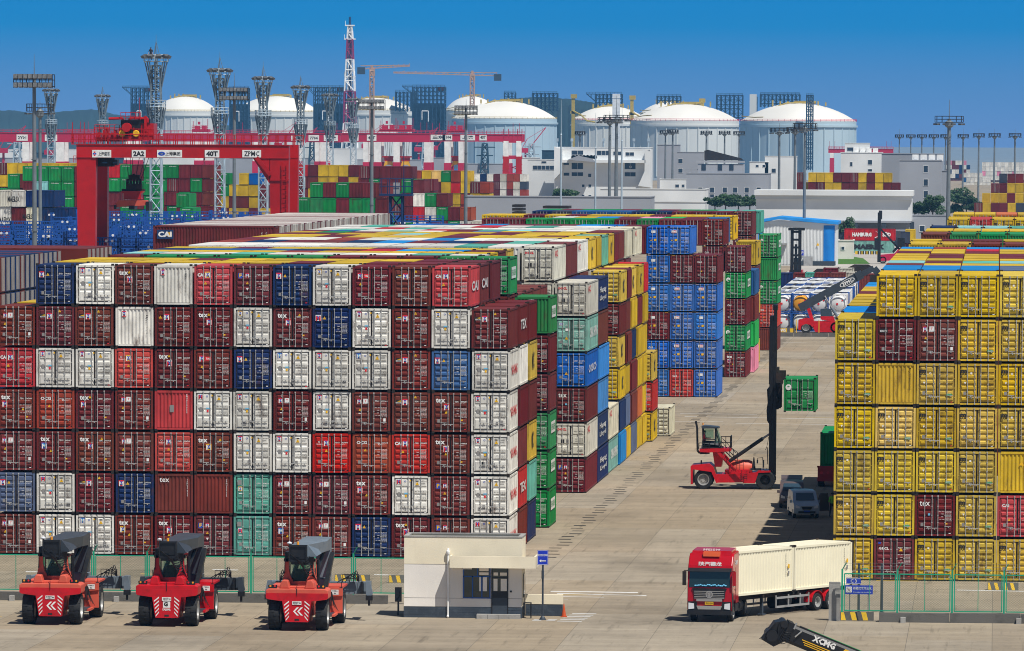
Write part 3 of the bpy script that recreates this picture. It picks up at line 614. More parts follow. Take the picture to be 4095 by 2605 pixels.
# ---- block D and further: high-cube stacks
HH=2.95
def stackcol(xc,Y,cols,sps,H=HH,L=12.5,grp='tall stacks in the middle of the yard',where='',base=0,side=None,vis0='FS',style='rib',nums=None):
    n=len(cols)
    for r,cc in enumerate(cols):
        sp=sps[r] if sps else None; sp=None if sp=='.' else sp
        container(xc,Y,base+(n-1-r)*H,cc,L=L,H=H,sp=sp,num=(nums[r] if nums else '4879273') if sp else None,front='door' if sp else 'corr',vis=vis0+('T' if r==0 else ''),style=style,side=(side[r] if side else None),label=f"{CN[cc]} container, {ORD[r+1]} from the top of {where}",group=grp)
XD=-28.7
stackcol(XD-1.25,648.6,['m','u','u','u','u'],'cPpPp',where='the right column of the vivid blue stack',side=[None]*5)
stackcol(XD-3.75-.35,648.6,'u','P',where='the middle column of the vivid blue stack',base=5*HH)
stackcol(XD-3.75-.0,648.6,['m','u','u','u','r'],'cPPPc',where='the blue stack, middle column lower part')
stackcol(XD-6.25,648.6,['u','u','u','m','u','u'],'ppppcp',where='the left column of the vivid blue stack',vis0='F')
for k in range(0,10):
    cc='muLmmmLmNu'[k]
    container(XD-8.75-2.5*k,648.6,5*HH,cc,L=12.5,H=HH,sp='c',full=False,vis='hT',label=f"{CN[cc]} container edge, {ORD[k+4]} from the right in the blue stack's top row",group='tall stacks in the middle of the yard')
XE=-27.93
stackcol(XE-1.25,704.2,['m','g','m','g','m'],'cIcIT',where='the right column behind the blue stack',side=[None,'ever',None,'ever',None])
stackcol(XE-3.75-.1,704.2,['m','m'],'cc',where='the second column behind the blue stack',base=4*HH)
for k in range(10):
    cc='mmgmggggmmmm'[k]
    container(XE-6.25-2.5*k,704.2,5*HH,cc,L=12.5,H=HH,sp='c',full=True if k<6 else False,vis='hT',label=f"{CN[cc]} container top, {ORD[k+1]} in the row left of the maroon pair, behind blue",group='tall stacks in the middle of the yard')
    if k<8:
        c2='NmGpmLyw'[k]
        container(XE-6.25+2.0-2.5*k,718,5*HH,c2,L=12.5,H=HH,full=False,vis='T',label=f"{CN[c2]} container roof just behind the green and maroon tops, {ORD[k+1]} from the right",group='tall stacks in the middle of the yard')
for r,cc in enumerate(['N','b','G','p']):
    container(XE-1.25+.35,719,(3-r)*HH,cc,L=12.5,H=HH,full=False,front='corr',vis='S',side='ever' if cc=='G' else None,label=f"{CN[cc]} container side, {ORD[r+1]} down, at the back corner of the green and maroon stack",group='tall stacks in the middle of the yard')
XF=gnd(1778,860).x
stackcol(XF-1.25,742,['y','m','y','m','y'],'.cmcm',where='the yellow topped column beside the lane',side=['msc',None,'msc',None,'msc'])
stackcol(XF-4.0,742,['y'],'m',where='the raised end of the long yellow row',base=5*HH,side=['msc'])
for k in range(11):
    cc='yymyyymymyyyyy'[k]
    container(XF-6.5-2.5*k,742,5*HH,cc,L=12.5,H=HH,full=False,vis='hT',label=f"{CN[cc]} container roof, {ORD[min(k+1,13)]}{' and last' if k==13 else ''} in the thin yellow row far back",group='tall stacks in the middle of the yard')
XG=gnd(1828,825).x; YG=gnd(1828,825).y
stackcol(XG-1.25,YG,['g','g','g','r','k'],'I.Ic.',where='the mostly green column at the lane end',side=['ever','ever','ever',None,None])
stackcol(XG-4.05,YG-12,['m','m'],'cc',where='the last maroon stack before the sheds',base=4*HH)
container(XG-3.6,YG+2,5*HH,'t',L=12.5,H=HH,full=False,vis='ST',front='corr',label='teal container side showing behind the last maroon stack',group='tall stacks in the middle of the yard')
for k in range(10):
    cc='mmmnnNNNdnnnNooo'[k]
    container(XG-6.7-2.5*k,YG-12,5*HH,cc,L=12.5,H=HH,full=False,vis='hT',label=f"{CN[cc]} container edge number, far row" if 0 else None)
    container(XG-6.7-2.5*k,YG+2,5*HH,'tggmgmggmgmgkgmg'[k],L=12.5,H=HH,full=False,vis='T',label=None)
# ---- right block R
XR0=-9.72
RROWS=['.mmmm','mJVmm','myooo','mmmmm','mmmmy','mmWmc','mVmmm']
RR=[['','4104208','4259889','4200421','4198223'],['4057063','3208691','5800210','4312592','4118837'],['4614352','','4053242','4100773','4405523'],['4098672','4773098','4550341','4039370','4220114'],['4598543','4577096','4073462','4328018',''],['4218773','4208255','5040214','4683841','6623121'],['4102907','4153114','4402026','4023242','4391177']]
def yend(b): b.text('MSCU4823790',.85,2.25,.10,K_,y=-.012,vert=True); b.quad(-.2,.35,.2,.75,G_,-.012) if 0 else None
def yend2(b): b.raw([(.05,-.012,1.75),(.35,-.012,1.75),(.2,-.012,2.0)],[(0,1,2)],Y_)
rtype=[['.','m','m','m','m'],['m','J','V2','m','m'],['m','e1','m','m','m'],['m','mp','m','m','m'],['m','m','m','m','e2'],['m','m','W','m','C'],['m','V','m','m','m']]
rdesc={'m':'yellow container with black stacked letters','J':'dark maroon container with a dark badge','V2':'reddish brown container with round white spot','e1':'yellow container with dented corrugated end','mp':'faded dull yellow container with black letters','e2':'yellow corrugated container end with a triangle','W':'maroon container with large white letters','C':'bright red container with white capital letters','V':'maroon container with small letters and blue sticker'}
for r in range(7):
    for k in range(5):
        t=rtype[r][k]
        if t=='.': continue
        cc={'m':'y','J':'m','V2':'k','e1':'y','mp':'Y','e2':'y','W':'m','C':'r','V':'m'}[t]
        sp={'m':'m','J':'J','V2':'M','e1':None,'mp':'m','e2':None,'W':'W','C':'c','V':'V'}[t]
        container(XR0+1.25+2.475*k+random.uniform(-.02,.02),378.9+random.uniform(-.05,.05),(6-r)*PH,cc,L=14.2,sp=sp,num=RR[r][k] or None,front='door' if sp else 'corr',text=yend if t=='e1' else yend2,vis='F'+('T' if r==0 or (r==1 and k==0) else ''),
          label=f"{rdesc[t]}, {ORD[r+1]} row down, {ORD[k+1]} column, right wall",group='containers in the front wall of the right stack')
rt=['LLLS','kyyy','cktc','yyyy','ymym','ykym','mymy','yyry','LoLL']   # roofs behind, columns 1-4
Yr=[394.3,408.8,417.2,426.4,434.8,444.2,453.4,463.4,472.6]; Lr=[13.9,7.8,8.6,7.8,8.8,8.6,9.4,8.6,8.4]
for s in range(9):
    for k in range(4):
        cc=rt[s][k]
        container(XR0+3.72+2.475*k,Yr[s],6*PH,cc,L=Lr[s]-(1.1 if s else 0),full=False,front='corr',vis='T',label=f"{CN[cc]} container roof, {ORD[s+2]} row back, {ORD[k+2]} column of the right stack",group='container roofs of the right stack')
Y0=[394.3,409.3,417.6,425.8,434.,441.6,449.6,456.4,463.2,471]; r0='LyyyymyyLL'
for s in range(10):
    container(XR0+1.25,Y0[s],5*PH,r0[s],L=6.5 if s else 14.0,full=False,front='corr',vis='T',label=f"{CN[r0[s]]} container roof one tier lower, left flank of right stack, {ORD[s+2]} back",group='container roofs of the right stack')
# lower tiers along the hidden left flank of R
for s in range(10):
    for r in range(5): container(XR0+1.25,Y0[s],r*PH,'yymyk'[(r+s)%5],L=6.5 if s else 14.0,full=False,vis='',label=None)
for s in range(9):
    for r in (4,5): container(XR0+3.75,Yr[s],r*PH,'ymyyk'[(r+s)%5],L=Lr[s]-(1.1 if s else 0),full=False,vis='',label=None)
# ---- rows behind R
def farrow(xl,yt,Y,cols,n,H,L,desc,lab=True,doors=True,tiers=1,sp=None,cs2=None):
    p=at(xl,yt,Y)
    for k in range(n):
        for t in range(tiers):
            cc=(cols if t==0 else (cs2 or cols))[k%len(cols)]
            container(p.x+1.25+2.5*k,Y,p.z-H*(t+1),cc,L=L,H=H,sp=sp[k] if (sp and t==0) else None,num=None,front='door' if doors else 'corr',full=bool(sp) and t==0,vis='FT' if t==0 else 'F',label=(f"{CN[cc]} container, {ORD[k+1]} from the left {desc}"+(f", tier {ORD[t+1]}" if tiers>1 else '')) if lab else None,group='container rows behind the right stack')
    # carry down to the ground
    z=p.z-H*tiers
    while z>.3:
        h=min(H,z)
        for k in range(n): container(p.x+1.25+2.5*k,Y,z-h,cols[(k+1)%len(cols)],L=L,H=h,full=False,vis='',label=None)
        z-=h
farrow(2136,571,500,'yykk',4,2.65,12,'of the yellow row just behind the near roofs',doors=True)
farrow(2142,564,512.5,'ymky',4,2.65,8,'of the second yellow row behind the near roofs',lab=False)
farrow(2165,548,545,'kggg',5,2.65,14,'of the row with green boxes and open door heads')
farrow(2175,541,560,'yyyy',5,2.65,14,'x',lab=False)
farrow(2186,533,590,'ncct',5,2.65,14,'of the thin row below the tall yellow')
farrow(2227,514.4,700,'yryy',4,2.65,26,'of the tall yellow and red row',sp='mcmm')
farrow(2240,503,727,'yyOy',4,2.65,24,'x',lab=False)
# ---------------- helpers for machines ----------------
def wheel(par,c,r,w,axis='x',n=28,rim='rim grey',name='wheel',hub=.55,face=1,lugs=True,rims=True):
    """tyre + rim; axis of rotation x or y; face = side the hub shows on"""
    b=MB(); h=w/2
    b.lathe([(r*.60,-h*.9),(r*.62,-h),(r*.93,-h),(r,-h*.72),(r,h*.72),(r*.93,h),(r*.62,h),(r*.60,h*.9)],c,axis,n,0,cap=False)
    if lugs:
        for i in range(n):
            a=2*math.pi*i/n; u,v=math.cos(a),math.sin(a); s=h*(.98 if i%2 else -.98); m0=0.02*h
            if axis=='x': p=(c[0]+m0,c[1]+u*r,c[2]+v*r); q=(c[0]+s,c[1]+u*r*.97,c[2]+v*r*.97); b.bar(p,q,r*.10,r*.05,0,up=(0,u,v))
            else: p=(c[0]+v*r,c[1]+m0,c[2]+u*r); q=(c[0]+v*r*.97,c[1]+s,c[2]+u*r*.97); b.bar(p,q,r*.10,r*.05,0,up=(v,0,u))
    o=b.obj(name,['rubber'],par,smooth=True)
    if rims:
        b=MB(); f=h*face
        b.lathe([(0.001,f*.35),(r*.20,f*.35),(r*.22,f*.55),(r*.25,f*.30),(r*.5,f*.15),(r*.54,f*.95),(r*.62,f*1.0),(r*.62,-f*.9)],c,axis,20,0)
        for i in range(8):
            a=2*math.pi*i/8; u,v=r*.34*math.cos(a),r*.34*math.sin(a)
            if axis=='x': b.tube((c[0]+f*.2,c[1]+u,c[2]+v),(c[0]+f*.36,c[1]+u,c[2]+v),r*.035,n=5)
            else: b.tube((c[0]+v,c[1]+f*.2,c[2]+u),(c[0]+v,c[1]+f*.36,c[2]+u),r*.035,n=5)
        b.obj('rim',[rim],o,smooth=True)
    return o
def hose(mb,p,q,sag,r=.02,n=7,mi=0):
    p=Vector(p);q=Vector(q); pts=[p.lerp(q,i/n)+Vector((0,0,-sag*math.sin(math.pi*i/n))) for i in range(n+1)]; mb.path(pts,r,5,mi)
def railing(mb,p,q,h=1.0,n=4,r=.02,mi=0):
    p=Vector(p);q=Vector(q)
    for i in range(n+1):
        c=p.lerp(q,i/n); mb.tube(c,c+Vector((0,0,h)),r,n=5,mi=mi)
    for k in (1.,.5): mb.tube(p+Vector((0,0,h*k)),q+Vector((0,0,h*k)),r,n=5,mi=mi)
def ladder(mb,p,q,w=.4,n=8,r=.02,mi=0,ax=(1,0,0)):
    p=Vector(p);q=Vector(q);a=Vector(ax)*w/2
    mb.tube(p-a,q-a,r,n=5,mi=mi); mb.tube(p+a,q+a,r,n=5,mi=mi)
    for i in range(1,n): c=p.lerp(q,i/n); mb.tube(c-a,c+a,r*.8,n=5,mi=mi)
def person(name,label,loc,rz,shirt,trousers,pose='stand',hivis=False,scale=1.):
    """one continuous skinned body; pose: stand, walk or sit"""
    J={}
    if pose=='sit': hip=(0,0,.52); knee=.42; 
    P=[('pel',(0,0,.95),.15),('sto',(0,.01,1.12),.14),('che',(0,0,1.34),.165),('nek',(0,0,1.50),.065),('hed',(0,-.015,1.60),.085),('top',(0,-.01,1.72),.088)]
    E=[(0,1),(1,2),(2,3),(3,4),(4,5)]
    def add(n,p,r,par): P.append((n,p,r)); E.append((par,len(P)-1)); return len(P)-1
    for s in (-1,1):
        st=.12*s if pose=='walk' else 0
        if pose=='sit':
            a=add('h',(s*.10,-.02,.90),.105,0); a=add('k',(s*.14,-.45,.92),.075,a); a=add('a',(s*.14,-.47,.50),.05,a); add('t',(s*.14,-.62,.46),.045,a)
        else:
            a=add('h',(s*.10,0,.86),.10,0); a=add('k',(s*.11,-.03-st,.49),.07,a); a=add('a',(s*.12,-.5*0-st*1.6+.02,.09),.045,a); add('t',(s*.13,-.14-st*1.6,.04),.042,a)
        a=add('s',(s*.19,0,1.42),.07,2)
        if pose=='sit': a=add('e',(s*.26,-.12,1.17),.048,a); a=add('w',(s*.20,-.36,1.18),.034,a); h=add('p',(s*.18,-.43,1.18),.034,a)
        else: a=add('e',(s*.27,.02+st*.7,1.15),.048,a); a=add('w',(s*.28,-.08+st,.92),.034,a); h=add('p',(s*.28,-.10+st,.85),.036,a)
        if pose=='sit': tips=[(-.02,-.06,.0),(-.007,-.075,-.005),(.008,-.072,-.01),(.022,-.06,-.015)]; th=(-s*.035,-.03,.01)
        else: tips=[(0,-.03,-.075),(0,-.01,-.085),(0,.01,-.082),(0,.03,-.07)]; th=(-s*.02,-.045,-.035)
        b0=Vector(P[h][1])
        for tdx in tips: add('f',tuple(b0+Vector(tdx)),.0095,h)
        add('th',tuple(b0+Vector(th)),.011,h)
    me=bpy.data.meshes.new(name); me.from_pydata([p[1] for p in P],E,[])
    o=bpy.data.objects.new(name,me); COL.objects.link(o); o.location=loc; o.rotation_euler=(0,0,rz); o.scale=(scale,)*3
    o.modifiers.new('s','SKIN'); sv=me.skin_vertices[0].data if me.skin_vertices else None
    if sv is None:
        bpy.context.view_layer.objects.active=o; o.select_set(True); 
        me.skin_vertices  # created with the modifier
    if sv:
        for i,p in enumerate(P): sv[i].radius=(p[2],p[2]*(.78 if p[0] in('pel','sto','che') else 1)); sv[i].use_root=(i==0)
    mo=o.modifiers.new('u','SUBSURF'); mo.levels=1; mo.render_levels=1
    # bake to a mesh so that colours can follow the clothing
    dg=bpy.context.evaluated_depsgraph_get(); nm=bpy.data.meshes.new_from_object(o.evaluated_get(dg)); o.modifiers.clear(); o.data=nm
    nm.materials.clear()
    for k in ('skin',shirt,trousers,'dark cloth'): nm.materials.append(M[k])
    for p in nm.polygons:
        c=p.center; z=c.z
        if z>1.68: k=3
        elif z>1.50: k=0
        elif pose=='sit' and z<.99 and (c.y<.0 or z<.95): k=2 if z>.55 else 3
        elif z<.12: k=3
        elif z<.98 and abs(c.x)<.235: k=2
        elif z>1.10 or (pose=='sit' and z>1.0 and c.y>-.3): k=1
        elif abs(c.x)>.2 or pose=='sit': k=0
        else: k=1
        p.material_index=k; p.use_smooth=True
    tag(o,label,'person')
    b=MB(); b.lathe([(.10,0),(.112,.03),(.10,.09),(.055,.13),(.001,.14)],(0,-.005,1.63),'z',14); b.box(-.06,-.16,1.635,.06,-.08,1.65)
    b.obj('helmet' if hivis else 'hair',['decal yellow' if hivis else 'dark cloth'],o,smooth=True)
    f=MB(); f.box(-.045,-.098,1.615,-.02,-.09,1.63); f.box(.02,-.098,1.615,.045,-.09,1.63); f.box(-.012,-.115,1.575,.012,-.09,1.61); f.box(-.03,-.10,1.55,.03,-.093,1.56,1); f.obj('face',['dark cloth','skin'],o)
    return o
# ---------------- three reach stackers seen from behind ----------------
def reach_stacker(px,py,paint,faded,label,chev=True,maker=None,beam='light slate paint',top='slate paint'):
    p=gnd(px,py); T=thing('reach_stacker',label,'reach stacker',p,group='reach stackers parked in front of the fence')
    b=MB()   # counterweight
    cb=MB(); cb.prism([(-1.69,1.81),(-1.61,1.74),(-.85,1.64),(.85,1.64),(1.61,1.74),(1.69,1.81),(1.69,2.06),(-1.69,2.06)],'y',-.02,.02); cb.obj('rear_bumper',['red machine paint'],T)
    b.prism([(-1.70,1.80),(-1.62,1.72),(-.85,1.62),(.85,1.62),(1.62,1.72),(1.70,1.80),(1.70,2.22),(1.55,2.30),(-1.55,2.30),(-1.70,2.22)],'y',0,1.5)
    b.prism([(-.95,2.30),(-.40,2.30),(-.44,2.42),(-.52,2.74),(-.80,2.76),(-.90,2.6)],'y',.15,2.2); b.prism([(.95,2.30),(.40,2.30),(.44,2.42),(.52,2.74),(.80,2.76),(.90,2.6)],'y',.15,2.2)
    b.box(-.46,.5,2.28,.46,2.2,2.42)
    o=b.obj('counterweight',[faded],T)
    bv=o.modifiers.new('b','BEVEL'); bv.width=.05; bv.segments=2
    b=MB(); b.prism([(-.80,1.66),(.80,1.66),(.62,.50),(-.62,.50)],'y',-.03,1.4)
    for s in (-1,1):
        for i in range(5):
            z=.66+i*.2; xo=s*(.58+.14*(z-.5)/1.16); xi=s*.42
            if i<5: b.raw([(xo,-.036,z-.12+.1),(xi,-.036,z-.02+.22),(xi,-.036,z-.02+.14),(xo,-.036,z-.12+.02)],[(0,1,2,3)],1)
    if chev:
        for dx in (-.22,.0):
            b.raw([(dx+.22,-.037,1.30),(dx+.34,-.037,1.30),(dx+.12,-.037,1.08),(dx+.02,-.037,1.08)],[(0,1,2,3)],1); b.raw([(dx+.02,-.037,1.08),(dx+.12,-.037,1.08),(dx+.34,-.037,.86),(dx+.22,-.037,.86)],[(0,1,2,3)],1)
    else:
        b.quad(-.20,1.06,.20,1.42,1,-.037); b.text('G',-.04,1.25,.24,2,y=-.041,bold=.06); b.text('KALMAR',0,.96,.12,1,y=-.037,w=.44,bold=.03)
    b.box(-.12,-.04,.58,.12,-.03,.68,2)
    b.obj('rear_plate',['red machine paint','decal white','decal black'],T)
    b=MB(); b.box(-.25,-.06,1.44,.25,-.04,1.63); b.text('车辆检测',-.06,1.575,.07,1,y=-.064,w=.3); b.text('严禁载人',-.06,1.495,.07,1,y=-.064,w=.3); b.text('8#',.17,1.535,.09,1,y=-.064)
    b.obj('number_plate',['decal white','decal black'],T)
    b=MB()   # chassis and front body
    b.box(-.75,1.4,.75,.75,8.3,1.6); b.box(-.62,1.35,.45,.62,2.2,.75)
    b.prism([(1.15,.62),(1.15,1.95),(1.95,2.05),(1.95,.62)],'y',5.0,5.15); b.box(-1.15,5.0,.7,1.15,5.15,1.5)
    b.prism([(-1.15,.62),(-1.15,1.95),(-1.95,2.05),(-1.95,.62)],'y',5.0,5.15)
    b.box(1.0,5.15,2.0,1.98,7.4,2.1); b.box(-1.98,5.15,2.0,-1.0,7.4,2.1); b.box(.75,3.4,.55,1.7,5.0,.66); b.box(.75,2.3,1.2,1.2,5.0,1.35)
    b.prism([(.8,1.5),(1.98,1.6),(1.98,2.0),(.8,2.0)],'y',4.9,5.0)
    b.obj('chassis',[faded],T)
    b=MB(); b.box(1.35,4.885,1.65,1.75,4.895,1.92); b.text('严禁载人',1.55,1.85,.07,1,y=4.88,w=.3); b.text('8#',1.55,1.72,.08,1,y=4.88); b.obj('side_plate',['decal white','decal black'],T)
    b=MB(); b.box(.8,2.2,.60,1.55,4.9,.68); b.box(.8,2.6,.3,1.4,3.0,.36); b.obj('step',['slate paint'],T)
    for x in (-1.28,1.28): wheel(T,(x,1.05,.86),.86,.62,'x',26,face=1 if x>0 else -1)
    for x in (-1.62,1.62): wheel(T,(x,6.3,.86),.86,.66,'x',26,face=1 if x>0 else -1)
    # cab frame: two leaning uprights with a curved opening
    b=MB()
    for s in (-1,1):
        b.prism([(s*.96,2.45),(s*.45,2.45),(s*.30,2.50),(s*.40,2.72),(s*.52,2.95),(s*.58,3.3),(s*.58,3.72),(s*.76,3.72),(s*.80,3.2)],'y',1.2,1.45)
        b.box(s*.76,1.45,2.6,s*.70,3.2,2.75); b.box(s*.76,1.45,3.62,s*.70,3.2,3.72); b.box(s*.76,3.1,2.4,s*.70,3.2,3.7)
    b.prism([(-.48,2.42),(.48,2.42),(.30,2.62),(-.30,2.62)],'y',1.22,1.43)
    b.obj('cab_frame',[faded if paint!='red machine paint' else 'dark steel' if 0 else faded],T)
    b=MB(); b.box(-.58,1.5,2.55,.58,1.52,3.66); b.box(-.70,1.5,2.7,-.69,3.1,3.62); b.box(.69,1.5,2.7,.70,3.1,3.62); b.box(-.58,3.1,2.6,.58,3.12,3.66); b.obj('cab_window',['glass clear'],T)
    b=MB(); b.box(-.3,2.1,2.5,.3,2.6,2.95); b.box(-.26,2.0,2.9,.26,2.15,3.25); b.box(-.55,2.85,2.5,.55,3.05,3.0); b.obj('seat',['dark cloth'],T)
    # boom: long slate box running forward with a black-faced head at the rear
    b=MB()
    b.box(-.40,.35,3.90,.48,8.3,4.62)
    b.prism([(.48,3.9),(.48,4.62),(.95,4.0),(.55,3.80)],'y',1.0,3.6)
    b.raw([(.48,1.0,4.62),(1.05,5.4,4.55),(1.05,7.9,4.62),(.48,8.0,4.62),(.48,1.0,3.9),(1.0,5.4,4.0),(1.0,7.9,3.9),(.48,8.0,3.9)],[(0,1,2,3),(4,7,6,5),(0,4,5,1),(1,5,6,2),(2,6,7,3)])
    b.box(.2,7.6,2.4,1.0,8.3,4.5)
    o=b.obj('boom',[top],T)
    b=MB()
    b.box(-.39,.335,3.9,.47,.348,4.58); b.box(-.36,.30,4.0,.1,.34,4.12); b.box(-.42,.28,3.72,.50,.38,3.86); b.box(-.46,.25,3.8,-.38,.45,4.7); b.box(.44,.25,3.8,.52,.45,4.66); b.box(-.42,.27,4.55,.50,.36,4.66); b.box(-.36,.40,3.90,.44,.9,4.55); b.box(-.42,.9,3.55,.72,1.6,3.92); b.box(-.85,1.2,3.7,.85,1.5,3.86)  # first box: black sheet in place of the shade inside the open boom end
    b.box(-.80,1.2,3.68,-.62,2.4,4.2); b.tube((.60,1.7,2.3),(.72,7.2,4.0),.12); b.tube((-.60,1.7,2.3),(-.5,7.2,4.0),.12)
    b.tube((.95,2.0,1.9),(.95,2.0,3.75),.09); b.bar((1.02,3.6,1.3),(1.10,7.8,3.7),.22,.26)
    for i in range(9): hose(b,(-.38+.08*i,.22,4.15-.05*i),(.62+.03*i,.75,4.0-.1*i),.16+.04*i,.026)
    for i in range(9): hose(b,(.60+.03*i,.6,4.0),(1.0-.07*i,1.4+.1*i,2.5+.08*i),.2+.07*i,.03)
    for i in range(4): hose(b,(-.75,1.0,4.1-.1*i),(-.82,1.2,3.1),.3,.025)
    hose(b,(-.1,.1,2.35),(.05,.02,1.9),.1,.02); b.tube((0,-.02,2.45),(0,-.05,1.95),.018)
    b.obj('boom_head',['black paint'],T)
    for x in (-1.35,1.28):
        b=MB(); b.box(x-.22,.2,2.30,x+.22,.5,2.36); b.box(x-.24,.28,2.36,x+.24,.42,2.48); br=b.obj('lamp_bracket',['black paint'],T)
        for dx in (-.12,.12): b=MB(); b.tube((x+dx,.27,2.42),(x+dx,.285,2.42),.055,n=10); b.obj('tail_lamp',['decal red' if dx*x<0 else 'amber'],br)
    b=MB(); b.tube((-.05,.9,4.62),(-.05,.9,4.80),.07,n=10); b.obj('beacon',['amber'],T,smooth=True)
    b=MB(); b.lathe([(.02,0),(.12,.0),(.14,.08),(.02,.14)],(-.5,.9,4.66),'z',12); b.tube((-.5,.9,4.2),(-.5,.9,4.68),.03); b.obj('lamp',['lamp glass'],T,smooth=True)
    # spreader across the front
    b=MB(); o_=.35
    b.box(o_-2.6,8.3,1.45,o_+2.6,8.85,2.12); b.box(-.9,7.9,1.5,.9,9.2,2.3); b.box(-.5,8.0,2.3,.5,8.8,2.8); b.box(o_-2.75,8.2,1.55,o_-2.45,9.6,2.1); b.box(o_+2.45,8.2,1.55,o_+2.75,9.6,2.1)
    for xx in (-2.3,-1.5,1.3,2.1): b.box(o_+xx,8.27,1.5,o_+xx+.06,8.3,2.08)
    b.obj('spreader',[beam],T)
    for s in (-1,1):
        b=MB(); c=o_
        b.prism([(c+s*2.62,2.2),(c+s*2.85,2.2),(c+s*3.0,1.5),(c+s*2.78,1.25),(c+s*2.62,1.5)],'y',7.7,7.95)
        b.box(c+s*2.62,7.6,1.15,c+s*3.0,7.95,1.42,1); b.tube((c+s*2.8,7.75,.85),(c+s*2.8,7.75,1.2),.07,mi=1); b.box(c+s*2.3,7.9,1.5,c+s*2.42,8.3,2.15,1)
        for i in range(5): hose(b,(c+s*2.2,8.1,2.15),(c+s*(1.0+.22*i),8.0,2.1),-.25-.1*i,.025,mi=1)
        railing(b,(c+s*1.3,8.0,2.1),(c+s*2.2,8.0,2.1),.45,3,.02,1)
        b.obj('spreader_arm',[beam,'black paint'],T)
    b=MB()
    for i in range(4): hose(b,(1.25,4.86,1.75-.05*i),(1.2+.1*i,4.84,1.05),-.3-.05*i,.028); 
    for i in range(3): hose(b,(1.3,4.86,1.9),(1.75-.1*i,4.84,.75+.1*i),.1,.016)
    b.obj('hose',['rubber'],T)
    b=MB(); b.tube((1.9,5.0,2.05),(1.9,5.0,2.35),.02); b.box(1.8,4.94,1.75,1.96,5.02,2.05); b.obj('mirror',['black paint'],T)
    return T
reach_stacker(118,1471,'faded red paint','faded red paint','faded salmon red reach stacker with plate of chevrons, leftmost of three')
reach_stacker(392,1475,'red machine paint','red machine paint','glossy bright red reach stacker parked in the middle of three',chev=False,beam='slate paint')
reach_stacker(698,1485,'faded red paint','faded red paint','faded salmon red reach stacker parked beside the cream booth',top='light slate paint')
# ---------------- fence, wall and booth ----------------
def fence(x0,x1,posts,Y,zb,zt,label):
    T=thing('chain_link_fence',label,'fence',((x0+x1)/2,Y,zb)); cx=(x0+x1)/2
    T.location=(cx,Y,0)
    for a,c in zip(posts,posts[1:]):
        a-=cx;c-=cx; b=MB(); a_=a+.12; c_=c-.12
        for z in (zb,zt): b.box(a_,-.03,z-.03,c_,.03,z+.03)
        for x in (a_,c_): b.box(x-.03,-.03,zb,x+.03,.03,zt)
        b.box((a_+c_)/2-.018,-.02,zb,(a_+c_)/2+.018,.02,zt)
        hh=zt-zb; st=.085; n=int((c_-a_+hh)/st); k=1.15
        for i in range(n+1):
            for s in (1,-1):
                u=a_-hh/k+i*st*1.0
                # clip the slanted wire to the panel
                xs=[u,u+hh/k]; zs=[zb,zt]
                if s<0: zs=[zt,zb]
                x0_,x1_=xs; z0_,z1_=zs
                if x1_<a_ or x0_>c_: continue
                if x0_<a_: t=(a_-x0_)/(x1_-x0_); z0_=z0_+(z1_-z0_)*t; x0_=a_
                if x1_>c_: t=(c_-x0_)/(x1_-x0_); z1_=z0_+(z1_-z0_)*t; x1_=c_
                w=.0045; b.raw([(x0_-w,0,z0_),(x0_+w,0,z0_),(x1_+w,0,z1_),(x1_-w,0,z1_)],[(0,1,2,3)],1)
        b.obj('fence_panel',['green mesh','mesh wire'],T)
    for p in posts:
        b=MB(); p-=cx; b.box(p-.05,-.05,zb-.1,p+.05,.05,zt+.25); b.bar((p,0,zt+.22),(p+.22,-.12,zt+.62),.04,.04); b.obj('post',['green mesh'],T)
    b=MB()
    for k,dz in enumerate((.28,.45,.60)):
        for a,c in zip(posts,posts[1:]): hose(b,(a-cx+.07*k,-.04*k,zt+dz),(c-cx+.07*k,-.04*k,zt+dz),.04,.006,5)
    b.obj('barbed_wire',['grey steel'],T)
    return T
def lowwall(x0,x1,Y,h,label,rnd=3):
    T=MB(); x=x0; r=random.Random(rnd)
    while x<x1:
        L=min(r.choice([2.2,3.0,3.9]),x1-x); T.box(x+.01,r.uniform(-.03,.03),-.05,x+L-.01,.55,h+r.uniform(-.03,.02)); x+=L
    x=x0+1.2
    while x<x1-1: T.box(x,-.35,-.05,x+.28,.02,.3,1); x+=r.uniform(4.5,6.5)
    o=T.obj('low_wall',['dark concrete','concrete'],loc=(0,Y,0)); tag(o,label,'wall'); return o
YL=355.5; px2x=lambda d,Y,z=0: at(d,1400,Y).x
postsL=[px2x(d,YL) for d in (-25,97,219,345,467,589,711,830,960)]
fence(postsL[0],postsL[-1],postsL,YL+.25,.62,2.62,'green chain link fence running behind the three reach stackers')
lowwall(postsL[0],postsL[-1]-1.2,YL,.5,'stained low concrete wall under the fence behind the reach stackers')
YRW=345.8; postsR=[px2x(d,YRW) for d in (1980,2110,2239,2361,2490)]
fence(postsR[0],postsR[-1],postsR,YRW+.25,.62,2.66,'green chain link fence at the right, in front of the yellow stack')
lowwall(postsR[0]+2.05,postsR[-1],YRW,.52,'stained low concrete wall under the right hand green fence',5)
def block(d,yb,w,h,label,dep=.5,name='concrete_barrier',n=3):
    p=gnd(d,yb); b=MB(); b.prism([(0,0),(dep,0),(dep*.75,h),(dep*.25,h)],'x',-w/2,w/2)
    st=w/(2*n)
    for i in range(n):
        x=-w/2+st*2*i+.04; b.raw([(x,-.004,.02),(x+st*.9,-.004,.02),(x+st*.9-.12,dep*.25-.006,h-.02),(x-.12 if i else x,dep*.25-.006,h-.02)],[(0,1,2,3)],1)
    o=b.obj(name,['dark concrete','hazard yellow'],loc=p); tag(o,label,'barrier','striped concrete barriers'); return o
block(2015,1460,1.85,.48,'black and yellow striped block at the foot of the blue sign')
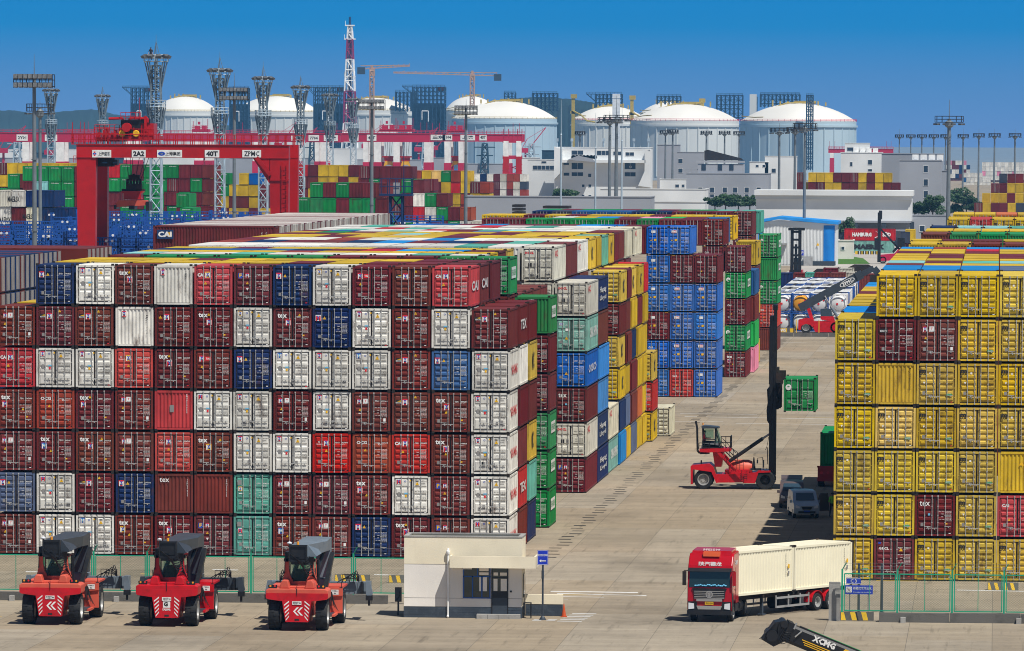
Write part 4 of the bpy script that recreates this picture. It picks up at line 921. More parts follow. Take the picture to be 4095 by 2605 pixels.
block(804,1368,.9,.42,'striped barrier behind the fence, left of the two near the third stacker',n=2)
block(851,1369,.9,.42,'striped barrier behind the fence, right neighbour of the first barrier',n=2)
block(933,1371,1.0,.45,'striped barrier showing beside the left end of the booth',n=2)
block(2340,1388,.9,.45,'striped barrier behind the right fence, left of the pair',n=2)
block(2378,1389,.85,.45,'striped barrier behind the right fence, right of the pair',n=2)
b=MB(); b.box(-.32,0,0,.32,.45,2.12); b.box(-.30,-.02,2.12,.30,.43,2.14); o=b.obj('concrete_post',['concrete'],loc=gnd(1962,1460)); tag(o,'squat pale concrete post at the fence end beside the truck','post')
def pole(d,yb,h,r,label,matn='slate paint'):
    b=MB(); b.tube((0,0,0),(0,0,h),r,n=10); b.tube((0,0,h),(0,0,h+.02),r*1.1,n=10); b.box(-.12,-.12,0,.12,.12,.03)
    o=b.obj('steel_pole',[matn],loc=gnd(d,yb),smooth=True); tag(o,label,'pole','steel poles behind the right fence')
pole(2019,1440,2.75,.075,'short grey pole behind the blue sign'); pole(2073,1440,2.75,.08,'short grey pole right of the blue sign')
T=thing('area_sign','blue two panel sign board on thin legs at the end of the fence','sign',gnd(2018,1455))
b=MB(); b.box(-.68,-.02,1.90+.02,.14,.02,2.28); b.box(-.66,-.03,1.94,.12,-.02,1.96,1); b.box(-.66,-.03,2.24,.12,-.02,2.26,1); b.text('C 3',-.27,2.10,.19,1,y=-.034,w=.34,bold=.02); b.obj('number_panel',['sign blue','decal white'],T)
b=MB(); b.box(-.74,-.02,1.36,.80,.02,1.86); b.box(-.70,-.03,1.46,-.36,-.021,1.78,1); b.text('前置拦截作业区',.22,1.70,.16,1,y=-.034,w=1.02,bold=.01); b.text('Pre-interception Area',.22,1.47,.085,1,y=-.034,w=.98); b.bar((-.62,-.035,1.52),(-.44,-.035,1.7),.03,.004,2); b.bar((-.44,-.035,1.52),(-.6,-.035,1.72),.03,.004,2); b.obj('name_panel',['sign blue','decal white','orange'],T)
for x in (-.48,.55): b=MB(); b.tube((x,.03,0),(x,.03,1.9),.03,n=6); b.obj('leg',['grey steel'],T)
# booth
P0=gnd(950,1452); T=thing('guard_booth','flat roofed cream booth with slate base, canopy and drain pipe','booth',P0); bw=6.56; bd=2.9
b=MB()
b.box(0,0,.62,bw,.18,2.98,1); b.box(0,0,2.985,bw,.18,4.50,0)      # front wall: paler lower field, cream upper
T_front=b
b.box(0,.18,.62,.18,bd,4.5,0); b.box(bw-.18,.18,2.4,bw,bd,4.5,0); b.box(0.18,bd-.18,.62,bw-.18,bd,4.5,0); b.box(bw-.18,.18,.62,bw,.9,2.4,0); b.box(bw-.18,2.0,.62,bw,bd,2.4,0); b.box(bw-.18,.9,.62,bw,2.0,1.1,0)
b.box(.18,.18,3.9,bw-.18,bd-.18,4.0,2)
for z in (1.1,2.98): b.box(0,-.004,z-.012,bw,.002,z+.004,3)
w=b.obj('wall',['cream plaster','pale plaster','dark concrete','dark steel'],T)
b=MB(); b.box(-.03,-.03,4.5,bw+.03,.22,4.56); b.box(-.03,bd-.22,4.5,bw+.03,bd+.03,4.56); b.box(-.03,.22,4.5,.22,bd-.22,4.56); b.box(bw-.22,.22,4.5,bw+.03,bd-.22,4.56); b.obj('parapet',['concrete'],T)
b=MB(); b.box(-.02,-.02,0,bw+.02,bd+.02,.60)
for r_ in range(4):
    x=-.02-(.3 if r_%2 else 0)
    while x<bw:
        a=max(x+.012,-.02); c=min(x+.6,bw+.02)
        if c>a: b.box(a,-.028,.02+.145*r_,c-.012,-.02,.15+.145*r_)
        x+=.6
b.obj('slate_base',['slate tile'],T)
b=MB(); b.box(2.62,-.95,2.85,bw+.85,-.85,3.50); b.box(bw+.75,-.85,2.85,bw+.85,bd-.3,3.50); b.box(2.62,-.85,2.85,2.72,-.02,3.5); b.box(2.72,-.85,2.85,bw+.75,-.03,2.95); b.box(bw+.03,-.03,2.85,bw+.75,bd-.4,2.95); b.box(2.72,-.84,2.95,bw+.74,-.04,2.97,1); b.obj('canopy',['cream plaster','dark concrete'],T)
b=MB(); x0,x1=3.30,4.82
for x in (x0,x0+.5,x0+1.02,x1-.05): b.box(x,-.05,1.14,x+.06,-.01,2.35)
for z in (1.12,2.32,2.84): b.box(x0,-.05,z-.03,x1+.02,-.01,z+.03)
for x in (x0,x0+.78,x1-.04): b.box(x,-.05,2.35,x+.05,-.01,2.84)
f=b.obj('window',['blue steel'],T); b=MB(); b.box(x0+.02,-.018,1.14,x1,-.005,2.84); b.obj('pane',['glass dark'],f)
b=MB(); b.box(x0+.9,-.022,1.5,x0+1.0,-.019,2.3); b.box(x0+1.1,-.022,1.5,x0+1.33,-.019,2.3); b.box(x0+.9,-.022,2.4,x1-.1,-.019,2.55); b.box(x0+.9,-.022,2.62,x1-.1,-.019,2.8); b.obj('inner_wall',['pale plaster'],f)
b=MB(); b.box(4.88,-.06,.2,4.94,-.01,2.85); b.box(5.76,-.06,.2,5.82,-.01,2.85); b.box(4.94,-.05,.2,5.76,-.02,1.14,1); b.box(4.94,-.05,2.24,5.76,-.02,2.30); b.box(4.94,-.05,1.14,5.76,-.02,1.5,2)
d=b.obj('door',['black paint','slate paint','black paint'],T); b=MB(); b.box(4.94,-.035,1.5,5.76,-.02,2.24); b.box(4.94,-.035,2.3,5.76,-.02,2.84); b.obj('pane',['glass dark'],d)
b=MB(); b.box(5.0,-.045,1.52,5.22,-.038,2.2); b.box(5.40,-.045,1.52,5.74,-.038,2.2); b.box(5.0,-.045,2.38,5.25,-.038,2.55); b.box(5.36,-.045,2.38,5.74,-.038,2.55); b.obj('inner_wall',['pale plaster'],d)
b=MB(); b.tube((2.46,-.10,.12),(2.46,-.10,3.55),.055,n=12); b.lathe([(.06,0),(.11,.08),(.11,.22),(.05,.26)],(2.46,-.10,3.5),'z',12); b.tube((2.46,-.10,3.7),(2.46,.02,3.85),.06,n=10); b.tube((2.46,-.10,.14),(2.46,-.2,.05),.06,n=10)
for z in (1.9,2.9): b.lathe([(.066,0),(.066,.04)],(2.46,-.10,z),'z',12)
b.obj('drain_pipe',['white paint'],T,smooth=True)
b=MB(); b.box(4.1,-.55,0,bw-.05,-.02,.24); 
for i in range(1,4): b.box(4.1+i*.6,-.553,.0,4.115+i*.6,-.55,.24,1)
b.obj('step',['concrete','dark steel'],T); b=MB(); b.box(5.92,-.03,1.45,6.02,-.01,1.55); b.tube((3.3,-.12,2.78),(3.8,-.12,2.78),.06,n=8,mi=1); b.obj('switch_box',['black paint','white paint'],T)
b=MB(); b.box(bw+.02,.95,1.1,bw+.05,1.95,2.4); b.obj('side_window',['glass dark'],T)
P1=gnd(1236,1449); b=MB(); b.box(0,.2,0,2.05,.45,.66,1); b.box(-.02,.17,.66,2.07,.48,1.20)
for r_ in range(4):
    x=-(.25 if r_%2 else 0)
    while x<2.05: b.box(max(x,0)+.01,.19,.02+.16*r_,min(x+.5,2.05)-.01,.2,.165+.16*r_,1); x+=.5
o=b.obj('low_wall',['cream plaster','slate tile'],loc=P1); tag(o,'short cream wall with dark slate base right of the booth','wall')
b=MB(); b.path([(-.2,-.1,0),(-.2,-.1,.85),(.2,-.1,.85),(.2,-.1,0)],.025,6); b.path([(-.2,.2,0),(-.2,.2,.85),(.2,.2,.85),(.2,.2,0)],.025,6); b.box(-.22,-.12,.83,.22,.22,.87); b.path([(-.2,-.1,.3),(-.2,.2,.3)],.02); b.path([(.2,-.1,.3),(.2,.2,.3)],.02); o=b.obj('stool',['black paint'],loc=gnd(1240,1454)); tag(o,'small black metal stand between booth and low wall','stand')
b=MB(); b.box(-.18,0,.75,.18,.3,1.55); b.box(-.05,.1,0,.05,.2,.75); b.path([(.05,-.02,1.35),(.12,-.05,1.15),(.02,-.05,1.0),(-.08,-.02,.85)],.015,5,1); o=b.obj('electric_box',['slate paint','black paint'],loc=gnd(936,1447)); tag(o,'grey electric box on a post at the booth left end','electric box')
T=thing('direction_sign','tall blue arrow sign on a black pole beside the booth','sign',gnd(1276,1458))
b=MB(); b.tube((0,0,0),(0,0,3.1),.055,n=10); b.lathe([(.2,0),(.2,.02),(.07,.22)],(0,0,0),'z',8); b.tube((0,-.08,2.3),(0,-.08,2.75),.075,n=8); b.obj('pole',['slate paint'],T,smooth=True)
b=MB(); b.box(-.30,-.06,3.05,.30,-.03,3.87); b.text('放射性检测车辆',0,3.60,.13,1,y=-.064,w=.52,bold=.01); b.bar((-.14,-.068,3.28),(.18,-.068,3.28),.05,.005,1,up=(0,1,0)); b.raw([(-.20,-.068,3.28),(-.09,-.068,3.37),(-.09,-.068,3.19)],[(0,1,2)],1)
for q in ((-.28,3.07,.28,3.085),(-.28,3.835,.28,3.85),(-.285,3.07,-.27,3.85),(.27,3.07,.285,3.85)): b.quad(*q,1,-.064)
b.obj('sign_panel',['sign blue','decal white'],T)
b=MB(); b.box(-.17,-.17,0,.17,.17,.04); b.lathe([(.13,.04),(.02,.74),(.001,.75)],(0,0,0),'z',16); b.lathe([(.092,.26),(.067,.40)],(0,0,0),'z',16,1); o=b.obj('traffic_cone',['orange','decal white'],loc=gnd(1326,1451),smooth=True); tag(o,'orange traffic cone beside the short cream wall','traffic cone')
# ---------------- painted ground lines ----------------
def marks(name,lst,m_,label):
    b=MB()
    for (x0,y0,x1,y1,w) in lst:
        p=gnd(x0,y0);q=gnd(x1,y1); b.raw([(p.x,p.y-w/2,.004),(q.x,q.y-w/2,.004),(q.x,q.y+w/2,.004),(p.x,p.y+w/2,.004)],[(0,1,2,3)])
    o=b.obj(name,[m_]); kind(o,'structure'); return o
marks('road_lines_white',[(1295,1391,1500,1394,.55),(1310,1396,1520,1401,.4),(1280,1403,1420,1405,.25),(1205*0+1300,1409,1335,1410,.12),(1610,980,1960,986,.35),(1600,973,1780,975,.3),(1560,991,1700,992,.25),(1730,996,1960,999,.3),(1830,805,1900,807,.3),(60,1345,140,1346,.6),(400,1353,470,1354,.6),(500,1340,560,1341,.6),(880,1352,930,1353,.6),(2120,1365,2200,1366,.35),(2250,1388,2408,1391,.5)],'line white','')
marks('road_lines_yellow',[(1322,1398,1380,1399,.15),(1420,1399,1500,1400,.15),(70,1372,130,1373,.5),(330,1350,420,1352,.5),(1860,981,1960,983,.2),(2060,1366,2160,1367,.4),(0,1557*0+1450,5,1451,.1)],'line yellow','')
b=MB(); y=1302.
p0=gnd(1292,1302); 
for i in range(150):
    Y=p0.y-4+3.02*i
    if Y>960 : break
    x=p0.x+(.30 if i%4<2 else 0)-.0; w=.83
    if 500<Y<505: continue
    b.box(x-w/2,Y,.004,x+w/2,Y+.62,.008)
kind(b.obj('lane_dashes',['line black']),'structure')
b=MB()
for i in range(6):
    p=gnd(1310+i*7,1462-i*3.6); b.raw([(p.x,p.y,.005),(p.x+1.35,p.y,.005),(p.x+1.35,p.y+.5,.005),(p.x,p.y+.5,.005)],[(0,1,2,3)])
for d in (1250,1283): p=gnd(d,1460); b.raw([(p.x,p.y,.005),(p.x+.5,p.y,.005),(p.x+.6,p.y+1.0,.005),(p.x+.1,p.y+1.,.005)],[(0,1,2,3)])
defm('faded line',(.5,.49,.47),.8,dirt=.9,dscale=2.5,dcol=(.30,.28,.25)); kind(b.obj('crossing_stripes',['faded line']),'structure')
# ---------------- red lorry with two cream containers ----------------
def lorry():
    p=gnd(1668,1464); T=thing('container_lorry','red tractor unit with dark windscreen hauling a loaded skeletal trailer','lorry',p,math.radians(-7))
    w=1.25
    # cab: side profile lofted across, front at y=0
    prof=[(0,.62),(-.03,1.0),(0,1.9),(.10,2.85),(.22,3.15),(.55,3.62),(.75,3.78),(2.25,3.86),(2.35,3.8),(2.35,.95),(1.6,.95),(1.45,1.15),(.65,1.15),(.5,.62)]
    b=MB(); b.prism(prof,'x',-w,w); o=b.obj('cab',['lorry red'],T); bv=o.modifiers.new('b','BEVEL'); bv.width=.07; bv.segments=3; bv.angle_limit=math.radians(40)
    b=MB(); b.prism([(.55,3.60),(.75,3.92),(2.3,4.02),(2.3,3.8),(.9,3.7)],'x',-1.1,1.1); b.obj('roof_fairing',['lorry red'],T)
    b=MB(); b.prism([(.42,3.62),(.5,3.86),(.85,3.9),(.85,3.72)],'x',-.45,.48); b.text('PFE1599',0.05,3.80,.001,0) if 0 else None; b.obj('roof_lamp_box',['orange'],T)
    b=MB(); b.text('PFE1599',0,3.98,.12,0,y=.70,w=.95,bold=.04); b.text('陕汽德龙',0,3.22,.26,0,y=.18,w=1.30,bold=.03)
    b.T=Matrix.Identity(4); b.obj('cab_lettering',['decal white'],T)
    b=MB(); b.text('T-MVP',1.35,3.25,.26,0,y=w+.012,w=1.05,face='+x',bold=.03); b.obj('side_lettering',['decal white'],T)
    # windscreen + visor
    b=MB(); b.raw([(-1.15,-.016,1.95),(1.15,-.016,1.95),(1.12,.085,2.84),(-1.12,.085,2.84)],[(0,1,2,3)]); 
    for (xx,i) in ((-1.12,0),(1.12,0)): pass
    b.obj('windscreen',['glass dark'],T)
    b=MB(); b.prism([(-.12,2.82),(-.02,2.90),(.26,3.06),(.26,2.80),(.08,2.80)],'x',-1.22,1.22); b.obj('sun_visor',['black paint'],T)
    b=MB(); rn=random.Random(4)
    for i in range(18): x=-.8+i*.1; b.lathe([(.01,0),(.06,.02),(.05,.06),(.005,.08)],(x,-.03+rn.uniform(0,.01),2.0+rn.uniform(-.01,.05)),'z',7)
    b.obj('dashboard_cloths',['decal cyan'],T)
    b=MB(); b.bar((-.6,-.05,1.95),(-.2,-.03,2.25),.02,.02); b.obj('wiper',['black paint'],T); b=MB(); b.bar((.2,-.05,1.95),(.6,-.03,2.2),.02,.02); b.obj('wiper',['black paint'],T)
    # side window
    b=MB(); b.prism([(.35,2.05),(.42,2.75),(1.15,2.75),(1.15,1.95),(.55,1.95)],'x',w-.01,w+.012); b.prism([(.35,2.05),(.42,2.75),(1.15,2.75),(1.15,1.95),(.55,1.95)],'x',-w-.012,-w+.01); b.obj('side_window',['glass dark'],T)
    b=MB(); b.box(w+.001,.32,1.2,w+.012,.345,3.0); b.box(w+.001,1.28,1.2,w+.012,1.30,3.0); b.box(w+.001,.32,1.18,w+.012,1.3,1.2); b.box(w,1.05,1.72,w+.03,1.2,1.78); b.box(w+.0,.0,.62,w+.01,.5,1.6); b.obj('door_seam',['black paint'],T)
    # grille
    b=MB(); b.prism([(-.98,1.88),(.98,1.88),(.90,1.72),(.85,1.30),(-.85,1.30),(-.90,1.72)],'y',-.065,.0); b.obj('grille_panel',['black paint'],T)
    b=MB()
    for z in (1.72,1.62,1.52,1.42,1.34): b.box(-.84,-.09,z-.018,.84,-.066,z+.018)
    b.box(-.72,-.10,1.17,.72,-.03,1.30); b.prism([(-.72,.92),(.72,.92),(.62,.70),(-.62,.70)],'y',-.085,-.03); b.obj('grille',['chrome'],T)
    b=MB(); b.lathe([(.16,0),(.20,0),(.20,-.03),(.16,-.03),(.16,0)],(0,-.08,1.55),'y',24,0); b.text('S',0,1.55,.22,0,y=-.112,bold=.05); b.obj('badge',['chrome'],T)
    b=MB(); b.box(-1.24,-.13,.42,1.24,.3,.66); b.box(-.6,-.11,.66,.6,-.02,.72); b.prism([(-1.2,.66),(-.62,.66),(-.72,1.15),(-1.22,1.15)],'y',-.055,-.02); b.prism([(1.2,.66),(.62,.66),(.72,1.15),(1.22,1.15)],'y',-.055,-.02); b.obj('bumper',['black paint'],T)
    for s in (-1,1):
        b=MB(); b.prism([(s*1.16,.72),(s*.84,.76),(s*.86,1.04),(s*1.16,1.08)],'y',-.10,-.05); b.obj('headlight',['lamp glass'],T)
    b=MB(); b.quad(-.24,.98,.24,1.15,0,-.10); b.text('沪E1599',0,1.065,.11,1,y=-.104,w=.4,bold=.02); b.obj('number_plate',['decal yellow','decal black'],T)
    for s in (-1,1):
        b=MB(); b.bar((s*1.22,.2,2.85),(s*1.42,-.1,2.85),.04,.04); b.box(s*1.30,-.16,2.05,s*1.50,-.02,2.82); b.obj('mirror',['lorry red' if s>0 else 'dark steel'],T)
    b=MB(); b.box(1.20,1.15,.55,1.26,2.2,.95); b.box(-1.26,1.15,.55,-1.2,2.2,.95); b.tube((1.0,2.8,.75),(1.0,3.9,.75),.28,n=12); b.box(.75,2.5,.45,1.2,4.1,.6); b.box(-.45,2.3,.85,.45,6.3,1.05); b.box(-1.0,2.5,.5,-.6,4.0,1.0); b.obj('tractor_frame',['black paint'],T)
    b=MB(); b.path([(1.1,2.42,2.9),(1.15,2.42,1.0)],.06,8); b.obj('exhaust_pipe',['grey steel'],T)
    for x in (-1.03,1.03): wheel(T,(x,1.05,.5),.5,.3,'x',20,face=1 if x>0 else -1,lugs=False)
    for x in (-.95,.95): wheel(T,(x,4.9,.5),.5,.55,'x',20,face=1 if x>0 else -1,lugs=False)
    return T,p
T,pt=lorry()
# trailer: own heading
ca=math.radians(31); cp=at(1727,1399,346.6)   # near front lower corner of the first cream container
fx,fy=math.sin(ca),math.cos(ca)            # running backwards along the trailer
tr=bpy.data.objects.new('trailer',None); COL.objects.link(tr)
Mx=Matrix.Translation((cp.x-math.cos(ca)*1.22,cp.y+math.sin(ca)*1.22,0))@Matrix.Rotation(-ca,4,'Z')
# the trailer empty sits under the lorry thing
b=MB(); b.T=Mx
for x in (-.5,.5): b.box(x-.08,0.2,.95,x+.08,12.6,1.22)
for y in (.3,3.,6.1,6.6,9.,12.4): b.box(-1.2,y-.08,1.05,1.2,y+.08,1.2)
b.obj('trailer_frame',['dark steel'],T)
b=MB(); b.T=Mx
for s in (-1,1):
    for z in (.45,.95): b.box(s*1.18,4.3,z-.06,s*1.23,7.7,z+.06)
    for y in (4.3,5.6,6.8,7.7): b.box(s*1.15,y-.04,.4,s*1.2,y+.04,1.1)
b.obj('side_guard',['rim grey'],T)
for s in (-1,1): b=MB(); b.T=Mx; b.box(s*.75,3.3,.12,s*.9,3.45,1.1); b.box(s*.65,3.2,.05,s*1.0,3.55,.12); b.obj('landing_leg',['slate paint'],T)
b=MB(); b.T=Mx; b.tube((-.4,6.2,.62),(.4,6.2,.62),.42,n=14); b.obj('spare_wheel',['rubber'],T)
b=MB(); b.T=Mx
for s in (-1,1):
    for y in (8.6,9.95):
        pts=[(y+.64*math.cos(a),.52+.62*math.sin(a)) for a in [math.pi*i/8 for i in range(9)]]
        for q,r_ in zip(pts,pts[1:]): b.bar((s*.95,q[0],q[1]),(s*.95,r_[0],r_[1]),.55,.03)
b.obj('mudguard',['orange' if 0 else 'red machine paint'],T)
bpy.data.objects.remove(tr)
iM=(Matrix.Translation(pt)@Matrix.Rotation(math.radians(-7),4,'Z')).inverted()
for ch in T.children:
    if ch.name.split('.')[0] in ('trailer_frame','side_guard','landing_leg','spare_wheel','mudguard'): ch.data.transform(iM)
for s in (-1,1):
    for y in (8.6,9.95):
        wo_=wheel(T,(s*.95,y,.5),.5,.55,'x',22,face=s,lugs=False)
        wo_.data.transform(iM@Mx); wo_.children[0].data.transform(iM@Mx)
# the two cream containers
def cream(y0,label):
    q=Mx@Vector((0,y0,1.22)); 
    o=bpy.data.objects.new('shipping_container',body_mesh(6.06,2.62,'door')); COL.objects.link(o); o.location=q; o.rotation_euler=(0,0,-ca); o.color=(.88,.80,.55,1)
    tag(o,label,'shipping container','cream containers on the lorry')
    o.material_slots[0].link='OBJECT'; o.material_slots[0].material=M['cream container']
    for s in (-1,1):
        d=bpy.data.objects.new('door',door_mesh(s,2.62,'rib')); COL.objects.link(d); d.parent=o; d.color=(.25,.25,.22,1) if y0<1 else o.color
        for xx in ((-.62,-.18) if s<0 else (.18,.62)):
            r=bpy.data.objects.new('lock_rod',rod_mesh(2.62,1)); COL.objects.link(r); r.parent=d; r.location=(xx,0,0)
    b=MB(); b.text('B',0,0,.001,0) if 0 else None
    for i,ch in enumerate('PCSU4507336'): b.text(ch,5.25,2.15-i*.115,.085,K_,y=1.226,face='+x')
    b.raw([(1.226,5.45,1.35),(1.226,5.62,1.35),(1.226,5.62,1.58),(1.226,5.45,1.58)],[(0,1,2,3)],Y_); b.raw([(1.226,5.45,1.0),(1.226,5.6,1.0),(1.226,5.6,1.2),(1.226,5.45,1.2)],[(0,1,2,3)],G_)
    b.obj('side_lettering',DEC,o)
cream(0,'cream container at the front of the lorry trailer, just behind the cab'); cream(6.14,'cream container on the rear half of the lorry trailer')
# ---------------- empty-container handler ----------------
pe=gnd(1656,1148); YE=pe.y
T=thing('container_handler','red lift truck with tall black mast raising a green container','container handler',(pe.x,YE,0))
def G(z_x,z_y): return ((z_x-250)/111.8,(668-z_y)/111.8)   # picture of the side view, in metres
b=MB()
b.prism([G(140,475),G(150,465),G(300,450),G(335,480),G(375,612),G(360,615),G(318,520),G(160,500),G(160,625),G(142,628)],'y',-1.6,1.6)
b.prism([G(355,540),G(460,540),G(465,610),G(375,612)],'y',-1.5,1.5)
b.prism([G(460,545),G(620,520),G(620,608),G(465,612)],'y',-1.3,1.3)
b.prism([G(600,535),G(700,520),G(720,505),G(822,508),G(822,520),G(720,525),G(690,615),G(600,612)],'y',-1.6,1.6)
b.prism([G(430,505),G(640,500),G(640,545),G(430,545)],'y',-1.0,1.0)
b.obj('chassis',['red machine paint'],T)
b=MB(); b.lathe([(.001,-.9),(.5,-.9),(.62,-.6),(.62,.6),(.5,.9),(.001,.9)],(G(560,480)[0],0,G(560,480)[1]-.1),'x',16); b.obj('fuel_tank',['faded red paint'],T,smooth=True)
b=MB(); b.prism([G(362,355),G(395,355),G(612,590),G(612,615),G(590,612)],'y',-1.5,-1.35); b.prism([G(362,355),G(395,355),G(612,590),G(612,615),G(590,612)],'y',1.35,1.5); b.prism([G(325,355),G(420,355),G(400,480),G(345,480)],'y',-1.0,1.0); b.obj('cab_support',['red machine paint'],T)
b=MB(); b.prism([G(215,325),G(480,318),G(480,345),G(300,355),G(215,352)],'y',-1.5,1.0); b.obj('cab_platform',['red machine paint'],T)
b=MB()
c0,c1=G(238,135)[0],G(398,0)[0]; zb=G(0,322)[1]; zt=G(0,140)[1]; zm=G(0,245)[1]
for x,x2 in ((c0+.05,c0),(c0+.95,c0+1.0),(c1-.02,c1-.5)):
    for y in (-1.2,.5): b.bar((x,y,zb),(x2,y,zt),.08,.08)
b.box(c0-.02,-1.25,zb,c1,.55,zb+.12); b.prism([G(228,135),G(250,128),G(372,138),G(380,150),G(232,152)],'y',-1.3,.6,2); b.box(c0,-1.24,zb+.1,c0+1.3,-1.2,zb+.42,1); b.prism([G(235,280),G(330,290),G(420,300),G(420,325),G(225,325)],'y',-1.24,-1.2,1); b.box(c0,.5,zb+.1,c1-.2,.54,zb+.5,1); b.box(c0-.03,-1.2,zb+.1,c0+.02,.5,zb+.6,1)
b.bar((c0,-1.22,zm),(c0+1.0,-1.22,zm),.05,.06); cab=b.obj('cab',['black paint','grey steel','slate paint'],T)
b=MB(); b.prism([G(258,160),G(330,160),G(330,230),G(258,230)],'y',-1.2,-1.19); b.prism([G(345,150),G(372,150),G(400,240),G(400,275),G(350,280)],'y',-1.2,-1.19); b.raw([(c1-.5,-1.2,zt),(c1-.5,.5,zt),(c1,.5,zb+.3),(c1,-1.2,zb+.3)],[(0,1,2,3)]); b.box(c0+.02,.5,zb+.6,c1-.6,.51,zt); b.obj('window',['glass clear'],cab)
b=MB(); b.path([(G(298,360)[0],-.8,G(0,362)[1]),(G(215,366)[0],-.8,G(0,366)[1]),(G(195,350)[0],-.8,G(0,345)[1]),(G(190,150)[0],-.8,G(0,150)[1]),(G(178,95)[0],-.8,G(0,92)[1])],.085,8); b.obj('exhaust_pipe',['black paint'],T,smooth=True)
b=MB(); px_,pz_=G(478,318)
railing(b,(G(400,0)[0],-1.45,G(0,320)[1]),(G(478,0)[0],-1.45,G(0,320)[1]),.92,2,.03); railing(b,(G(478,0)[0],-1.45,G(0,320)[1]),(G(478,0)[0],.9,G(0,320)[1]),.92,3,.03); railing(b,(G(210,0)[0],-1.45,G(0,325)[1]),(G(300,0)[0],-1.45,G(0,325)[1]),.45,2,.03)
ladder(b,(G(430,0)[0],-1.5,G(0,340)[1]),(G(540,0)[0],-1.5,G(0,440)[1]),.5,6,.025,ax=(0,1,0)); railing(b,(G(470,0)[0],-1.7,G(0,390)[1]),(G(540,0)[0],-1.7,G(0,440)[1]),.8,2,.025); ladder(b,(G(600,0)[0],-1.6,G(0,500)[1]),(G(600,0)[0],-1.6,G(0,590)[1]),.4,5,.02); railing(b,(G(530,0)[0],-1.55,G(0,500)[1]),(G(590,0)[0],-1.55,G(0,500)[1]),.72,2,.02)
b.bar((G(410,220)[0],-1.3,G(0,235)[1]),(G(530,355)[0],-1.5,G(0,360)[1]),.04,.04); b.bar((G(400,0)[0],-1.3,G(0,260)[1]),(G(520,0)[0],-1.5,G(0,400)[1]),.04,.04)
b.obj('railing',['black paint'],T)
b=MB()
for y in (-.75,.75):
    p_=G(465,437);q_=G(748,240);r_=G(800,205); b.tube((p_[0],y,p_[1]),(q_[0],y,q_[1]),.13,n=12); b.tube((q_[0],y,q_[1]),(r_[0],y,r_[1]),.07,n=10,mi=1)
b.obj('lift_cylinder',['black paint','rim grey'],T,smooth=True)
zmast=14.0; mx=G(836,0)[0]
b=MB()
for y in (-.85,.85):
    b.box(mx-.28,y-.15,.75,mx-.02,y+.15,13.2); b.box(mx+.02,y-.12,1.0,mx+.22,y+.12,zmast)
for z in (1.2,4.2,7.2,10.2,13.0): b.box(mx-.22,-.8,z,mx+.0,.8,z+.22)
b.box(mx-.05,-.95,zmast-.35,mx+.28,.95,zmast+.05)
b.tube((mx-.1,0,.9),(mx-.1,0,12.0),.11,n=8)
b.prism([(mx-.25,7.9),(mx-.48,7.6),(mx-.42,6.6),(mx-.50,6.0),(mx-.45,5.2),(mx-.25,4.9)],'y',-.5,.5)
for i in range(3): hose(b,(mx-.4,-.9,3.2-.1*i),(mx-.35,-.9,1.9),.0,.03)
hose(b,(mx-.28,-.6,12.5),(mx-.28,-.6,8.),.2,.05); hose(b,(mx-.30,-.9,4.0),(mx-.55,-.9,3.0),.2,.02)
mast=b.obj('mast',['black paint'],T)
zc0=6.0
b=MB(); b.box(mx+.22,-.9,zc0+.1,mx+.42,.9,zc0+3.3); b.box(mx+.4,-2.9,zc0+1.9,mx+.62,2.9,zc0+2.7); b.box(mx+.3,-3.05,zc0+2.2,mx+.85,-2.75,zc0+2.95); b.box(mx+.3,2.75,zc0+2.2,mx+.85,3.05,zc0+2.95); b.tube((mx+.35,-1.0,zc0+.9),(mx+.35,-2.2,zc0+.9),.12,n=8); b.box(mx+.42,-1.2,zc0+.2,mx+.62,-.9,zc0+2.2); b.box(mx+.42,.9,zc0+.2,mx+.62,1.2,zc0+2.2)
for i in range(5): hose(b,(mx+.3,-1.0,zc0+1.0+.1*i),(mx+.25,-1.3,zc0+.3),-.2,.025)
b.obj('spreader',['dark steel'],T)
for y in (-1.25,1.25):
    wheel(T,(0,y,.73),.73,.5,'y',26,face=-1 if y<0 else 1); wheel(T,(4.72,y,.73),.73,.6,'y',26,face=-1 if y<0 else 1,rim='black paint')
b=MB(); b.tube((G(760,0)[0],-1.4,G(0,500)[1]),(G(755,0)[0],-1.4,G(0,395)[1]),.03); b.path([(G(755,0)[0],-1.4,G(0,395)[1]),(G(712,0)[0],-1.4,G(0,400)[1]),(G(708,0)[0],-1.4,G(0,440)[1])],.02); b.box(G(704,0)[0],-1.5,G(0,445)[1],G(716,0)[0],-1.3,G(0,415)[1]); b.box(G(755,0)[0],-1.5,G(0,480)[1],G(768,0)[0],-1.3,G(0,415)[1]); b.obj('mirror',['black paint'],T)
b=MB(); b.tube((G(678,0)[0],-1.0,G(0,500)[1]),(G(678,0)[0],-1.0,G(0,395)[1]),.15,.04,n=10); b.box(G(650,0)[0],-1.3,G(0,505)[1],G(740,0)[0],-.7,G(0,490)[1]); b.obj('marker_cone',['dark cloth'],T)
b=MB(); b.tube((G(240,0)[0],-.9,G(0,125)[1]),(G(240,0)[0],-.9,G(0,105)[1]),.05,n=8); b.tube((G(228,0)[0],-.9,G(0,455)[1]),(G(228,0)[0],-.9,G(0,425)[1]),.06,n=8,mi=1); b.obj('beacon',['amber','black paint'],T)
person('person','operator in a red shirt seated in the handler cab',(pe.x+G(292,0)[0]-.35,YE-.55,zb-.42),math.radians(90),'red shirt','dark cloth','sit')
# the lifted green container, doors towards us
gx=pe.x+mx+.86+1.25
container(gx,YE-3.05,zc0,'g',L=6.06,H=2.62,sp='I',num='0025630',vis='FTS',style='wide',side=None,label='green container held up in the air by the lift truck',group=None,pr=9e9)
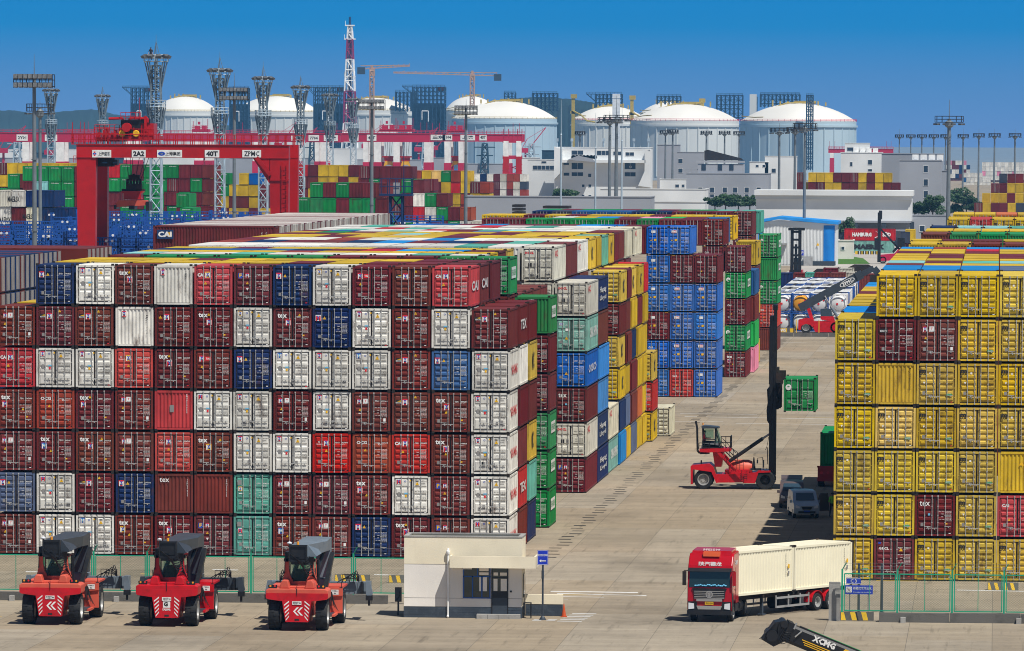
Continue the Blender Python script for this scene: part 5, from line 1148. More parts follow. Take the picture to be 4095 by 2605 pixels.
# ---------------- second lorry behind the right stack ----------------
p=gnd(1953,1146); T=thing('container_lorry','dark red lorry mostly hidden behind the yellow wall, green box on it','lorry',(p.x+.2,p.y,0),group=None)
b=MB(); b.box(-1.2,0,.55,1.2,2.2,1.5); b.box(-1.22,-.1,.45,1.22,.3,.7); b.box(-1.1,2.2,.8,1.1,12,1.15); b.box(-1.25,-.02,1.5,1.25,.15,1.62); b.obj('trailer_frame',['gantry red'],T)
b=MB()
for x in (-.9,-.4,.4,.9): b.tube((x,-.03,1.1),(x,-.02,1.1),.12,n=10)
b.obj('tail_lamp',['decal red'],T)
for x in (-.95,.95): wheel(T,(x,.9,.5),.5,.5,'x',18,lugs=False); wheel(T,(x,2.2,.5),.5,.5,'x',18,lugs=False)
container(p.x+.2+.18,p.y+.5,1.5,'g',L=12.2,H=2.7,sp=None,front='corr',vis='FT',label='green container on the hidden lorry, its edge beside the yellow wall',group=None,pr=9e8)
# ---------------- vans ----------------
def van(px,py,rz,paint,label,door=False,tail=False):
    T=thing('parked_van',label,'van',gnd(px,py),rz,'vans in the shade of the yellow wall')
    prof=[(0,.35),(-.04,.62),(0,.88),(.22,1.02),(.95,1.18),(1.62,1.74),(1.9,1.84),(3.9,1.90),(4.4,1.86),(4.62,1.55),(4.7,.9),(4.68,.38)]
    rings=[]
    for x in (-.90,-.86,-.55,0,.55,.86,.90):
        k={.90:.93,.86:.99}.get(abs(x),1.)
        ins=0 if abs(x)<.8 else .03
        rings.append([(x*(1.-.10*max(0,(z-1.0)))*1., y*(1 if abs(x)<.8 else .985)+(.05 if abs(x)>.8 and y<1 else (.0)), z if z<1.0 else 1.0+(z-1.0)*(.97 if abs(x)>.8 else 1)) for y,z in prof])
    b=MB(); b.loft(rings); b.obj('body',[paint],T,smooth=True)
    b=MB(); b.raw([(-.66,.985,1.25),(.66,.985,1.25),(.60,1.56,1.735),(-.60,1.56,1.735)],[(0,1,2,3)]); b.obj('windscreen',['glass blue'],T)
    b=MB()
    for s in (-1,1):
        for y0,y1 in ((1.55,2.4),(2.5,3.4),(3.5,4.3)):
            b.raw([(s*.875,y0,1.2),(s*.875,y1,1.2),(s*.81,y1,1.70),(s*.81,y0+(.25 if y0<1.6 else 0),1.70)],[(0,1,2,3)])
    b.obj('side_window',['glass blue'],T)
    b=MB(); b.prism([(-.42,.86),(.42,.86),(.30,.62),(-.30,.62)],'y',-.075,-.03); b.obj('grille',['chrome'],T)
    b=MB(); b.prism([(-.38,.83),(.38,.83),(.28,.65),(-.28,.65)],'y',-.085,-.07); b.box(-.6,-.07,.38,.6,-.02,.52); b.obj('air_intake',['black paint'],T)
    for s in (-1,1):
        b=MB(); b.prism([(s*.80,.74),(s*.50,.72),(s*.52,.86),(s*.80,.98)],'y',-.06,.02); b.obj('headlight',['lamp glass'],T)
    b=MB(); b.quad(-.22,.46,.22,.58,0,-.08); b.obj('number_plate',['decal blue'],T)
    for s in (-1,1): b=MB(); b.box(s*.90,1.25,1.05,s*1.08,1.35,1.25); b.obj('mirror',[paint],T)
    for x in (-.80,.80): wheel(T,(x,.85,.32),.32,.22,'x',18,face=1 if x>0 else -1,lugs=False); wheel(T,(x,3.75,.32),.32,.22,'x',18,face=1 if x>0 else -1,lugs=False)
    if door:
        b=MB(); b.T=Matrix.Translation((.90,1.5,0))@Matrix.Rotation(math.radians(-62),4,'Z'); b.prism([(0,.45),(1.0,.45),(1.0,1.15),(.9,1.7),(.25,1.7),(0,1.1)],'x',-.03,.03); b.obj('open_door',['van dark'],T)
    if tail:
        b=MB(); b.T=Matrix.Translation((0,4.5,1.88))@Matrix.Rotation(math.radians(12),4,'X'); b.box(-.78,0,-.03,.78,1.1,.03); b.obj('tailgate',[paint],T)
    return T
van(1897,1220,math.radians(8),'van grey','silver grey van facing us with its side door open',door=True)
van(1862,1196,math.radians(2),'van dark','dark brown van parked behind the silver one, tailgate raised',tail=True)
pw=gnd(1957,1217); person('person','worker in a green high visibility vest walking beside the yellow wall',pw,math.radians(20),'hi vis','dark cloth','walk')
# ---------------- black crane boom in the lower right corner ----------------
YB_=318.; a=at(1824,1474,YB_); c=at(2092,1584,YB_+1.0); d=(c-a).normalized(); up=Vector((0,0,1)); n_=d.cross(Vector((0,1,0))); 
T=thing('crane_boom','black telescopic boom with yellow stripes and white lettering, cut by the frame','crane boom',a)
Rb=Matrix((d,Vector((0,1,0)),Vector((0,1,0)).cross(d)*-1)).transposed().to_4x4() 
zz=d.cross(Vector((0,1,0))); zz=zz if zz.z>0 else -zz; yy=zz.cross(d); Rb=Matrix((d,yy,zz)).transposed().to_4x4()
b=MB(); b.T=Rb; L=(c-a).length+1
b.prism([(.0,-.55),(.85,-.55),(1.0,-.35),(1.0,.30),(.85,.42),(.0,.42),(-.1,.3),(-.1,-.4)],'x',.75,L); b.box(1.2,.0,.42,L,.4,.5) ; b.obj('boom_section',['black paint'],T)
b=MB(); b.T=Rb; b.prism([(-.15,-.5),(1.0,-.5),(1.0,.5),(-.15,.5)],'x',.55,.85); b.prism([(-.35,-.9),(.3,-1.0),(.75,-.5),(.75,.35),(.35,.5),(-.1,.2)],'y',-.05,.9); b.tube((.0,-.2,-.5),(.0,1.1,-.5),.3,n=12); b.tube((.35,-.2,.3),(.35,1.1,.3),.2,n=12)
for i in range(6): hose(b,(.1,-.15,.3-.05*i),(.9,-.2,.1-.1*i),.25+.05*i,.02); hose(b,(-.1,-.1,.2),(-.3-.05*i,-.1,-.9),.1,.015)
b.obj('boom_head',['black paint'],T)
b=MB(); b.T=Rb; sg=-.15
b.text('XCMG',2.6,.20,.34,0,y=-.115,w=1.25,bold=.05)
for i,z in enumerate((-.10,-.20,-.30)): b.box(1.5+.1*i,-.118,z-.022,4.6,-.114,z+.022,1)
for i in range(4): b.raw([(3.6+i*.55,-.12,.0),(3.9+i*.55,-.12,.0),(4.05+i*.55,-.12,.3),(3.75+i*.55,-.12,.3)],[(0,1,2,3)],1)
b.box(1.6,.02,.505,L,.12,.52,2); b.obj('lettering',['decal white','decal yellow','decal green'],T)
b=MB(); b.T=Rb; b.tube((.9,-.14,.25),(.9,-.14,.6),.05,n=8); b.tube((1.3,-.2,.3),(1.1,-.2,-.1),.04,n=6); b.obj('pin',['rim grey'],T)
# ---------------- picture-zoom coordinates to the 2408 grid ----------------
def Zm(ox,oy,sc): return lambda x,y: ((ox+x/sc)/KD,(oy+y/sc)/KD)
zA=Zm(0,0,1.532); zB=Zm(1024,0,1.532); zC=Zm(2048,300,1.532); zD=Zm(3072,300,1.532); zL=Zm(0,560,3.01); zS=Zm(3080,900,1.983); zH=Zm(3300,780,3.004)
# ---------------- stacks at the left, doors facing the lane ----------------
def sidestack(Xr,Y0,n,ztop,cols,tiers,L,H,lab,grp,lowtop=0):
    for i in range(n):
        for t in range(tiers):
            cc=cols[(i*3+t*5)%len(cols)]
            container(Xr,Y0+1.25+2.5*i,ztop-H*(t+1),cc,L=L,H=H,rz=math.pi/2,sp='c' if t==0 else None,front='door' if t<2 else 'corr',full=t<2,vis='FT' if t==0 else ('F' if t==1 else ''),label=(f"{CN[cc]} container end, {ORD[min(i+1,13)]} back, {'top' if t==0 else 'second'} tier of {lab}") if t<2 and i<13 else None,group=grp)
a=at(0,604,491)
sidestack(a.x,491,13,a.z,'bbnnbbnNdnbn',6,12.2,2.9,'the left edge stack','door ends at the left edge')
a=at(203,584,530)
sidestack(a.x,530.3,6,a.z,'bnSbmb',6,30,2.9,'the short stack behind it','door ends at the left edge')
a=at(648,531.5,617.3)
for i in range(46):
    cc='mbwmwmwwbwmwwbw'[i%15]
    for t in range(6):
        if t and i not in (0,1,45): continue
        container(a.x,617.3+1.25+2.55*i,a.z-2.95*(t+1),cc if t==0 else 'm',L=12.2,H=2.95,rz=math.pi/2,vis='FTS' if t==0 else '',front='door',full=False,label=('long maroon container with a white and yellow logo panel on its side' if i==0 and t==0 else None),pr=9e9 if i==0 and t==0 else 0)
p=at(357,531,617.2)
b=MB(); w_=(a.x-p.x); hz=a.z
b.box(p.x+.5,617.22,hz-1.35,p.x+2.15,617.26,hz-.45); b.text('CAI',p.x+1.3,hz-.9,.55,1,y=617.215,w=1.35,bold=.05); b.box(p.x+1.5,617.212,hz-1.1,p.x+2.0,617.214,hz-.7,2); b.text('CAI',p.x+1.3,hz-.9,.55,1,y=617.205,w=1.35,bold=.05)
for xx in (-.9,-1.35): b.text('CAIU2953',a.x+xx,hz-.75,.16,1,y=617.215,vert=True)
LOGO=b
# ---------------- tall stacks in the mid distance ----------------
def wall(fn,xz,yz,Y,rows,lab,H=2.9,L=12.2,text=None,doors='',lim=True,pitch=2.5,drop=True):
    x,y=fn(xz,yz); p=at(x,y,Y); n=max(len(r) for r in rows)
    for t,row in enumerate(rows):
        for k,cc in enumerate(row):
            if cc in '. ': continue
            D_=(cc.isupper() and cc not in 'NLGOSQY')
            container(p.x+1.25+pitch*k,Y+random.uniform(-.1,.1),p.z-H*(t+1),cc,L=L,H=H,vis='F'+('T' if t==0 or rows[t-1][k:k+1] in ('.',' ','') else '')+('S' if k==len(row)-1 or row[k+1] in '. ' else ''),full=False,front='door' if (k*7+t*3)%5==0 and cc in 'mb' else 'corr',text='E' if cc=='g' else None,
              label=f"{CN[cc]} container, {ORD[t+1]} tier, {ORD[k+1]} column of {lab}" if lim and k<13 else None,group=f"containers of {lab}")
    if drop:
        for k in range(n):
            z=p.z-H*len(rows)
            while z>.5:
                h=min(z,H*2); container(p.x+1.25+pitch*k,Y+.4,z-h,'m',L=L,H=h,full=False,vis='',label=None); z-=h
    return p
wall(zL,270,312,1190,['ggggmm','mcggmm','gnmgmm','mgggmm','gmmggm'],'the green stack left of the gantry leg')
wall(zL,-60,405,1240,['.gby','ggmg','mgmg'],'the small pile at the left edge',lim=False)
wall(zL,-40,275,1500,['myyyyyyyyybm','yymyyyyyymym'],'far yellow row',lim=False)
wall(zL,1165,292,1322,['grgmgggmmb','mggmggmmgm','gmmggmmgmb','gmgggmggmm','mgmgmgmgmm'],'the green and maroon stack under the gantry')
wall(zL,2120,640,1240,['g','m'],'front step',lim=False); wall(zL,2165,815,1200,['g','m'],'front step',lim=False); wall(zL,1585,495,1270,['gg','mg','gg','gm'],'the step below the spreader',lim=False)
wall(zA,1160,1060,1560,['ymyg.yu','myygyyym','bmyybbym','mmbmyymy','ymbgymbm'],'the yellow maroon pile inside the gantry')
wall(zB,195,1010,1540,['yrmyyym','bmkyymyo','mmybyyoe','mbmbmybo'],'the mixed pile beside the right gantry leg')
wall(zB,330,1118,1190,['gmgmmm'],'the front green and maroon row',drop=False)
wall(zB,250,1212,1188,['gggmggm','ggmmmmg'],'the lowest green row in the centre')
wall(zB,628,1018,1445,['mmmmm','mgmmmgm','gmmgmmm','mgmmwmm'],'the maroon block in the centre')
wall(zB,955,1045,1600,['oyYgoy.','rymyrymo','myrmyoyy','wmygymoy','mgmwwemy'],'the cascade of mixed boxes',)
wall(zB,890,1100,1330,['gm','mwgm','mrwgmo','gwmmgweo'],'the near end of the cascade')
wall(zB,1210,1065,2350,['orownwmeoow','mwgeommwoed','omwmdemwmwo','mdwowmewdom'],'far orange heap',lim=False)
wall(zA,-20,1165,1060,['ewnn','wmsnn','mnwsnn'],'the stack behind the left mast')
a=at(*zL(690,600),1010)
# lettering on the pale stack
b=MB(); 
for (q,h_,s_) in (((165,715),1.0,'MAERSK'),((60,965),1.0,'MAERSK'),((345,925),.9,'MAERSK')):
    w=at(*zL(*q),1059.2); b.text(s_,w.x,w.z,h_,0,y=1059.2,w=2.1,bold=.03)
ML=b
wall(zD,245,598,1880,['yyymmmymyy','mmyymmymymm'],'the yellow and maroon rows above the long white building')
wall(zD,175,598,1884,['b','my'],'rows end',lim=False)
wall(zD,1415,605,1950,['dmmm','mmyyy'],'the upper right far pile',drop=False); wall(zD,1365,665,1940,['mmyyym','yyymym'],'rpile',lim=False,drop=False); wall(zD,1310,725,1900,['yyymyym','mymmyyd'],'the lower right far pile')
wall(zD,1262,785,1890,['bymmydd'],'rpile',lim=False)
wall(zD,1310,535,4200,['w'*16,'w'*16,'pwww'*4,'w'*16],'far',lim=False,H=3.0); wall(zD,1080,525,4300,['mpbwwp','wwmmnwn','mnwwnmw','wwwnmwwww'],'far',lim=False,H=3.0); wall(zD,1190,600,3900,['wwwww','Nwwwwww','wwwewww'],'far',lim=False)
# ---------------- blue reefer racks ----------------
def rack(x0,x1,yt,Y,label):
    a=at(x0,yt,Y);c=at(x1,yt,Y); zt=a.z; T=MB(); w=c.x-a.x; n=max(2,int(w/2.1)); rn=random.Random(int(Y))
    for j in (0,2.2):
        for i in range(n+1):
            x=w*i/n; T.box(x-.11,j,0,x+.11,j+.2,zt+(.9 if (i+int(Y))%5 else 1.7))
        z=zt
        while z>max(0,zt-9):
            T.box(0,j,z-.22,w,j+.12,z); T.box(0,j,z+.42,w,j+.07,z+.52); T.box(0,j,z+.9,w,j+.08,z+1.0); T.box(0,j,z-1.3,w,j+.07,z-1.2)
            for i in range(n*3): T.box(w*i/(n*3),j,z,w*i/(n*3)+.05,j+.05,z+.95)
            z-=2.6
    z=zt
    while z>max(0,zt-9):
        T.box(0,.1,z-.1,w,2.3,z-.04)
        for i in range(n):
            if rn.random()<.2: x=w*(i+.5)/n; T.box(x-.4,.9,z,x+.4,1.6,z+.9)
        z-=2.6
    for i in range(n):
        x=w*(i+.3)/n; T.bar((x,0,zt-2.6),(x+w/n*.6,0,zt-.2),.08,.08)
    o=thing('reefer_rack',label,'reefer rack',(a.x,Y,0),group='blue reefer racks')
    T.obj('rack_frame',['blue steel'],o)
    for i in range(0,n,2):
        x=w*(i+.5)/n+rn.uniform(-1.2,1.2); z=zt+rn.uniform(-.6,1.4); b=MB()
        for dx in (-.36,.36): b.lathe([(.01,-.02),(.17,-.02),(.17,.1),(.01,.12)],(x+dx,-.15,z),'y',10); 
        b.box(x-.05,-.1,z-2.2,x+.05,0,z+.1,1)
        b.obj('twin_lamp',['lamp glass','blue steel'],o)
rack(150,362,578,755,'nearest blue steel rack between the left stacks and the logo container')
rack(-10,362,560,800,'second blue steel rack from the front, spanning behind the grey mast')
rack(-10,362,547,850,'third blue rack from the front, behind the gantry leg')
rack(-10,470,536,905,'fourth blue rack, reaching just above the logo container')
rack(120,560,526,965,'fifth blue rack in the middle of the blue field')
rack(180,620,517,1030,'sixth blue rack below the green containers')
rack(225,640,510,1090,'farthest blue rack at the foot of the green containers')
rack(920,1040,520,1150,'small blue rack in the centre behind the long roofs')
# ---------------- red rail gantry ----------------
def gantry():
    Y=750.; s=FPX/KD/Y; org=at(430,340,Y); T=thing('rail_gantry_crane','red rail gantry crane with white sign boards, two legs and a hanging spreader','gantry crane',(org.x,Y,0))
    def P(x,y): w=at(x,y,Y); return (w.x-org.x,w.z)
    def Q(zx,zy,f=zA): return P(*f(zx,zy))
    xl,zt=Q(468,885); xr,_=P(679,341); zb=Q(0,968)[1]; zt=P(430,340)[1]; zb=P(430,372)[1]
    b=MB(); b.box(xl,0,zb,xr,1.5,zt); b.box(xl,10,zb,xr,11.5,zt); b.box(xl-.05,-.06,zt-.12,xr+.05,1.56,zt); b.box(xl-.03,-.05,zb,xr+.03,1.55,zb+.1)
    b.prism([(xr-2.3*1.9,zb+.05),(xr-2.35,zb-3.0),(xr-2.35,zb+.05)],'y',.05,1.45)
    b.obj('girder',['gantry red'],T)
    for (x0,x1) in ((xl,xl+2.35),(xr-2.3,xr)):
        for y in (0,10):
            b=MB(); t=.35; b.prism([(x0,zb+.02),(x1,zb+.02),(x1-.1,12),(x1-t,1.2),(x0+t,1.2),(x0+.15,12)],'y',y+.05,y+1.45); b.obj('leg',['gantry red'],T)
    for (x0) in (xl+.2,xr-2.1):
        b=MB(); b.box(x0,-1.5,.4,x0+1.9,13,1.4); b.obj('sill_beam',['gantry red'],T)
        for y in (-.8,1.4,9.6,11.9): b=MB(); b.lathe([(.01,-.1),(.35,-.1),(.35,.1),(.01,.1)],(x0+.9,y,.36),'x',14); b.obj('wheel',['grey steel'],T)
    b=MB()
    for y in (-.1,1.6,9.9,11.6): railing(b,(xl-.6,y,zt),(xr+.5,y,zt),1.15,26,.045)
    railing(b,(xl-.6,-.1,zt),(xl-.6,11.6,zt),1.15,6,.04); b.box(xl-.6,-.12,zt-.08,xr+.5,0,zt)
    for i in range(4): b.tube((xl-.5+i*.9*1.6,.1,zt),(xl-.5+i*1.44,.1,zt+2.6 if i<2 else zt+1.6),.05,n=5)
    ladder(b,(xr-.5,-.15,1.5),(xr-.5,-.15,zb-.5),.6,40,.05); railing(b,(xl-.3,-.4,zb-.6),(xl+.1,-.4,zb-.6),.8,2,.03)
    b.box(xr-2.2,-.12,zb-2.6,xr+.1,-.02,zb-2.5); b.bar((xr-3.9,-.1,zb+.1),(xr-2.2,-.1,zb-2.0),.12,.5)
    b.obj('walkway',['gantry red'],T)
    # trolley
    x0,zq=Q(570,880); x1,_=Q(935,880); zt2=Q(0,770)[1]
    b=MB(); b.box(x0+2.9,1.0,zt+.5,x1,10,zt+1.0); b.box(x0+3.2,1.2,zt+1.0,x0+5.6,4,zt+2.9,1); b.box(x1-2.4,1.6,zt+1.0,x1-.1,5,zt+2.5); b.box(x1-2.0,1.5,zt+2.5,x1-.5,4,zt+3.0,1); b.box(x1-1.2,1.3,zt+1.0,x1-.9,1.5,zt+3.4); b.lathe([(.01,-1),(.55,-1),(.55,1),(.01,1)],(x1-3.2,1.0,zt+2.0),'y',14); b.box(x0+5.0,2,zt+1.0,x1-2.8,8,zt+2.4,1); b.box(x0,2.,zt+.3,x0+2.9,9,zt+.8)
    for i in range(6): b.box(x0+.3+i*.5,1.5+i%2,zt+.8,x0+.6+i*.5,3,zt+1.4+.3*(i%3))
    b.path([(x0+3.4,1.5,zt+1),(x0+3.4,1.5,Q(0,722)[1]),(x0+1.7,1.5,Q(0,725)[1])],.16,6); b.path([(x1-3.0,1.5,zt+1),(x1-3.0,1.5,Q(0,722)[1]),(x1-.8,1.5,Q(0,722)[1]),(x1-.8,1.5,zt+2.6)],.16,6)
    for i in range(5): b.tube((x0+i*1.6,1.1,zt+.5),(x0+i*1.6,1.1,zt+2.0),.05,n=5)
    b.tube((x1-2,3,zt+3),(x1-2,3,zt+5.6),.03,n=5)
    b.obj('trolley',['gantry red','black paint'],T)
    b=MB(); b.box(x0+2.9,.9,zt+3.0,x0+5.6,1.1,zt+3.05); railing(b,(x0,.9,zt+.7),(x1,.9,zt+.7),1.1,12,.05); railing(b,(x0+3.2,1.2,zt+2.9),(x0+5.6,1.2,zt+2.9),.9,4,.04); railing(b,(x0,1.4,zt+1.6),(x0+3,1.4,zt+1.6),.7,5,.04); b.obj('trolley_railing',['gantry red'],T)
    b=MB()
    for zx in (742,828): c=Q(zx,820); b.lathe([(.01,0),(.42,0),(.35,-.15),(.01,-.15)],(c[0],.85,c[1]),'y',14)
    b.obj('rope_drum',['decal yellow'],T)
    # operator cab
    a_=Q(585,968);c_=Q(705,1038); b=MB(); b.box(a_[0],1.8,c_[1]+.3,c_[0]-.6,4,a_[1]); b.box(c_[0]-.6,2,c_[1]+.5,c_[0],3.5,a_[1]-.2,1); b.obj('operator_cab',['dark steel','black paint'],T)
    b=MB(); b.box(a_[0]+.5,1.78,c_[1]+.7,c_[0]-1.2,1.8,a_[1]-.5); b.box(c_[0]-.55,1.98,c_[1]+.7,c_[0]-.1,2,a_[1]-.5); b.obj('cab_window',['glass blue'],T)
    # ropes, head block, spreader
    b=MB()
    for zx,tx in ((715,735),(758,748),(800,772),(860,805),(745,745),(835,795)):
        p_=Q(zx,960);q_=Q(tx,1110); b.tube((p_[0],8.0,p_[1]),(q_[0],8.0,q_[1]),.035,n=4)
    b.obj('hoist_rope',['black paint'],T)
    b=MB(); p_=Q(710,1120);q_=Q(815,1175)
    for zx in (725,745,765,785,805): c=Q(zx,1068); e_=Q(zx,1175); b.box(c[0]-.12,7.6,e_[1],c[0]+.12,8.4,c[1]-.3*abs((zx-765)/20)); 
    b.box(Q(735,0)[0],7.5,Q(0,1100)[1],Q(800,0)[0],8.5,Q(0,1070)[1]); b.box(Q(690,0)[0],7.5,Q(0,1172)[1],Q(830,0)[0],8.5,Q(0,1158)[1]); b.box(Q(720,0)[0],7.4,Q(0,1160)[1],Q(812,0)[0],8.6,Q(0,1125)[1])
    b.obj('head_frame',['dark steel'],T)
    b=MB(); b.prism([Q(690,1175),Q(830,1175),Q(815,1190),Q(815,1225),Q(705,1225),Q(705,1190)],'y',7.1,8.9); b.obj('head_block',['gantry red'],T)
    b=MB(); b.prism([Q(672,1232),Q(845,1232),Q(868,1285),Q(860,1258),Q(650,1280),Q(655,1262)],'y',6.8,9.2) if 0 else b.prism([Q(672,1232),Q(845,1232),Q(856,1262),Q(654,1274)],'y',6.8,9.2); b.obj('spreader',['faded red paint'],T)
    b=MB(); c=Q(862,1275); b.box(c[0]-.3,6.7,c[1]-.4,c[0]+.1,9.3,c[1]+.7); c=Q(655,1275); b.box(c[0]-.1,6.7,c[1]-.2,c[0]+.2,9.3,c[1]+.3); b.box(Q(740,0)[0],6.8,Q(0,1285)[1],Q(775,0)[0],9.2,Q(0,1260)[1]); b.obj('spreader_arm',['black paint'],T)
    b=MB()
    def board(za,zb_,txt,fn=zA,bold=.02,ex=None):
        p0=P(*fn(za,917));p1=P(*fn(zb_,972)); b.box(p0[0],-.10,p1[1]+.12,p1[0],-.05,p0[1]-.05,0); cx=(p0[0]+p1[0])/2; cz=(p0[1]+p1[1])/2+.03; w=p1[0]-p0[0]
        if txt: b.text(txt,cx+(w*.13 if ex else 0),cz,(p0[1]-p1[1])*(.58 if not ex else .42),1,y=-.11,w=w*(.8 if not ex else .6),bold=bold)
        return cx,cz,w
    cx,cz,w=board(565,682,'上海盛东',ex=1); 
    for i,(dx,dz,k) in enumerate(((-.42,.0,3),(-.32,.0,3),(-.37,.18,2),(-.37,-.18,2))): b.box(cx+dx*w-.10,-.112,cz+dz-.09,cx+dx*w+.10,-.108,cz+dz+.09,k)
    board(808,893,'2A2',bold=.05); cx,cz,w=board(963,1116,'上港集团',ex=1); b.text('O',cx-.32*w,cz,.5,3,y=-.112,w=.9,bold=.1); b.text('SIPG',cx-.32*w,cz,.2,1,y=-.115,w=.6); board(1255,1344,'40T',bold=.05); board(1485,1600,'ZPMC')
    b.obj('sign_board',['decal white','decal black','decal red','decal blue'],T)
gantry()
# access tower in front of it
def lattice(b,x,y,z0,z1,w0,w1,n,r,mi=0,zig=True):
    for k in range(4):
        sx=(-1,1,1,-1)[k];sy=(-1,-1,1,1)[k]; b.tube((x+sx*w0/2,y+sy*w0/2,z0),(x+sx*w1/2,y+sy*w1/2,z1),r,n=5,mi=mi)
    pts=lambda t:[(x+sx*(w0+(w1-w0)*t)/2,y+sy*(w0+(w1-w0)*t)/2,z0+(z1-z0)*t) for sx,sy in ((-1,-1),(1,-1),(1,1),(-1,1))]
    for i in range(n):
        a_=pts(i/n);c_=pts((i+1)/n)
        for k in range(4):
            j=(k+1)%4; b.tube(c_[k],c_[j],r*.6,n=4,mi=mi,cap=False)
            if zig: b.tube(a_[k if i%2 else j],c_[j if i%2 else k],r*.6,n=4,mi=mi,cap=False)
p=at(932,461,760); T=thing('access_tower','dark blue lattice tower with a railed platform behind the long container block','tower',(p.x,760,0))
b=MB(); lattice(b,0,0,0,p.z,1.5,1.5,10,.14); b.obj('lattice_shaft',['navy steel'],T)
b=MB(); b.box(-2,-1.2,p.z,2,1.2,p.z+.25); railing(b,(-1.9,-1.1,p.z+.2),(1.9,-1.1,p.z+.2),1.9,4,.05); railing(b,(-1.9,1.1,p.z+.2),(1.9,1.1,p.z+.2),1.9,4,.05); railing(b,(1.9,-1.1,p.z+.2),(1.9,1.1,p.z+.2),1.9,2,.05); b.tube((.9,0,p.z),(.9,0,p.z+6.5),.05,n=5); b.box(-.3,-.6,p.z+.25,.4,.4,p.z+1.6,1); b.obj('platform',['navy steel','rim grey'],T)
# ---------------- light masts ----------------
def mast_bar(x,ybar0,ybar1,w,spike,yb,Y,dia,label):
    p=at(x,yb,Y); s=ppm(Y); H=p.z; T=thing('light_mast',label,'light mast',(p.x,Y,0),group='masts with double rows of floodlights')
    zt=at(x,ybar0,Y).z; zbm=at(x,ybar1,Y).z; W=w/s/2; zs=at(x,spike,Y).z; r=dia/s/2
    b=MB(); b.tube((0,0,0),(0,0,zt),r*1.25,r*.75,n=12); b.tube((0,0,zt),(0,0,zs),.06,.02,n=5); 
    for z in (8,16,24):
        if z<zbm: b.tube((0,0,z),(0,0,z+.12),r*1.3,n=12)
    b.obj('pole',['grey steel'],T,smooth=True)
    b=MB(); h=(zt-zbm)
    for z in (zbm+.1*h,zbm+.6*h,zt): 
        for y in (-.9,.9): b.bar((-W,y,z),(W,y,z),.09,.09)
    for i in range(7): 
        xx=-W+2*W*i/6; 
        for y in (-.9,.9): b.bar((xx,y,zbm),(xx,y,zt),.08,.08)
        b.bar((xx,-.9,zbm+.6*h),(xx,.9,zbm+.6*h),.08,.08)
    b.obj('lamp_frame',['dark steel'],T)
    for z in (zbm+.22*h,zt-.14*h):
        for i in range(8):
            xx=-W*.88+2*W*.88*i/7; b=MB(); d=W*.105
            b.prism([(-.55,-.22),(.1,-.32),(.25,.0),(.1,.28),(-.35,.25)],'x',xx-d,xx+d); b.T=None
            o=b.obj('floodlight',['floodlight'],T); o.location=(0,-.9,z)
mast_bar(81.5,176,207,92,127,575,700,11,'tall grey floodlight mast at the far left, nearest of its kind')
mast_bar(551,207,237,66,172,512,900,9,'grey floodlight mast crossing the right part of the red gantry')
mast_bar(874,235,259,60,200,505,1000,8.5,'grey floodlight mast left of the blue access tower')
mast_bar(1095,249,271,52,233,526,1150,8,'grey floodlight mast beside the pale wall in the centre')
def ring(b,z,R,n,mi=0,lamps=True,rr=.06,drop=0.):
    pts=[(R*math.cos(2*math.pi*i/n),R*math.sin(2*math.pi*i/n),z) for i in range(n)]
    for dz in (0,-.55,-1.1): 
        for i in range(n): b.tube(Vector(pts[i])+Vector((0,0,dz)),Vector(pts[(i+1)%n])+Vector((0,0,dz)),rr,n=4,mi=mi,cap=False)
    for q in pts: b.tube(q,(q[0],q[1],z-1.1),rr,n=4,mi=mi,cap=False); b.tube((q[0],q[1],z-1.1),(0,0,z-1.1),rr,n=4,mi=mi,cap=False)
def lattice_tower(x,yr,w,spike,ymid,wmid,yb,Y,bw,label,man=False):
    s=ppm(Y); zt=at(x,yr,Y).z; zm=at(x,ymid,Y).z; zs=at(x,spike,Y).z; px=at(x,yr,Y).x; R1=w/s/2; R2=wmid/s/2; wb=bw/s
    zw=zt-R1*2.1; T=thing('lattice_light_tower',label,'light tower',(px,Y,0),group='lattice towers with crowns of lamps')
    b=MB(); lattice(b,0,0,0,zm-4,wb,wb,12,.17*wb/2.2); b.obj('lower_shaft',['pale steel'],T)
    b=MB(); lattice(b,0,0,zm-4,zt-1,wb,wb*.8,10,.15*wb/2.2); b.tube((0,0,zm-6),(0,0,zt),.2,n=6)
    for (z,R) in ((zt,R1*.8),(zm,R2*.85)):
        for k in range(8):
            a_=2*math.pi*k/8; b.tube((wb*.45*math.cos(a_),wb*.45*math.sin(a_),z-1.1-R*2.5),(R*1.15*math.cos(a_),R*1.15*math.sin(a_),z-.3),.12*Y/1060,n=4,cap=False); b.tube((wb*.45*math.cos(a_),wb*.45*math.sin(a_),z-1.1-R*.3),(R*.7*math.cos(a_),R*.7*math.sin(a_),z-1.1-R*.9),.08,n=4,cap=False)
    b.tube((0,0,zt),(0,0,zs),.08,.03,n=5); 
    for k in range(3): a_=2*math.pi*k/3; b.tube((.8*math.cos(a_),.8*math.sin(a_),zt),(0,0,zt+3),.05,n=4)
    b.obj('upper_shaft',['lattice grey'],T)
    b=MB(); ring(b,zt+.75,R1,12); b.obj('top_platform',['pale steel'],T)
    b=MB(); ring(b,zm+.9,R2,12); b.obj('middle_platform',['pale steel'],T)
    for k in range(10):
        a_=2*math.pi*k/10; R=R1*1.0; b=MB(); b.T=Matrix.Translation((R*math.cos(a_),R*math.sin(a_),zt+.55))@Matrix.Rotation(a_,4,'Z')@Matrix.Rotation(.5,4,'Y'); b.box(-.3,-.4,-.22,.5,.4,.22); b.obj('floodlight',['floodlight'],T)
    if man: person('person','tiny figure standing on the top platform of the tallest lattice tower',(px-R1*.35,Y-R1*.6,zt-.2),0,'dark cloth','dark cloth','stand',scale=1.25)
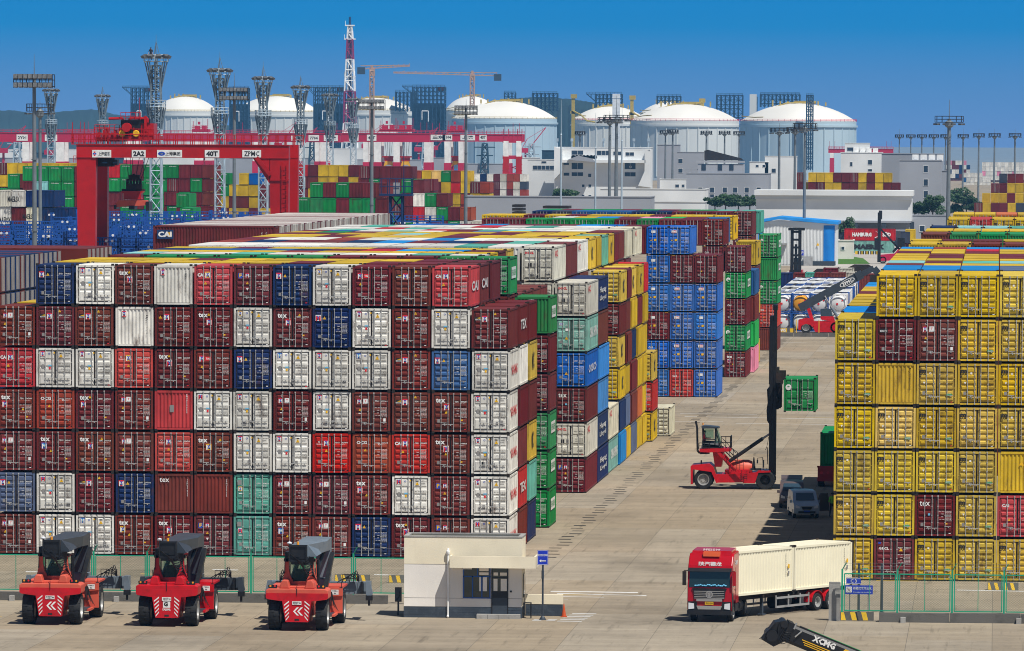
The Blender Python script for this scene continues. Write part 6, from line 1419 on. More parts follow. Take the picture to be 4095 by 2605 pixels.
lattice_tower(367,140,58,82,249,46,513,1060,25,'tallest lattice light tower, rising behind the red gantry, a person on top',True)
lattice_tower(517,172,50,122,265,42,508,1180,21,'second tallest lattice light tower, left of the floodlight mast by the gantry')
lattice_tower(619,190,44,145,270,38,505,1300,20,'lattice light tower rising above the right half of the gantry beam')
lattice_tower(707,210,38,178,290,32,475,1500,17,'lattice light tower standing just right of the red gantry')
lattice_tower(776,228,33,205,293,28,442,1750,15,'lattice light tower left of the striped tower')
lattice_tower(831,238,28,225,300,26,430,1950,13,'lattice light tower overlapping the foot of the striped tower')
lattice_tower(120,217,33,190,290,28,395,1600,16,'lattice light tower behind the leftmost floodlight mast')
lattice_tower(241,230,31,208,292,27,400,1750,15,'small lattice light tower in front of the hills')
def ring_mast(x,yt,w,spike,yb,Y,dia,label,col='grey steel'):
    s=ppm(Y); p=at(x,yt,Y); zt=p.z; R=w/s/2; T=thing('ring_light_mast',label,'light mast',(p.x,Y,0),group='masts with rings of lamps'); r=dia/s/2
    b=MB(); b.tube((0,0,0),(0,0,zt+.5),r*1.2,r*.8,n=10); b.tube((0,0,zt),(0,0,at(x,spike,Y).z),r*.25,r*.1,n=5); b.lathe([(r,0),(r*2.0,.3),(r*2.0,1.0),(r,1.3)],(0,0,zt-1.0),'z',10); b.obj('pole',[col],T,smooth=True)
    b=MB(); ring(b,zt+1.1,R,12,rr=.035*Y/700); b.obj('lamp_ring',['dark steel'],T)
    for k in range(10):
        a_=2*math.pi*k/10; b=MB(); b.T=Matrix.Translation((R*math.cos(a_),R*math.sin(a_),zt-.35))@Matrix.Rotation(a_,4,'Z'); q=R*.12; b.box(-q,-q,-q*.55,q,q,q*.5); b.obj('floodlight',['floodlight'],T)
ring_mast(94,262,65,235,575,950,9,'slim ring mast half hidden behind the leftmost floodlight mast')
ring_mast(2232,288,66,235,505,1150,10,'tall ring mast left of the far right container piles')
ring_mast(1434,286,56,262,468,1750,7,'left mast of the tight pair in front of the white offices')
ring_mast(1450,281,60,225,466,1700,9,'right and thicker mast of the tight pair in front of the white offices')
ring_mast(1833,311,42,290,448,1800,6,'ring mast before the rightmost tank, left of the close pair')
ring_mast(1870,309,40,285,448,1850,6.5,'ring mast before the rightmost tank, middle of three')
ring_mast(1893,303,56,278,506,1350,7,'ring mast in front of the long white building')
for i,(x,y,yb,d) in enumerate(((1364,316,345,4),(1565,314,438,4.5),(1582,312,438,5),(1661,315,360,4),(1704,315,360,4),(1738,316,360,3.5))):
    ring_mast(x,y,26 if i else 24,y-12,yb,2600,d,['small ring mast seen before the grey left flank of the middle tank','left mast of the pair behind the slim poles','right mast of the pair behind the slim poles','ring mast in front of the second white tank dome, left','ring mast in front of the second white tank, right','ring mast at the right edge of the second white tank'][i])
for i,x in enumerate((2115,2142,2168,2196,2224,2265,2302,2339,2387)):
    ring_mast(x,323-(i>5)*2,20+i,303,400,2900-60*i,3.2+.2*i,f"far ring mast {ORD[i+1]} from the left in the row at the right horizon")
for x,yt,yb,lab in ((1320,235,488,'slender pale pole left of the white offices'),(1401,266,488,'slender pale pole in front of the white offices'),(1463,250,488,'slender pale pole right of the tight mast pair')):
    p=at(x,yt,1250); b=MB(); b.tube((0,0,0),(0,0,p.z-7),.27,.16,n=8); b.tube((0,0,p.z-7),(0,0,p.z),.09,.03,n=6); b.lathe([(.1,0),(.22,.2),(.1,.5)],(0,0,p.z-7.2),'z',8); o=b.obj('lightning_pole',['pale steel'],loc=(p.x,1250,0),smooth=True); tag(o,lab,'pole','slender lightning poles')
# ---------------- far rail gantries: magenta beams on white legs ----------------
def far_gantry(x0,x1,legs,Y,yt,yb,label,trolleys=(),boards=(),legb=400,end=False):
    a=at(x0,yt,Y);c=at(x1,yt,Y); zb=at(x0,yb,Y).z; zt=a.z; s=ppm(Y); T=thing('rail_gantry_crane',label,'gantry crane',(a.x,Y,0),group='far gantries with white legs')
    w=c.x-a.x; b=MB(); b.box(0,0,zb,w,2.2,zt-1.2); b.box(0,12,zb,w,14,zt-1.2); b.box(-.3,-.2,zt-1.5,w+.3,2.4,zt-1.2); b.obj('girder',['magenta red'],T)
    b=MB(); railing(b,(0,-.1,zt-1.2),(w,-.1,zt-1.2),1.2,int(w/1.6),.07); railing(b,(0,13.8,zt-1.2),(w,13.8,zt-1.2),1.2,int(w/3),.07)
    for q in (.02,.1,.9,.97): b.tube((w*q,0,zt-1),(w*q,0,zt+3.2),.09,n=4)
    b.obj('walkway',['magenta red'],T)
    for (l0,l1) in legs:
        p=at(l0,yt,Y).x-a.x;q=at(l1,yt,Y).x-a.x; 
        for y in (0,12):
            b=MB(); b.prism([(p,zb),(q,zb),(q-.1,17),(p+.1,17)],'y',y,y+2,0); b.prism([(p-.15,17),(q+.15,17),(q+.25,.8),(p-.25,.8)],'y',y-.1,y+2.1,1); b.obj('leg',['white paint','magenta red'],T)
    for t in trolleys:
        p=at(t,yt,Y).x-a.x; b=MB(); b.box(p-3.5,0,zt-.6,p+3.5,9,zt+.6); b.box(p-2.4,1,zt+.6,p-.4,5,zt+1.9); b.box(p+.6,1,zt+.6,p+2.2,7,zt+2.2); railing(b,(p-3.4,-.1,zt+.6),(p+3.4,-.1,zt+.6),1.4,6,.1); b.tube((p-3,1,zt),(p-3,1,zt+4),.12,n=4); b.tube((p+3.3,1,zt),(p+3.3,1,zt+5),.12,n=4); b.box(p-1,1,zt+2.6,p-.3,4,zt+3.8); b.obj('trolley',['magenta red'],T)
        b=MB()
        for dx in (-1.5,-.5,.5,1.5): b.tube((p+dx,4,zb),(p+dx*.6,4,zb-6),.07,n=4)
        b.obj('hoist_rope',['dark steel'],T)
        b=MB(); b.box(p-1.8,3,zb-8,p+1.8,5,zb-6); b.box(p-2.6,2.5,zb-6.4,p+2.6,5.5,zb-5.8); b.obj('head_block',['gantry red'],T)
        b=MB(); b.prism([(p-1.4,zb-8),(p+1.4,zb-8),(p+2.1,zb-10.2),(p+.6,zb-9.4),(p-.6,zb-9.4),(p-2.1,zb-10.2)],'y',3,5); b.obj('spreader',['decal yellow'],T)
    b=MB()
    for (q,wd,tx) in boards:
        p=at(q,yt,Y).x-a.x; b.box(p-wd/2,-.12,zb+.5,p+wd/2,-.03,zb+3.0); b.text(tx,p,zb+1.75,1.3,1,y=-.15,w=wd*.75,bold=.03)
    if boards: b.obj('sign_board',['decal white','decal black'],T)
    if end:
        for k in range(3):
            pass
    return T
far_gantry(-40,215,((52,68),(131,150)),2500,304,334,'far magenta gantry at the left edge behind the first mast',boards=((52,4.5,'2Y01'),(120,5,'2Y02')))
far_gantry(150,540,((291,326),(457,478),(482,499)),2700,306,332,'far magenta gantry mostly hidden behind the red gantry',trolleys=(470,))
far_gantry(545,800,((594,610),(688,702),(740,750),(755,768)),2650,306,334,'far magenta gantry right of the red gantry, with a striped tower behind',boards=((700,5.5,'盛东'),(738,4.5,'7704'),(778,6,'上港')),trolleys=())
far_gantry(805,1010,((854,866),(879,896),(925,940),(997,1013)),2600,306,334,'far magenta gantry carrying two trolleys in the centre',trolleys=(912,952),boards=((832,4,'709'),(874,4,'40T')))
far_gantry(1012,1228,((1045,1060),(1078,1089),(1183,1199)),2550,308,333,'far magenta gantry at the right end of the line',trolleys=(1072,),boards=((1020*1.0+10,6,'盛东'),(1052,4,'7104'),(1100,6,'上港'),(1136,3,'40T')))
# the square red and white end frames at the right end of the line
Y=2450.; T=thing('rail_gantry_crane','red and white end frames of a gantry seen end-on beside the white offices','gantry crane',(at(1207,480,Y).x,Y,0),group='far gantries with white legs')
ox=T.location.x
for i,(x0,x1) in enumerate(((1184,1196),(1214,1226))):
    p=at(x0,320,Y);q=at(x1,320,Y); b=MB(); zt=p.z-2; b.box(p.x-ox,0,20,q.x-ox,2,zt,0); b.box(p.x-ox-.1,-.1,.5,q.x-ox+.1,2.1,20,1); b.obj('leg',['white paint','gantry red'],T)
b=MB(); p=at(1182,318,Y);q=at(1228,318,Y); zt=p.z
for z in (zt-3,19,12,2): b.box(p.x-ox,.1,z,q.x-ox,1.8,z+1.4)
for k in range(6): b.bar((p.x-ox,.5,2+2.5*k),(q.x-ox,.5,4.5+2.5*k),.3,.3); b.bar((q.x-ox,.5,2+2.5*k),(p.x-ox,.5,4.5+2.5*k),.3,.3)
for x in (1184,1195,1206,1217,1227): w=at(x,310,Y).x-ox; b.tube((w,1,zt-2),(w,1,zt+2.4),.15,n=4)
b.obj('cross_frame',['magenta red'],T)
far_gantry(1948,2100,((1952,1960),(2060,2070)),3600,345,360,'far magenta beam above the white tiled building at the right',)
defm('tower core',(.05,.11,.17),.7,dirt=.5,dscale=.08,dcol=(.02,.05,.09)); defm('frame steel',(.012,.055,.11),.6)
# ---------------- LNG tanks ----------------
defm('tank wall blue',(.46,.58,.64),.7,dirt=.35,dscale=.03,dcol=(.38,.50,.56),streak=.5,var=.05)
def tank(xl,xr,ydome,ysh,Y,label,pipes=True,wm='tank wall'):
    p=at(xl,ysh,Y);q=at(xr,ysh,Y); R=(q.x-p.x)/2; cx=(p.x+q.x)/2; zs=p.z; zd=at((xl+xr)/2,ydome,Y+R).z; hd=zd-zs; T=thing('storage_tank',label,'storage tank',(cx,Y+R,0),group='domed white storage tanks')
    b=MB(); b.lathe([(R,0),(R,zs-4),(R+.9,zs-4),(R+.9,zs-2.6),(R,zs-2.6),(R,zs),(R-.2,zs)],(0,0,0),'z',72); b.obj('wall',[wm],T,smooth=True)
    Rs=(R*R+hd*hd)/(2*hd); prof=[]
    for i in range(13): t=i/12; a_=math.asin(min(1,R/Rs))*(1-t); prof.append((max(.01,Rs*math.sin(a_)),hd-Rs+Rs*math.cos(a_)))
    b=MB(); b.lathe(prof,(0,0,zs),'z',72); b.obj('dome',['tank roof'],T,smooth=True)
    b=MB()
    n=60
    for i in range(n):
        a0=2*math.pi*i/n;a1=2*math.pi*(i+1)/n
        for dz in (.6,1.4): b.tube((R*math.cos(a0),R*math.sin(a0),zs+dz),(R*math.cos(a1),R*math.sin(a1),zs+dz),.14,n=3,cap=False)
        b.tube((R*math.cos(a0),R*math.sin(a0),zs),(R*math.cos(a0),R*math.sin(a0),zs+1.5),.12,n=3,cap=False)
    b.obj('edge_rail',['magenta red' if pipes==2 else 'yellow pipe'],T)
    b=MB()
    for i in range(16):
        a_=math.pi+math.pi*i/16+.1; b.box(R*1.0*math.cos(a_)-.35,R*math.sin(a_)-.5,1,R*math.cos(a_)+.35,R*math.sin(a_)+.2,zs-4.2)
    b.obj('wall_rib',[wm],T)
    if pipes:
        b=MB(); rr=random.Random(int(xl))
        pts=[(R*.98*math.cos(a_),R*.98*math.sin(a_),zs+2.4+rr.uniform(0,1.5)) for a_ in [math.pi*1.02+i*.22 for i in range(5)]]
        b.path(pts,.35,5); ztop=zd+1.5
        b.path([(-R*.55,-R*.3,zs+hd*.55),(-R*.2,-R*.2,zd),(R*.3,-R*.1,zd+.6)],.5,5); b.box(-R*.08,-R*.1,zd-.5,R*.3,R*.1,zd+1.6)
        for k in range(8): x=-R*.45+k*R*.13; b.box(x,-R*.15,zd-2.,x+1.,-R*.1,zd+rr.uniform(.6,2.2))
        b.obj('roof_pipework',['yellow pipe'],T)
    return T,cx,R,zs,zd
def frame_tower(x0,x1,yt,yb,Y,label,flare=0,big=False,par=None):
    """open steel structure with many columns and decks"""
    a=at(x0,yt,Y);c=at(x1,yt,Y);z0=at(x0,yb,Y).z; w=c.x-a.x; zt=a.z; T=thing('steel_structure',label,'steel structure',(a.x,Y,0),group='blue-grey steel frames by the tanks')
    b=MB(); n=max(3,int(w/2.8)); D=w*.5; dk=3.2; r=.42
    zz0=0 if big else max(0,z0)
    for i in range(n+1):
        x=w*i/n
        for y in (0,D): b.box(x-r,y-r,zz0,x+r,y+r,zt)
    z=zt; k=0
    while z>zz0+1:
        for y in (0,D): b.box(0,y-r,z-.5,w,y+r,z)
        for x in (0,w): b.box(x-r,0,z-.5,x+r,D,z)
        if big or k%2==0: b.box(0,0,z-.35,w,D,z-.25)
        for i in range(n):
            xa=w*i/n;xb=w*(i+1)/n; b.bar((xa,0,z-dk),(xb,0,z),.38,.38) if (i+k)%2 else b.bar((xb,D,z-dk),(xa,D,z),.4,.4)
        z-=dk; k+=1
    if flare: 
        for y in (0,D): b.bar((0,y,zt-6),(-flare,y,zt),.4,.4); b.bar((-flare,y,zt-.2),(0,y,zt-.2),.4,.5); b.bar((-flare*.5,y,zt-3),(-flare*.5,y,zt),.3,.3)
        b.bar((-flare,0,zt),(-flare,D,zt),.4,.4)
        railing(b,(-flare,0,zt),(0,0,zt),1.2,3,.1)
    railing(b,(0,0,zt),(w,0,zt),1.3,n,.12)
    b.obj('lattice',['frame steel'],T)
    if big:
        b=MB(); b.box(.3,.8,0,w-.3,D-.6,zt*.80); rr=random.Random(int(x0))
        for k in range(7): x=rr.uniform(1,w-4); b.box(x,.3,rr.uniform(.2,.6)*zt,x+3,.7,rr.uniform(.6,.75)*zt)
        b.obj('sheeted_core',['tower core'],T)
        b=MB(); b.box(w-5,D*.2,zt-.2,w-.5,D*.6,zt-3.4); b.obj('machine_house',['orange'],T)
        b=MB(); b.path([(w*.3,-.4,zt*.62),(w*.3,-.4,zt*.72),(w*.5,-.4,zt*.72),(w*.5,-.4,zt*.60)],.4,6); b.obj('pipe',['white paint'],T)
    return T
tank(348,503,227,262,5200,'leftmost domed tank, half hidden behind the tallest lattice tower')
tank(536,741,226,263,5100,'second tank from the left, dome lit, steel frames on both sides')
tank(775,968,230,260,5050,'tank just right of the striped tower')
tank(1040,1165,226,262,5900,'rear tank whose dome peeks out over the grey tank')
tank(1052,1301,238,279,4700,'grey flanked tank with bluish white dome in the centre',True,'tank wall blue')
tank(1338,1520,250,283,4560,'tank left of the big lit one, its dome partly covered',2)
tank(1500,1640,240,268,5600,'distant tank dome between the two big white tanks')
tank(1476,1733,245,284,4450,'big sunlit white tank with a purple rim in the middle right',2)
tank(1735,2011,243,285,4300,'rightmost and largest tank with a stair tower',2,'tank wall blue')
frame_tower(308,355,206,330,5000,'square blue steel tower left of the first tank',flare=7,big=True)
frame_tower(540,584,207,330,5000,'square blue steel tower between the first two tanks',big=True)
frame_tower(738,807,205,330,4900,'wide blue steel tower between second and third tanks',flare=6,big=True)
frame_tower(970,1045,204,330,4850,'wide blue steel tower left of the grey tank, orange house on top',flare=8,big=True)
frame_tower(1186,1212,218,262,5200,'small frame behind the grey tank dome')
frame_tower(1252,1310,219,262,4900,'steel frame with a flared right end beside the dark hill',big=False)
frame_tower(1400,1462,221,252,4800,'steel frame above the tank left of the big lit one',flare=7)
frame_tower(1545,1600,226,246,4750,'low steel frame on the skyline above the big lit tank')
frame_tower(1685,1746,224,290,4600,'steel frame with overhanging right end between the two right tanks')
frame_tower(1788,1880,222,252,4600,'long steel frame above the rightmost tank')
frame_tower(1897,1912,224,400,4290,'slim stair tower against the rightmost tank wall')
frame_tower(1765,1780,228,262,4500,'short frame at the left of the rightmost tank dome')
frame_tower(930,975,216,262,5050,'smaller frame left of the wide blue tower')
for x,yt,lab in ((1348,222,'yellow pipe riser left of the covered dome'),(1486,225,'yellow pipe riser between the two domes'),(1650,232,'yellow pipe frame right of the big lit dome')):
    p=at(x,yt,4500); b=MB(); h=p.z; b.box(-1.2,0,20,1.2,2,h); b.box(-1.8,-.5,h-3,2.6,2,h); b.path([(0,0,h-12),(6,0,h-15),(10,0,h-19),(16,0,h-20)],.6,5); b.box(-2,0,h-14,2,1,h-12); o=b.obj('pipe_riser',['yellow pipe'],loc=(p.x,4500,0)); tag(o,lab,'pipe')
p=at(1449,221,4400); b=MB(); b.box(-2.6,0,0,2.6,4,p.z); b.box(-3,-.2,p.z-3,3,4.2,p.z-2.6); o=b.obj('white_shaft',['tank white'],loc=(p.x,4400,0)); tag(o,'narrow white shaft rising behind the white offices','shaft')
p=at(1771,222,4420); b=MB(); b.box(-2.4,0,20,2.4,3,p.z); o=b.obj('white_shaft',['tank wall'],loc=(p.x,4420,0)); tag(o,'narrow grey shaft left of the rightmost dome','shaft')
# striped tower
defm('purple steel',(.30,.02,.10),.5)
Y=4200.; p=at(823,40,Y); T=thing('striped_tower','very tall white and purple lattice tower, taller than everything else','tower',(p.x,Y,0)); z=lambda y:at(823,y,Y).z; s=ppm(Y)
for (ya,yb,wa,wb,mt) in ((60,92,10/s,14/s,'white paint'),(92,140,14/s,18/s,'purple steel'),(140,215,18/s,26/s,'white paint'),(215,290,26/s,30/s,'purple steel'),(290,380,30/s,44/s,'white paint'),(380,415,44/s,52/s,'purple steel')):
    b=MB(); z1=z(ya);z0=max(0,z(yb)); n=max(2,int((z1-z0)/6)); lattice(b,0,0,z0,z1,wb*.9,wa*.9,n,.5); lattice(b,0,0,z0,z1,wb*.35,wa*.35,n,.4); b.obj('lattice_section',[mt],T)
b=MB(); b.tube((0,0,0),(0,0,z(40)),1.3,.8,n=8); b.obj('flare_pipe',['navy steel'],T)
b=MB(); 
for yy,w in ((60,22),(76,12),(92,26),(180,26)): b.box(-w/s/2,-2,z(yy)-.5,w/s/2,2,z(yy)+.3); b.tube((-w/s/2,0,z(yy)),(-w/s/2,0,z(yy)+3),.2,n=4)
b.obj('platform',['white paint'],T)
# two construction cranes
def tcrane(xm,yt,yb,xl,yl,xr,yr,Y,label):
    p=at(xm,yt,Y); s=ppm(Y); T=thing('tower_crane',label,'tower crane',(p.x,Y,0),group='construction cranes')
    b=MB(); lattice(b,0,0,0,p.z,9/s,9/s,int(p.z/5),.5); b.obj('mast',['crane tan'],T)
    a=at(xl,yl,Y)-Vector((p.x,Y,0));c=at(xr,yr,Y)-Vector((p.x,Y,0)); b=MB(); n=18
    for dz in (0,2.6):
        b.bar(a+Vector((0,0,dz if abs(a.x)<abs(c.x) else dz*.3)),c+Vector((0,0,dz if abs(c.x)<abs(a.x) else dz*.3)),.7,.7)
    for i in range(n): t=i/n; b.bar(a.lerp(c,t),a.lerp(c,t+1/n)+Vector((0,0,2.0 if i%2 else .8)),.4,.4)
    b.obj('jib',['crane tan'],T)
    b=MB(); e_=a if abs(a.x)<abs(c.x) else c; b.box(e_.x-2.5,-1.5,e_.z-4,e_.x+3.5,1.5,e_.z+1.5); b.obj('counterweight',['slate paint'],T)
    b=MB(); b.box(-1.8,-1.5,p.z-4,2.4,1.5,p.z+1.5); b.box(-1,-1,p.z,1,1,p.z+4); b.obj('cab',['crane tan'],T)
tcrane(874.5,167,310,848,163,964,156,4900,'left construction crane with a short raised jib')
tcrane(1110.5,178,300,925,172,1169,179,5200,'right construction crane with a very long jib')
# ---------------- buildings ----------------
def bldg(name,label,x0,y0,x1,Y,dep,wallm,wins=(),parapet=.6,cat='building',base=0,slots=(),extra=None,group=None):
    a=at(x0,y0,Y);c=at(x1,y0,Y); w=c.x-a.x; h=a.z; T=thing(name,label,cat,(a.x,Y,0),group=group)
    b=MB(); b.box(0,0,base,w,dep,h); b.box(-.15,-.15,h,w+.15,.2,h+.25); b.box(-.15,.2,h,.2,dep+.15,h+.25); b.box(w-.2,.2,h,w+.15,dep+.15,h+.25); b.obj('wall',[wallm],T)
    for (u0,v0,u1,v1) in wins:
        p=at(u0,v0,Y);q=at(u1,v1,Y); f=MB(); X0,X1=p.x-a.x,q.x-a.x; f.box(X0-.12,-.10,q.z-.12,X1+.12,-.02,q.z); f.box(X0-.12,-.10,p.z,X1+.12,-.02,p.z+.12); f.box(X0-.12,-.10,q.z,X0,-.02,p.z); f.box(X1,-.10,q.z,X1+.12,-.02,p.z); n=max(1,int((X1-X0)/1.6))
        for i in range(1,n): f.box(X0+(X1-X0)*i/n-.05,-.09,q.z,X0+(X1-X0)*i/n+.05,-.02,p.z)
        o=f.obj('window',['white wall'],T); g_=MB(); g_.box(X0,-.05,q.z,X1,-.012,p.z); g_.obj('pane',['window dark'],o)
    if extra: extra(T,a,w,h)
    return T
def W(*l): return [tuple(zC(q[0],q[1]))+tuple(zC(q[2],q[3])) for q in l]
def white_office(T,a,w,h):
    Y=2500; f=lambda x,y:(at(*zC(x,y),Y).x-a.x,at(*zC(x,y),Y).z)
    b=MB(); p=f(310,520);q=f(820,540); b.box(p[0],-4,q[1],q[0],-.05,p[1]); p=f(265,445);q=f(300,690); b.prism([f(262,440),f(310,455),f(310,590),f(262,640)],'y',-4,-.1); b.prism([f(850,460),f(815,470),f(815,590),f(775,680),f(850,690)],'y',-4,-.1); b.box(f(310,0)[0],-4,f(0,462)[1],f(850,0)[0],-3.4,f(0,452)[1]); b.obj('overhang',['white wall'],T)
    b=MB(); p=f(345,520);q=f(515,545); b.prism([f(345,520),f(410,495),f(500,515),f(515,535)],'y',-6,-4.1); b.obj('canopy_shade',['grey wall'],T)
    b=MB()
    for x in range(375,520,22): c_=f(x,505); b.lathe([(.01,-1.0),(.9,-1.0),(.9,.2),(.01,.2)],(c_[0],1,c_[1]),'y',10)
    b.obj('roof_fan',['rim grey'],T)
    for x in (275,365,560,745,835): b=MB(); c_=f(x,445); b.tube((c_[0],1,c_[1]),(c_[0],1,c_[1]+3.5),.25,n=6); b.box(c_[0]-.5,.6,c_[1]+2.4,c_[0]+.5,1.4,c_[1]+3.6); b.obj('antenna',['pale steel'],T)
bldg('office_building','white stepped office block with dark recessed windows and a slanted overhang',*zC(260,445),zC(850,445)[0],2500,14,'white wall',
  W((365,462,435,490),(520,465,600,492),(620,470,668,492),(695,475,746,496),(365,540,434,578),(690,540,756,578),(365,597,434,620),(690,597,756,622),(466,606,484,626),(428,672,443,688),(468,672,484,688),(428,735,443,752),(468,737,485,754),(315,540,348,552),(316,600,350,618),(595,608,600,628),(720,560,732,566)),extra=white_office)
bldg('office_wing','low white wing with a dark strip window, left of the white offices',*zC(95,520),zC(258,520)[0],2520,14,'white wall',W((128,556,256,582),(180,530,210,542)))
bldg('plant_room','dark blue plant room behind the low white wing',*zC(183,465),zC(258,465)[0],2560,10,'teal steel',cat='building')
bldg('grey_tower_block','plain grey block with small dark windows behind the slim masts',*zC(890,430),zC(1017,430)[0],2700,20,'grey wall')
bldg('grey_tower_block','pale grey block with two dark windows, right of the plain grey block',*zC(1010,475),zC(1165,475)[0],2650,16,'grey wall',W((1018,515,1044,542),(1018,574,1044,600)))
bldg('low_block','low white block with rooftop units in front of the plain grey block',*zC(905,640),zC(1065,640)[0],2500,10,'white wall',W((1000,672,1022,690),(1040,672,1056,690)))
def slope(T,a,w,h):
    Y=2300; f=lambda x,y:(at(*zC(x,y),Y).x-a.x,at(*zC(x,y),Y).z)
    b=MB(); b.prism([f(1175,525),f(1175,465),f(1195,460),f(1400,512),f(1415,525)],'y',3,9); b.obj('sloped_roof',['dark steel'],T)
    b=MB(); p=f(1138,545);q=f(1420,605); b.box(p[0],1,q[1],q[0],8,p[1]); b.box(f(1130,0)[0],.6,f(0,522)[1]-.6,f(1425,0)[0],9,f(0,522)[1]); b.obj('upper_storey',['grey wall'],T)
    for x in (1160,1260,1330): b=MB(); p=f(x,548);q=f(x+26,585); b.box(p[0],.85,q[1],q[0],.98,p[1]); b.obj('window',['window dark'],T)
    b=MB(); b.box(f(1066,0)[0],-.4,f(0,580)[1],f(1138,0)[0],4,f(0,572)[1]); b.obj('ledge',['grey wall'],T)
bldg('warehouse','long grey building with a sloped dark upper roof and tall slot windows',*zC(1068,605),zC(1568,605)[0],2300,30,'grey wall',
  W(*[(x-13,690,x+13,722) for x in (1153,1225,1303,1366,1437,1510)],*[(x-12,732,x+12,752) for x in (1225,1303,1366,1437)],(1425,765,1450,782)),extra=slope)
bldg('small_office','small white box building at the far side of the grey warehouse',*zC(1455,535),zC(1570,535)[0],2700,12,'white wall',W((1494,552,1510,566),(1535,552,1552,566)))
bldg('long_shed','long low white shed with a dark roof edge',*zC(540,700),zC(1180,720)[0],1900,25,'white wall',W((1066,798,1112,815)))
bldg('low_shed','pale low shed in front of the long white one',*zC(845,780),zC(1180,780)[0],1600,12,'white wall')
def pitched(name,label,x0,y0,x1,y1,Y,rise,mt,rt,dep=20):
    a=at(x0,y1,Y);c=at(x1,y1,Y); w=c.x-a.x; T=thing(name,label,'building',(a.x,Y,0)); h=a.z
    b=MB(); b.box(0,0,0,w,dep,h); b.obj('wall',[mt],T)
    b=MB(); b.prism([(-.5,h),(w*.5,h+rise),(w+.5,h),(w+.5,h+.3),(w*.5,h+rise+.35),(-.5,h+.3)],'y',-.6,dep+.6); b.obj('roof',[rt],T); return T
bldg('pale_wall_building','very long pale building wall behind the middle container tops',*zB(1280,1205),zC(845,775)[0],1500,20,'grey wall')
def canopy(T,a,w,h):
    b=MB(); b.box(-.4,-1.5,h-1.0,w+.4,21,h+.3); b.box(-.2,-.8,h-2.0,w+.2,-.02,h-1.0); b.obj('roof_slab',['white wall'],T)
    zc=6.2
    b=MB(); b.box(0,12,0,w,12.4,6.3); b.box(0,0.02,0,w*.22,12,6.28); b.obj('back_wall',['grey wall'],T)
    for i in range(5): b=MB(); x=w*(.27+.18*i); b.box(x,-.6,0,x+1.1,.4,zc); b.obj('column',['slate paint'],T)
    b=MB(); b.box(w*.22,-.7,zc-.3,w,-.05,zc+.2); b.box(w*.22,-.5,zc-2.3,w,-.05,zc-2.0); b.obj('ledge',['grey wall'],T)
bldg('terminal_building','very long white building with flat roof slab and columns underneath',1778,450,2144,1600,20,'white wall',extra=canopy,base=6.3)
def units(T,a,w,h):
    for i in range(4): b=MB(); x=w*.3+i*2.6; b.box(x,2,h,x+2,4,h+1.9); b.lathe([(.01,-.02),(.7,-.02),(.7,.1),(.01,.1)],(x+1,1.98,h+1),'y',10); b.obj('air_unit',['white paint'],T)
bldg('grey_office','grey office tower with a vertical strip of windows, rooftop units',*zD(805,525),zD(1062,525)[0],1990,16,'grey wall',[tuple(zD(952,y))+tuple(zD(978,y+40)) for y in (557,640,712,790)],extra=units)
bldg('grey_office_block','dark bluish rear wing of the grey office tower',*zD(695,485),zD(1072,490)[0],2020,18,'grey wall')
bldg('side_wing','low plain wing at the right side of the grey office tower',*zD(1060,590),zD(1112,590)[0],2010,16,'grey wall')
bldg('tiled_building','white tiled building with a smaller box on top, beside the rightmost tank',*zD(445,478),zD(698,478)[0],2500,16,'white wall',[tuple(zD(502,535))+tuple(zD(516,560)),tuple(zD(612,522))+tuple(zD(636,550)),tuple(zD(612,578))+tuple(zD(636,592))],extra=units)
bldg('roof_box','white box storey standing on the tiled building',*zD(470,420),zD(620,420)[0],2503,12,'white wall',[tuple(zD(484,445))+tuple(zD(522,466))])
bldg('small_white_building','small white tiled building left of the rightmost ring masts',*zD(-20,500),zD(172,500)[0],2700,14,'white wall',[tuple(zD(22,575))+tuple(zD(46,600))])
bldg('blue_low_building','dim blue-grey low building between terminal and right stacks',*zD(883,862),zD(1098,862)[0],1620,14,'grey wall',[tuple(zD(928,925))+tuple(zD(958,960)),tuple(zD(998,925))+tuple(zD(1016,955)),tuple(zD(1065,925))+tuple(zD(1095,955))])
bldg('gate_house','small pale concrete hut with a dark hatch at the lawn',*zH(155,552),zH(340,552)[0],1420,6,'pale plaster',[tuple(zH(195,625))+tuple(zH(228,660))],parapet=0)
# blue roofed shed
Y=1340.; a=at(1786,613,Y); c=at(1965,613,Y); w=c.x-a.x; T=thing('blue_roof_shed','white corrugated shed with bright blue roof and blue corner panel','shed',(a.x,Y,0)); h=at(1786,522,Y).z; hr=h+.75
b=MB(); b.box(0,.1,0,w,22,h); corr(b,(0,-.0,.3),(w*.86,0,0),(0,0,h-.3),(0,-1,0),46,.12); b.obj('wall',['white wall'],T)
b=MB(); b.prism([(-.4,h-.2),(w*.25,hr-.2),(w+.5,h-.5),(w+.5,h+.1),(w*.25,hr+.35),(-.4,h+.3)],'y',-.6,23); b.obj('roof',['blue sheet'],T)
b=MB(); b.prism([(0,h-.2),(w*.25,hr-.3),(w,h-.5),(w,h-2)],'y',-.02,.08) ; b.obj('gable',['white wall'],T)
b=MB(); corr(b,(w*.84,-.14,.9),(w*.145,0,0),(0,0,h-1.6),(0,-1,0),10,.1); b.box(-.3,-.2,.6,w*.04,-.12,h-.6); b.obj('corner_panel',['blue sheet'],T)
b=MB(); b.box(w*.5,-.2,.1,w,-.15,1.0); b.box(w*.05,-.25,.2,w*.25,-.2,4.3,1); b.box(w*.04,-1.3,4.4,w*.36,0,4.8,1); b.box(w*.58,-.3,0,w*.7,-.2,2.0,1); b.obj('shed_door',['slate paint','rim grey'],T)
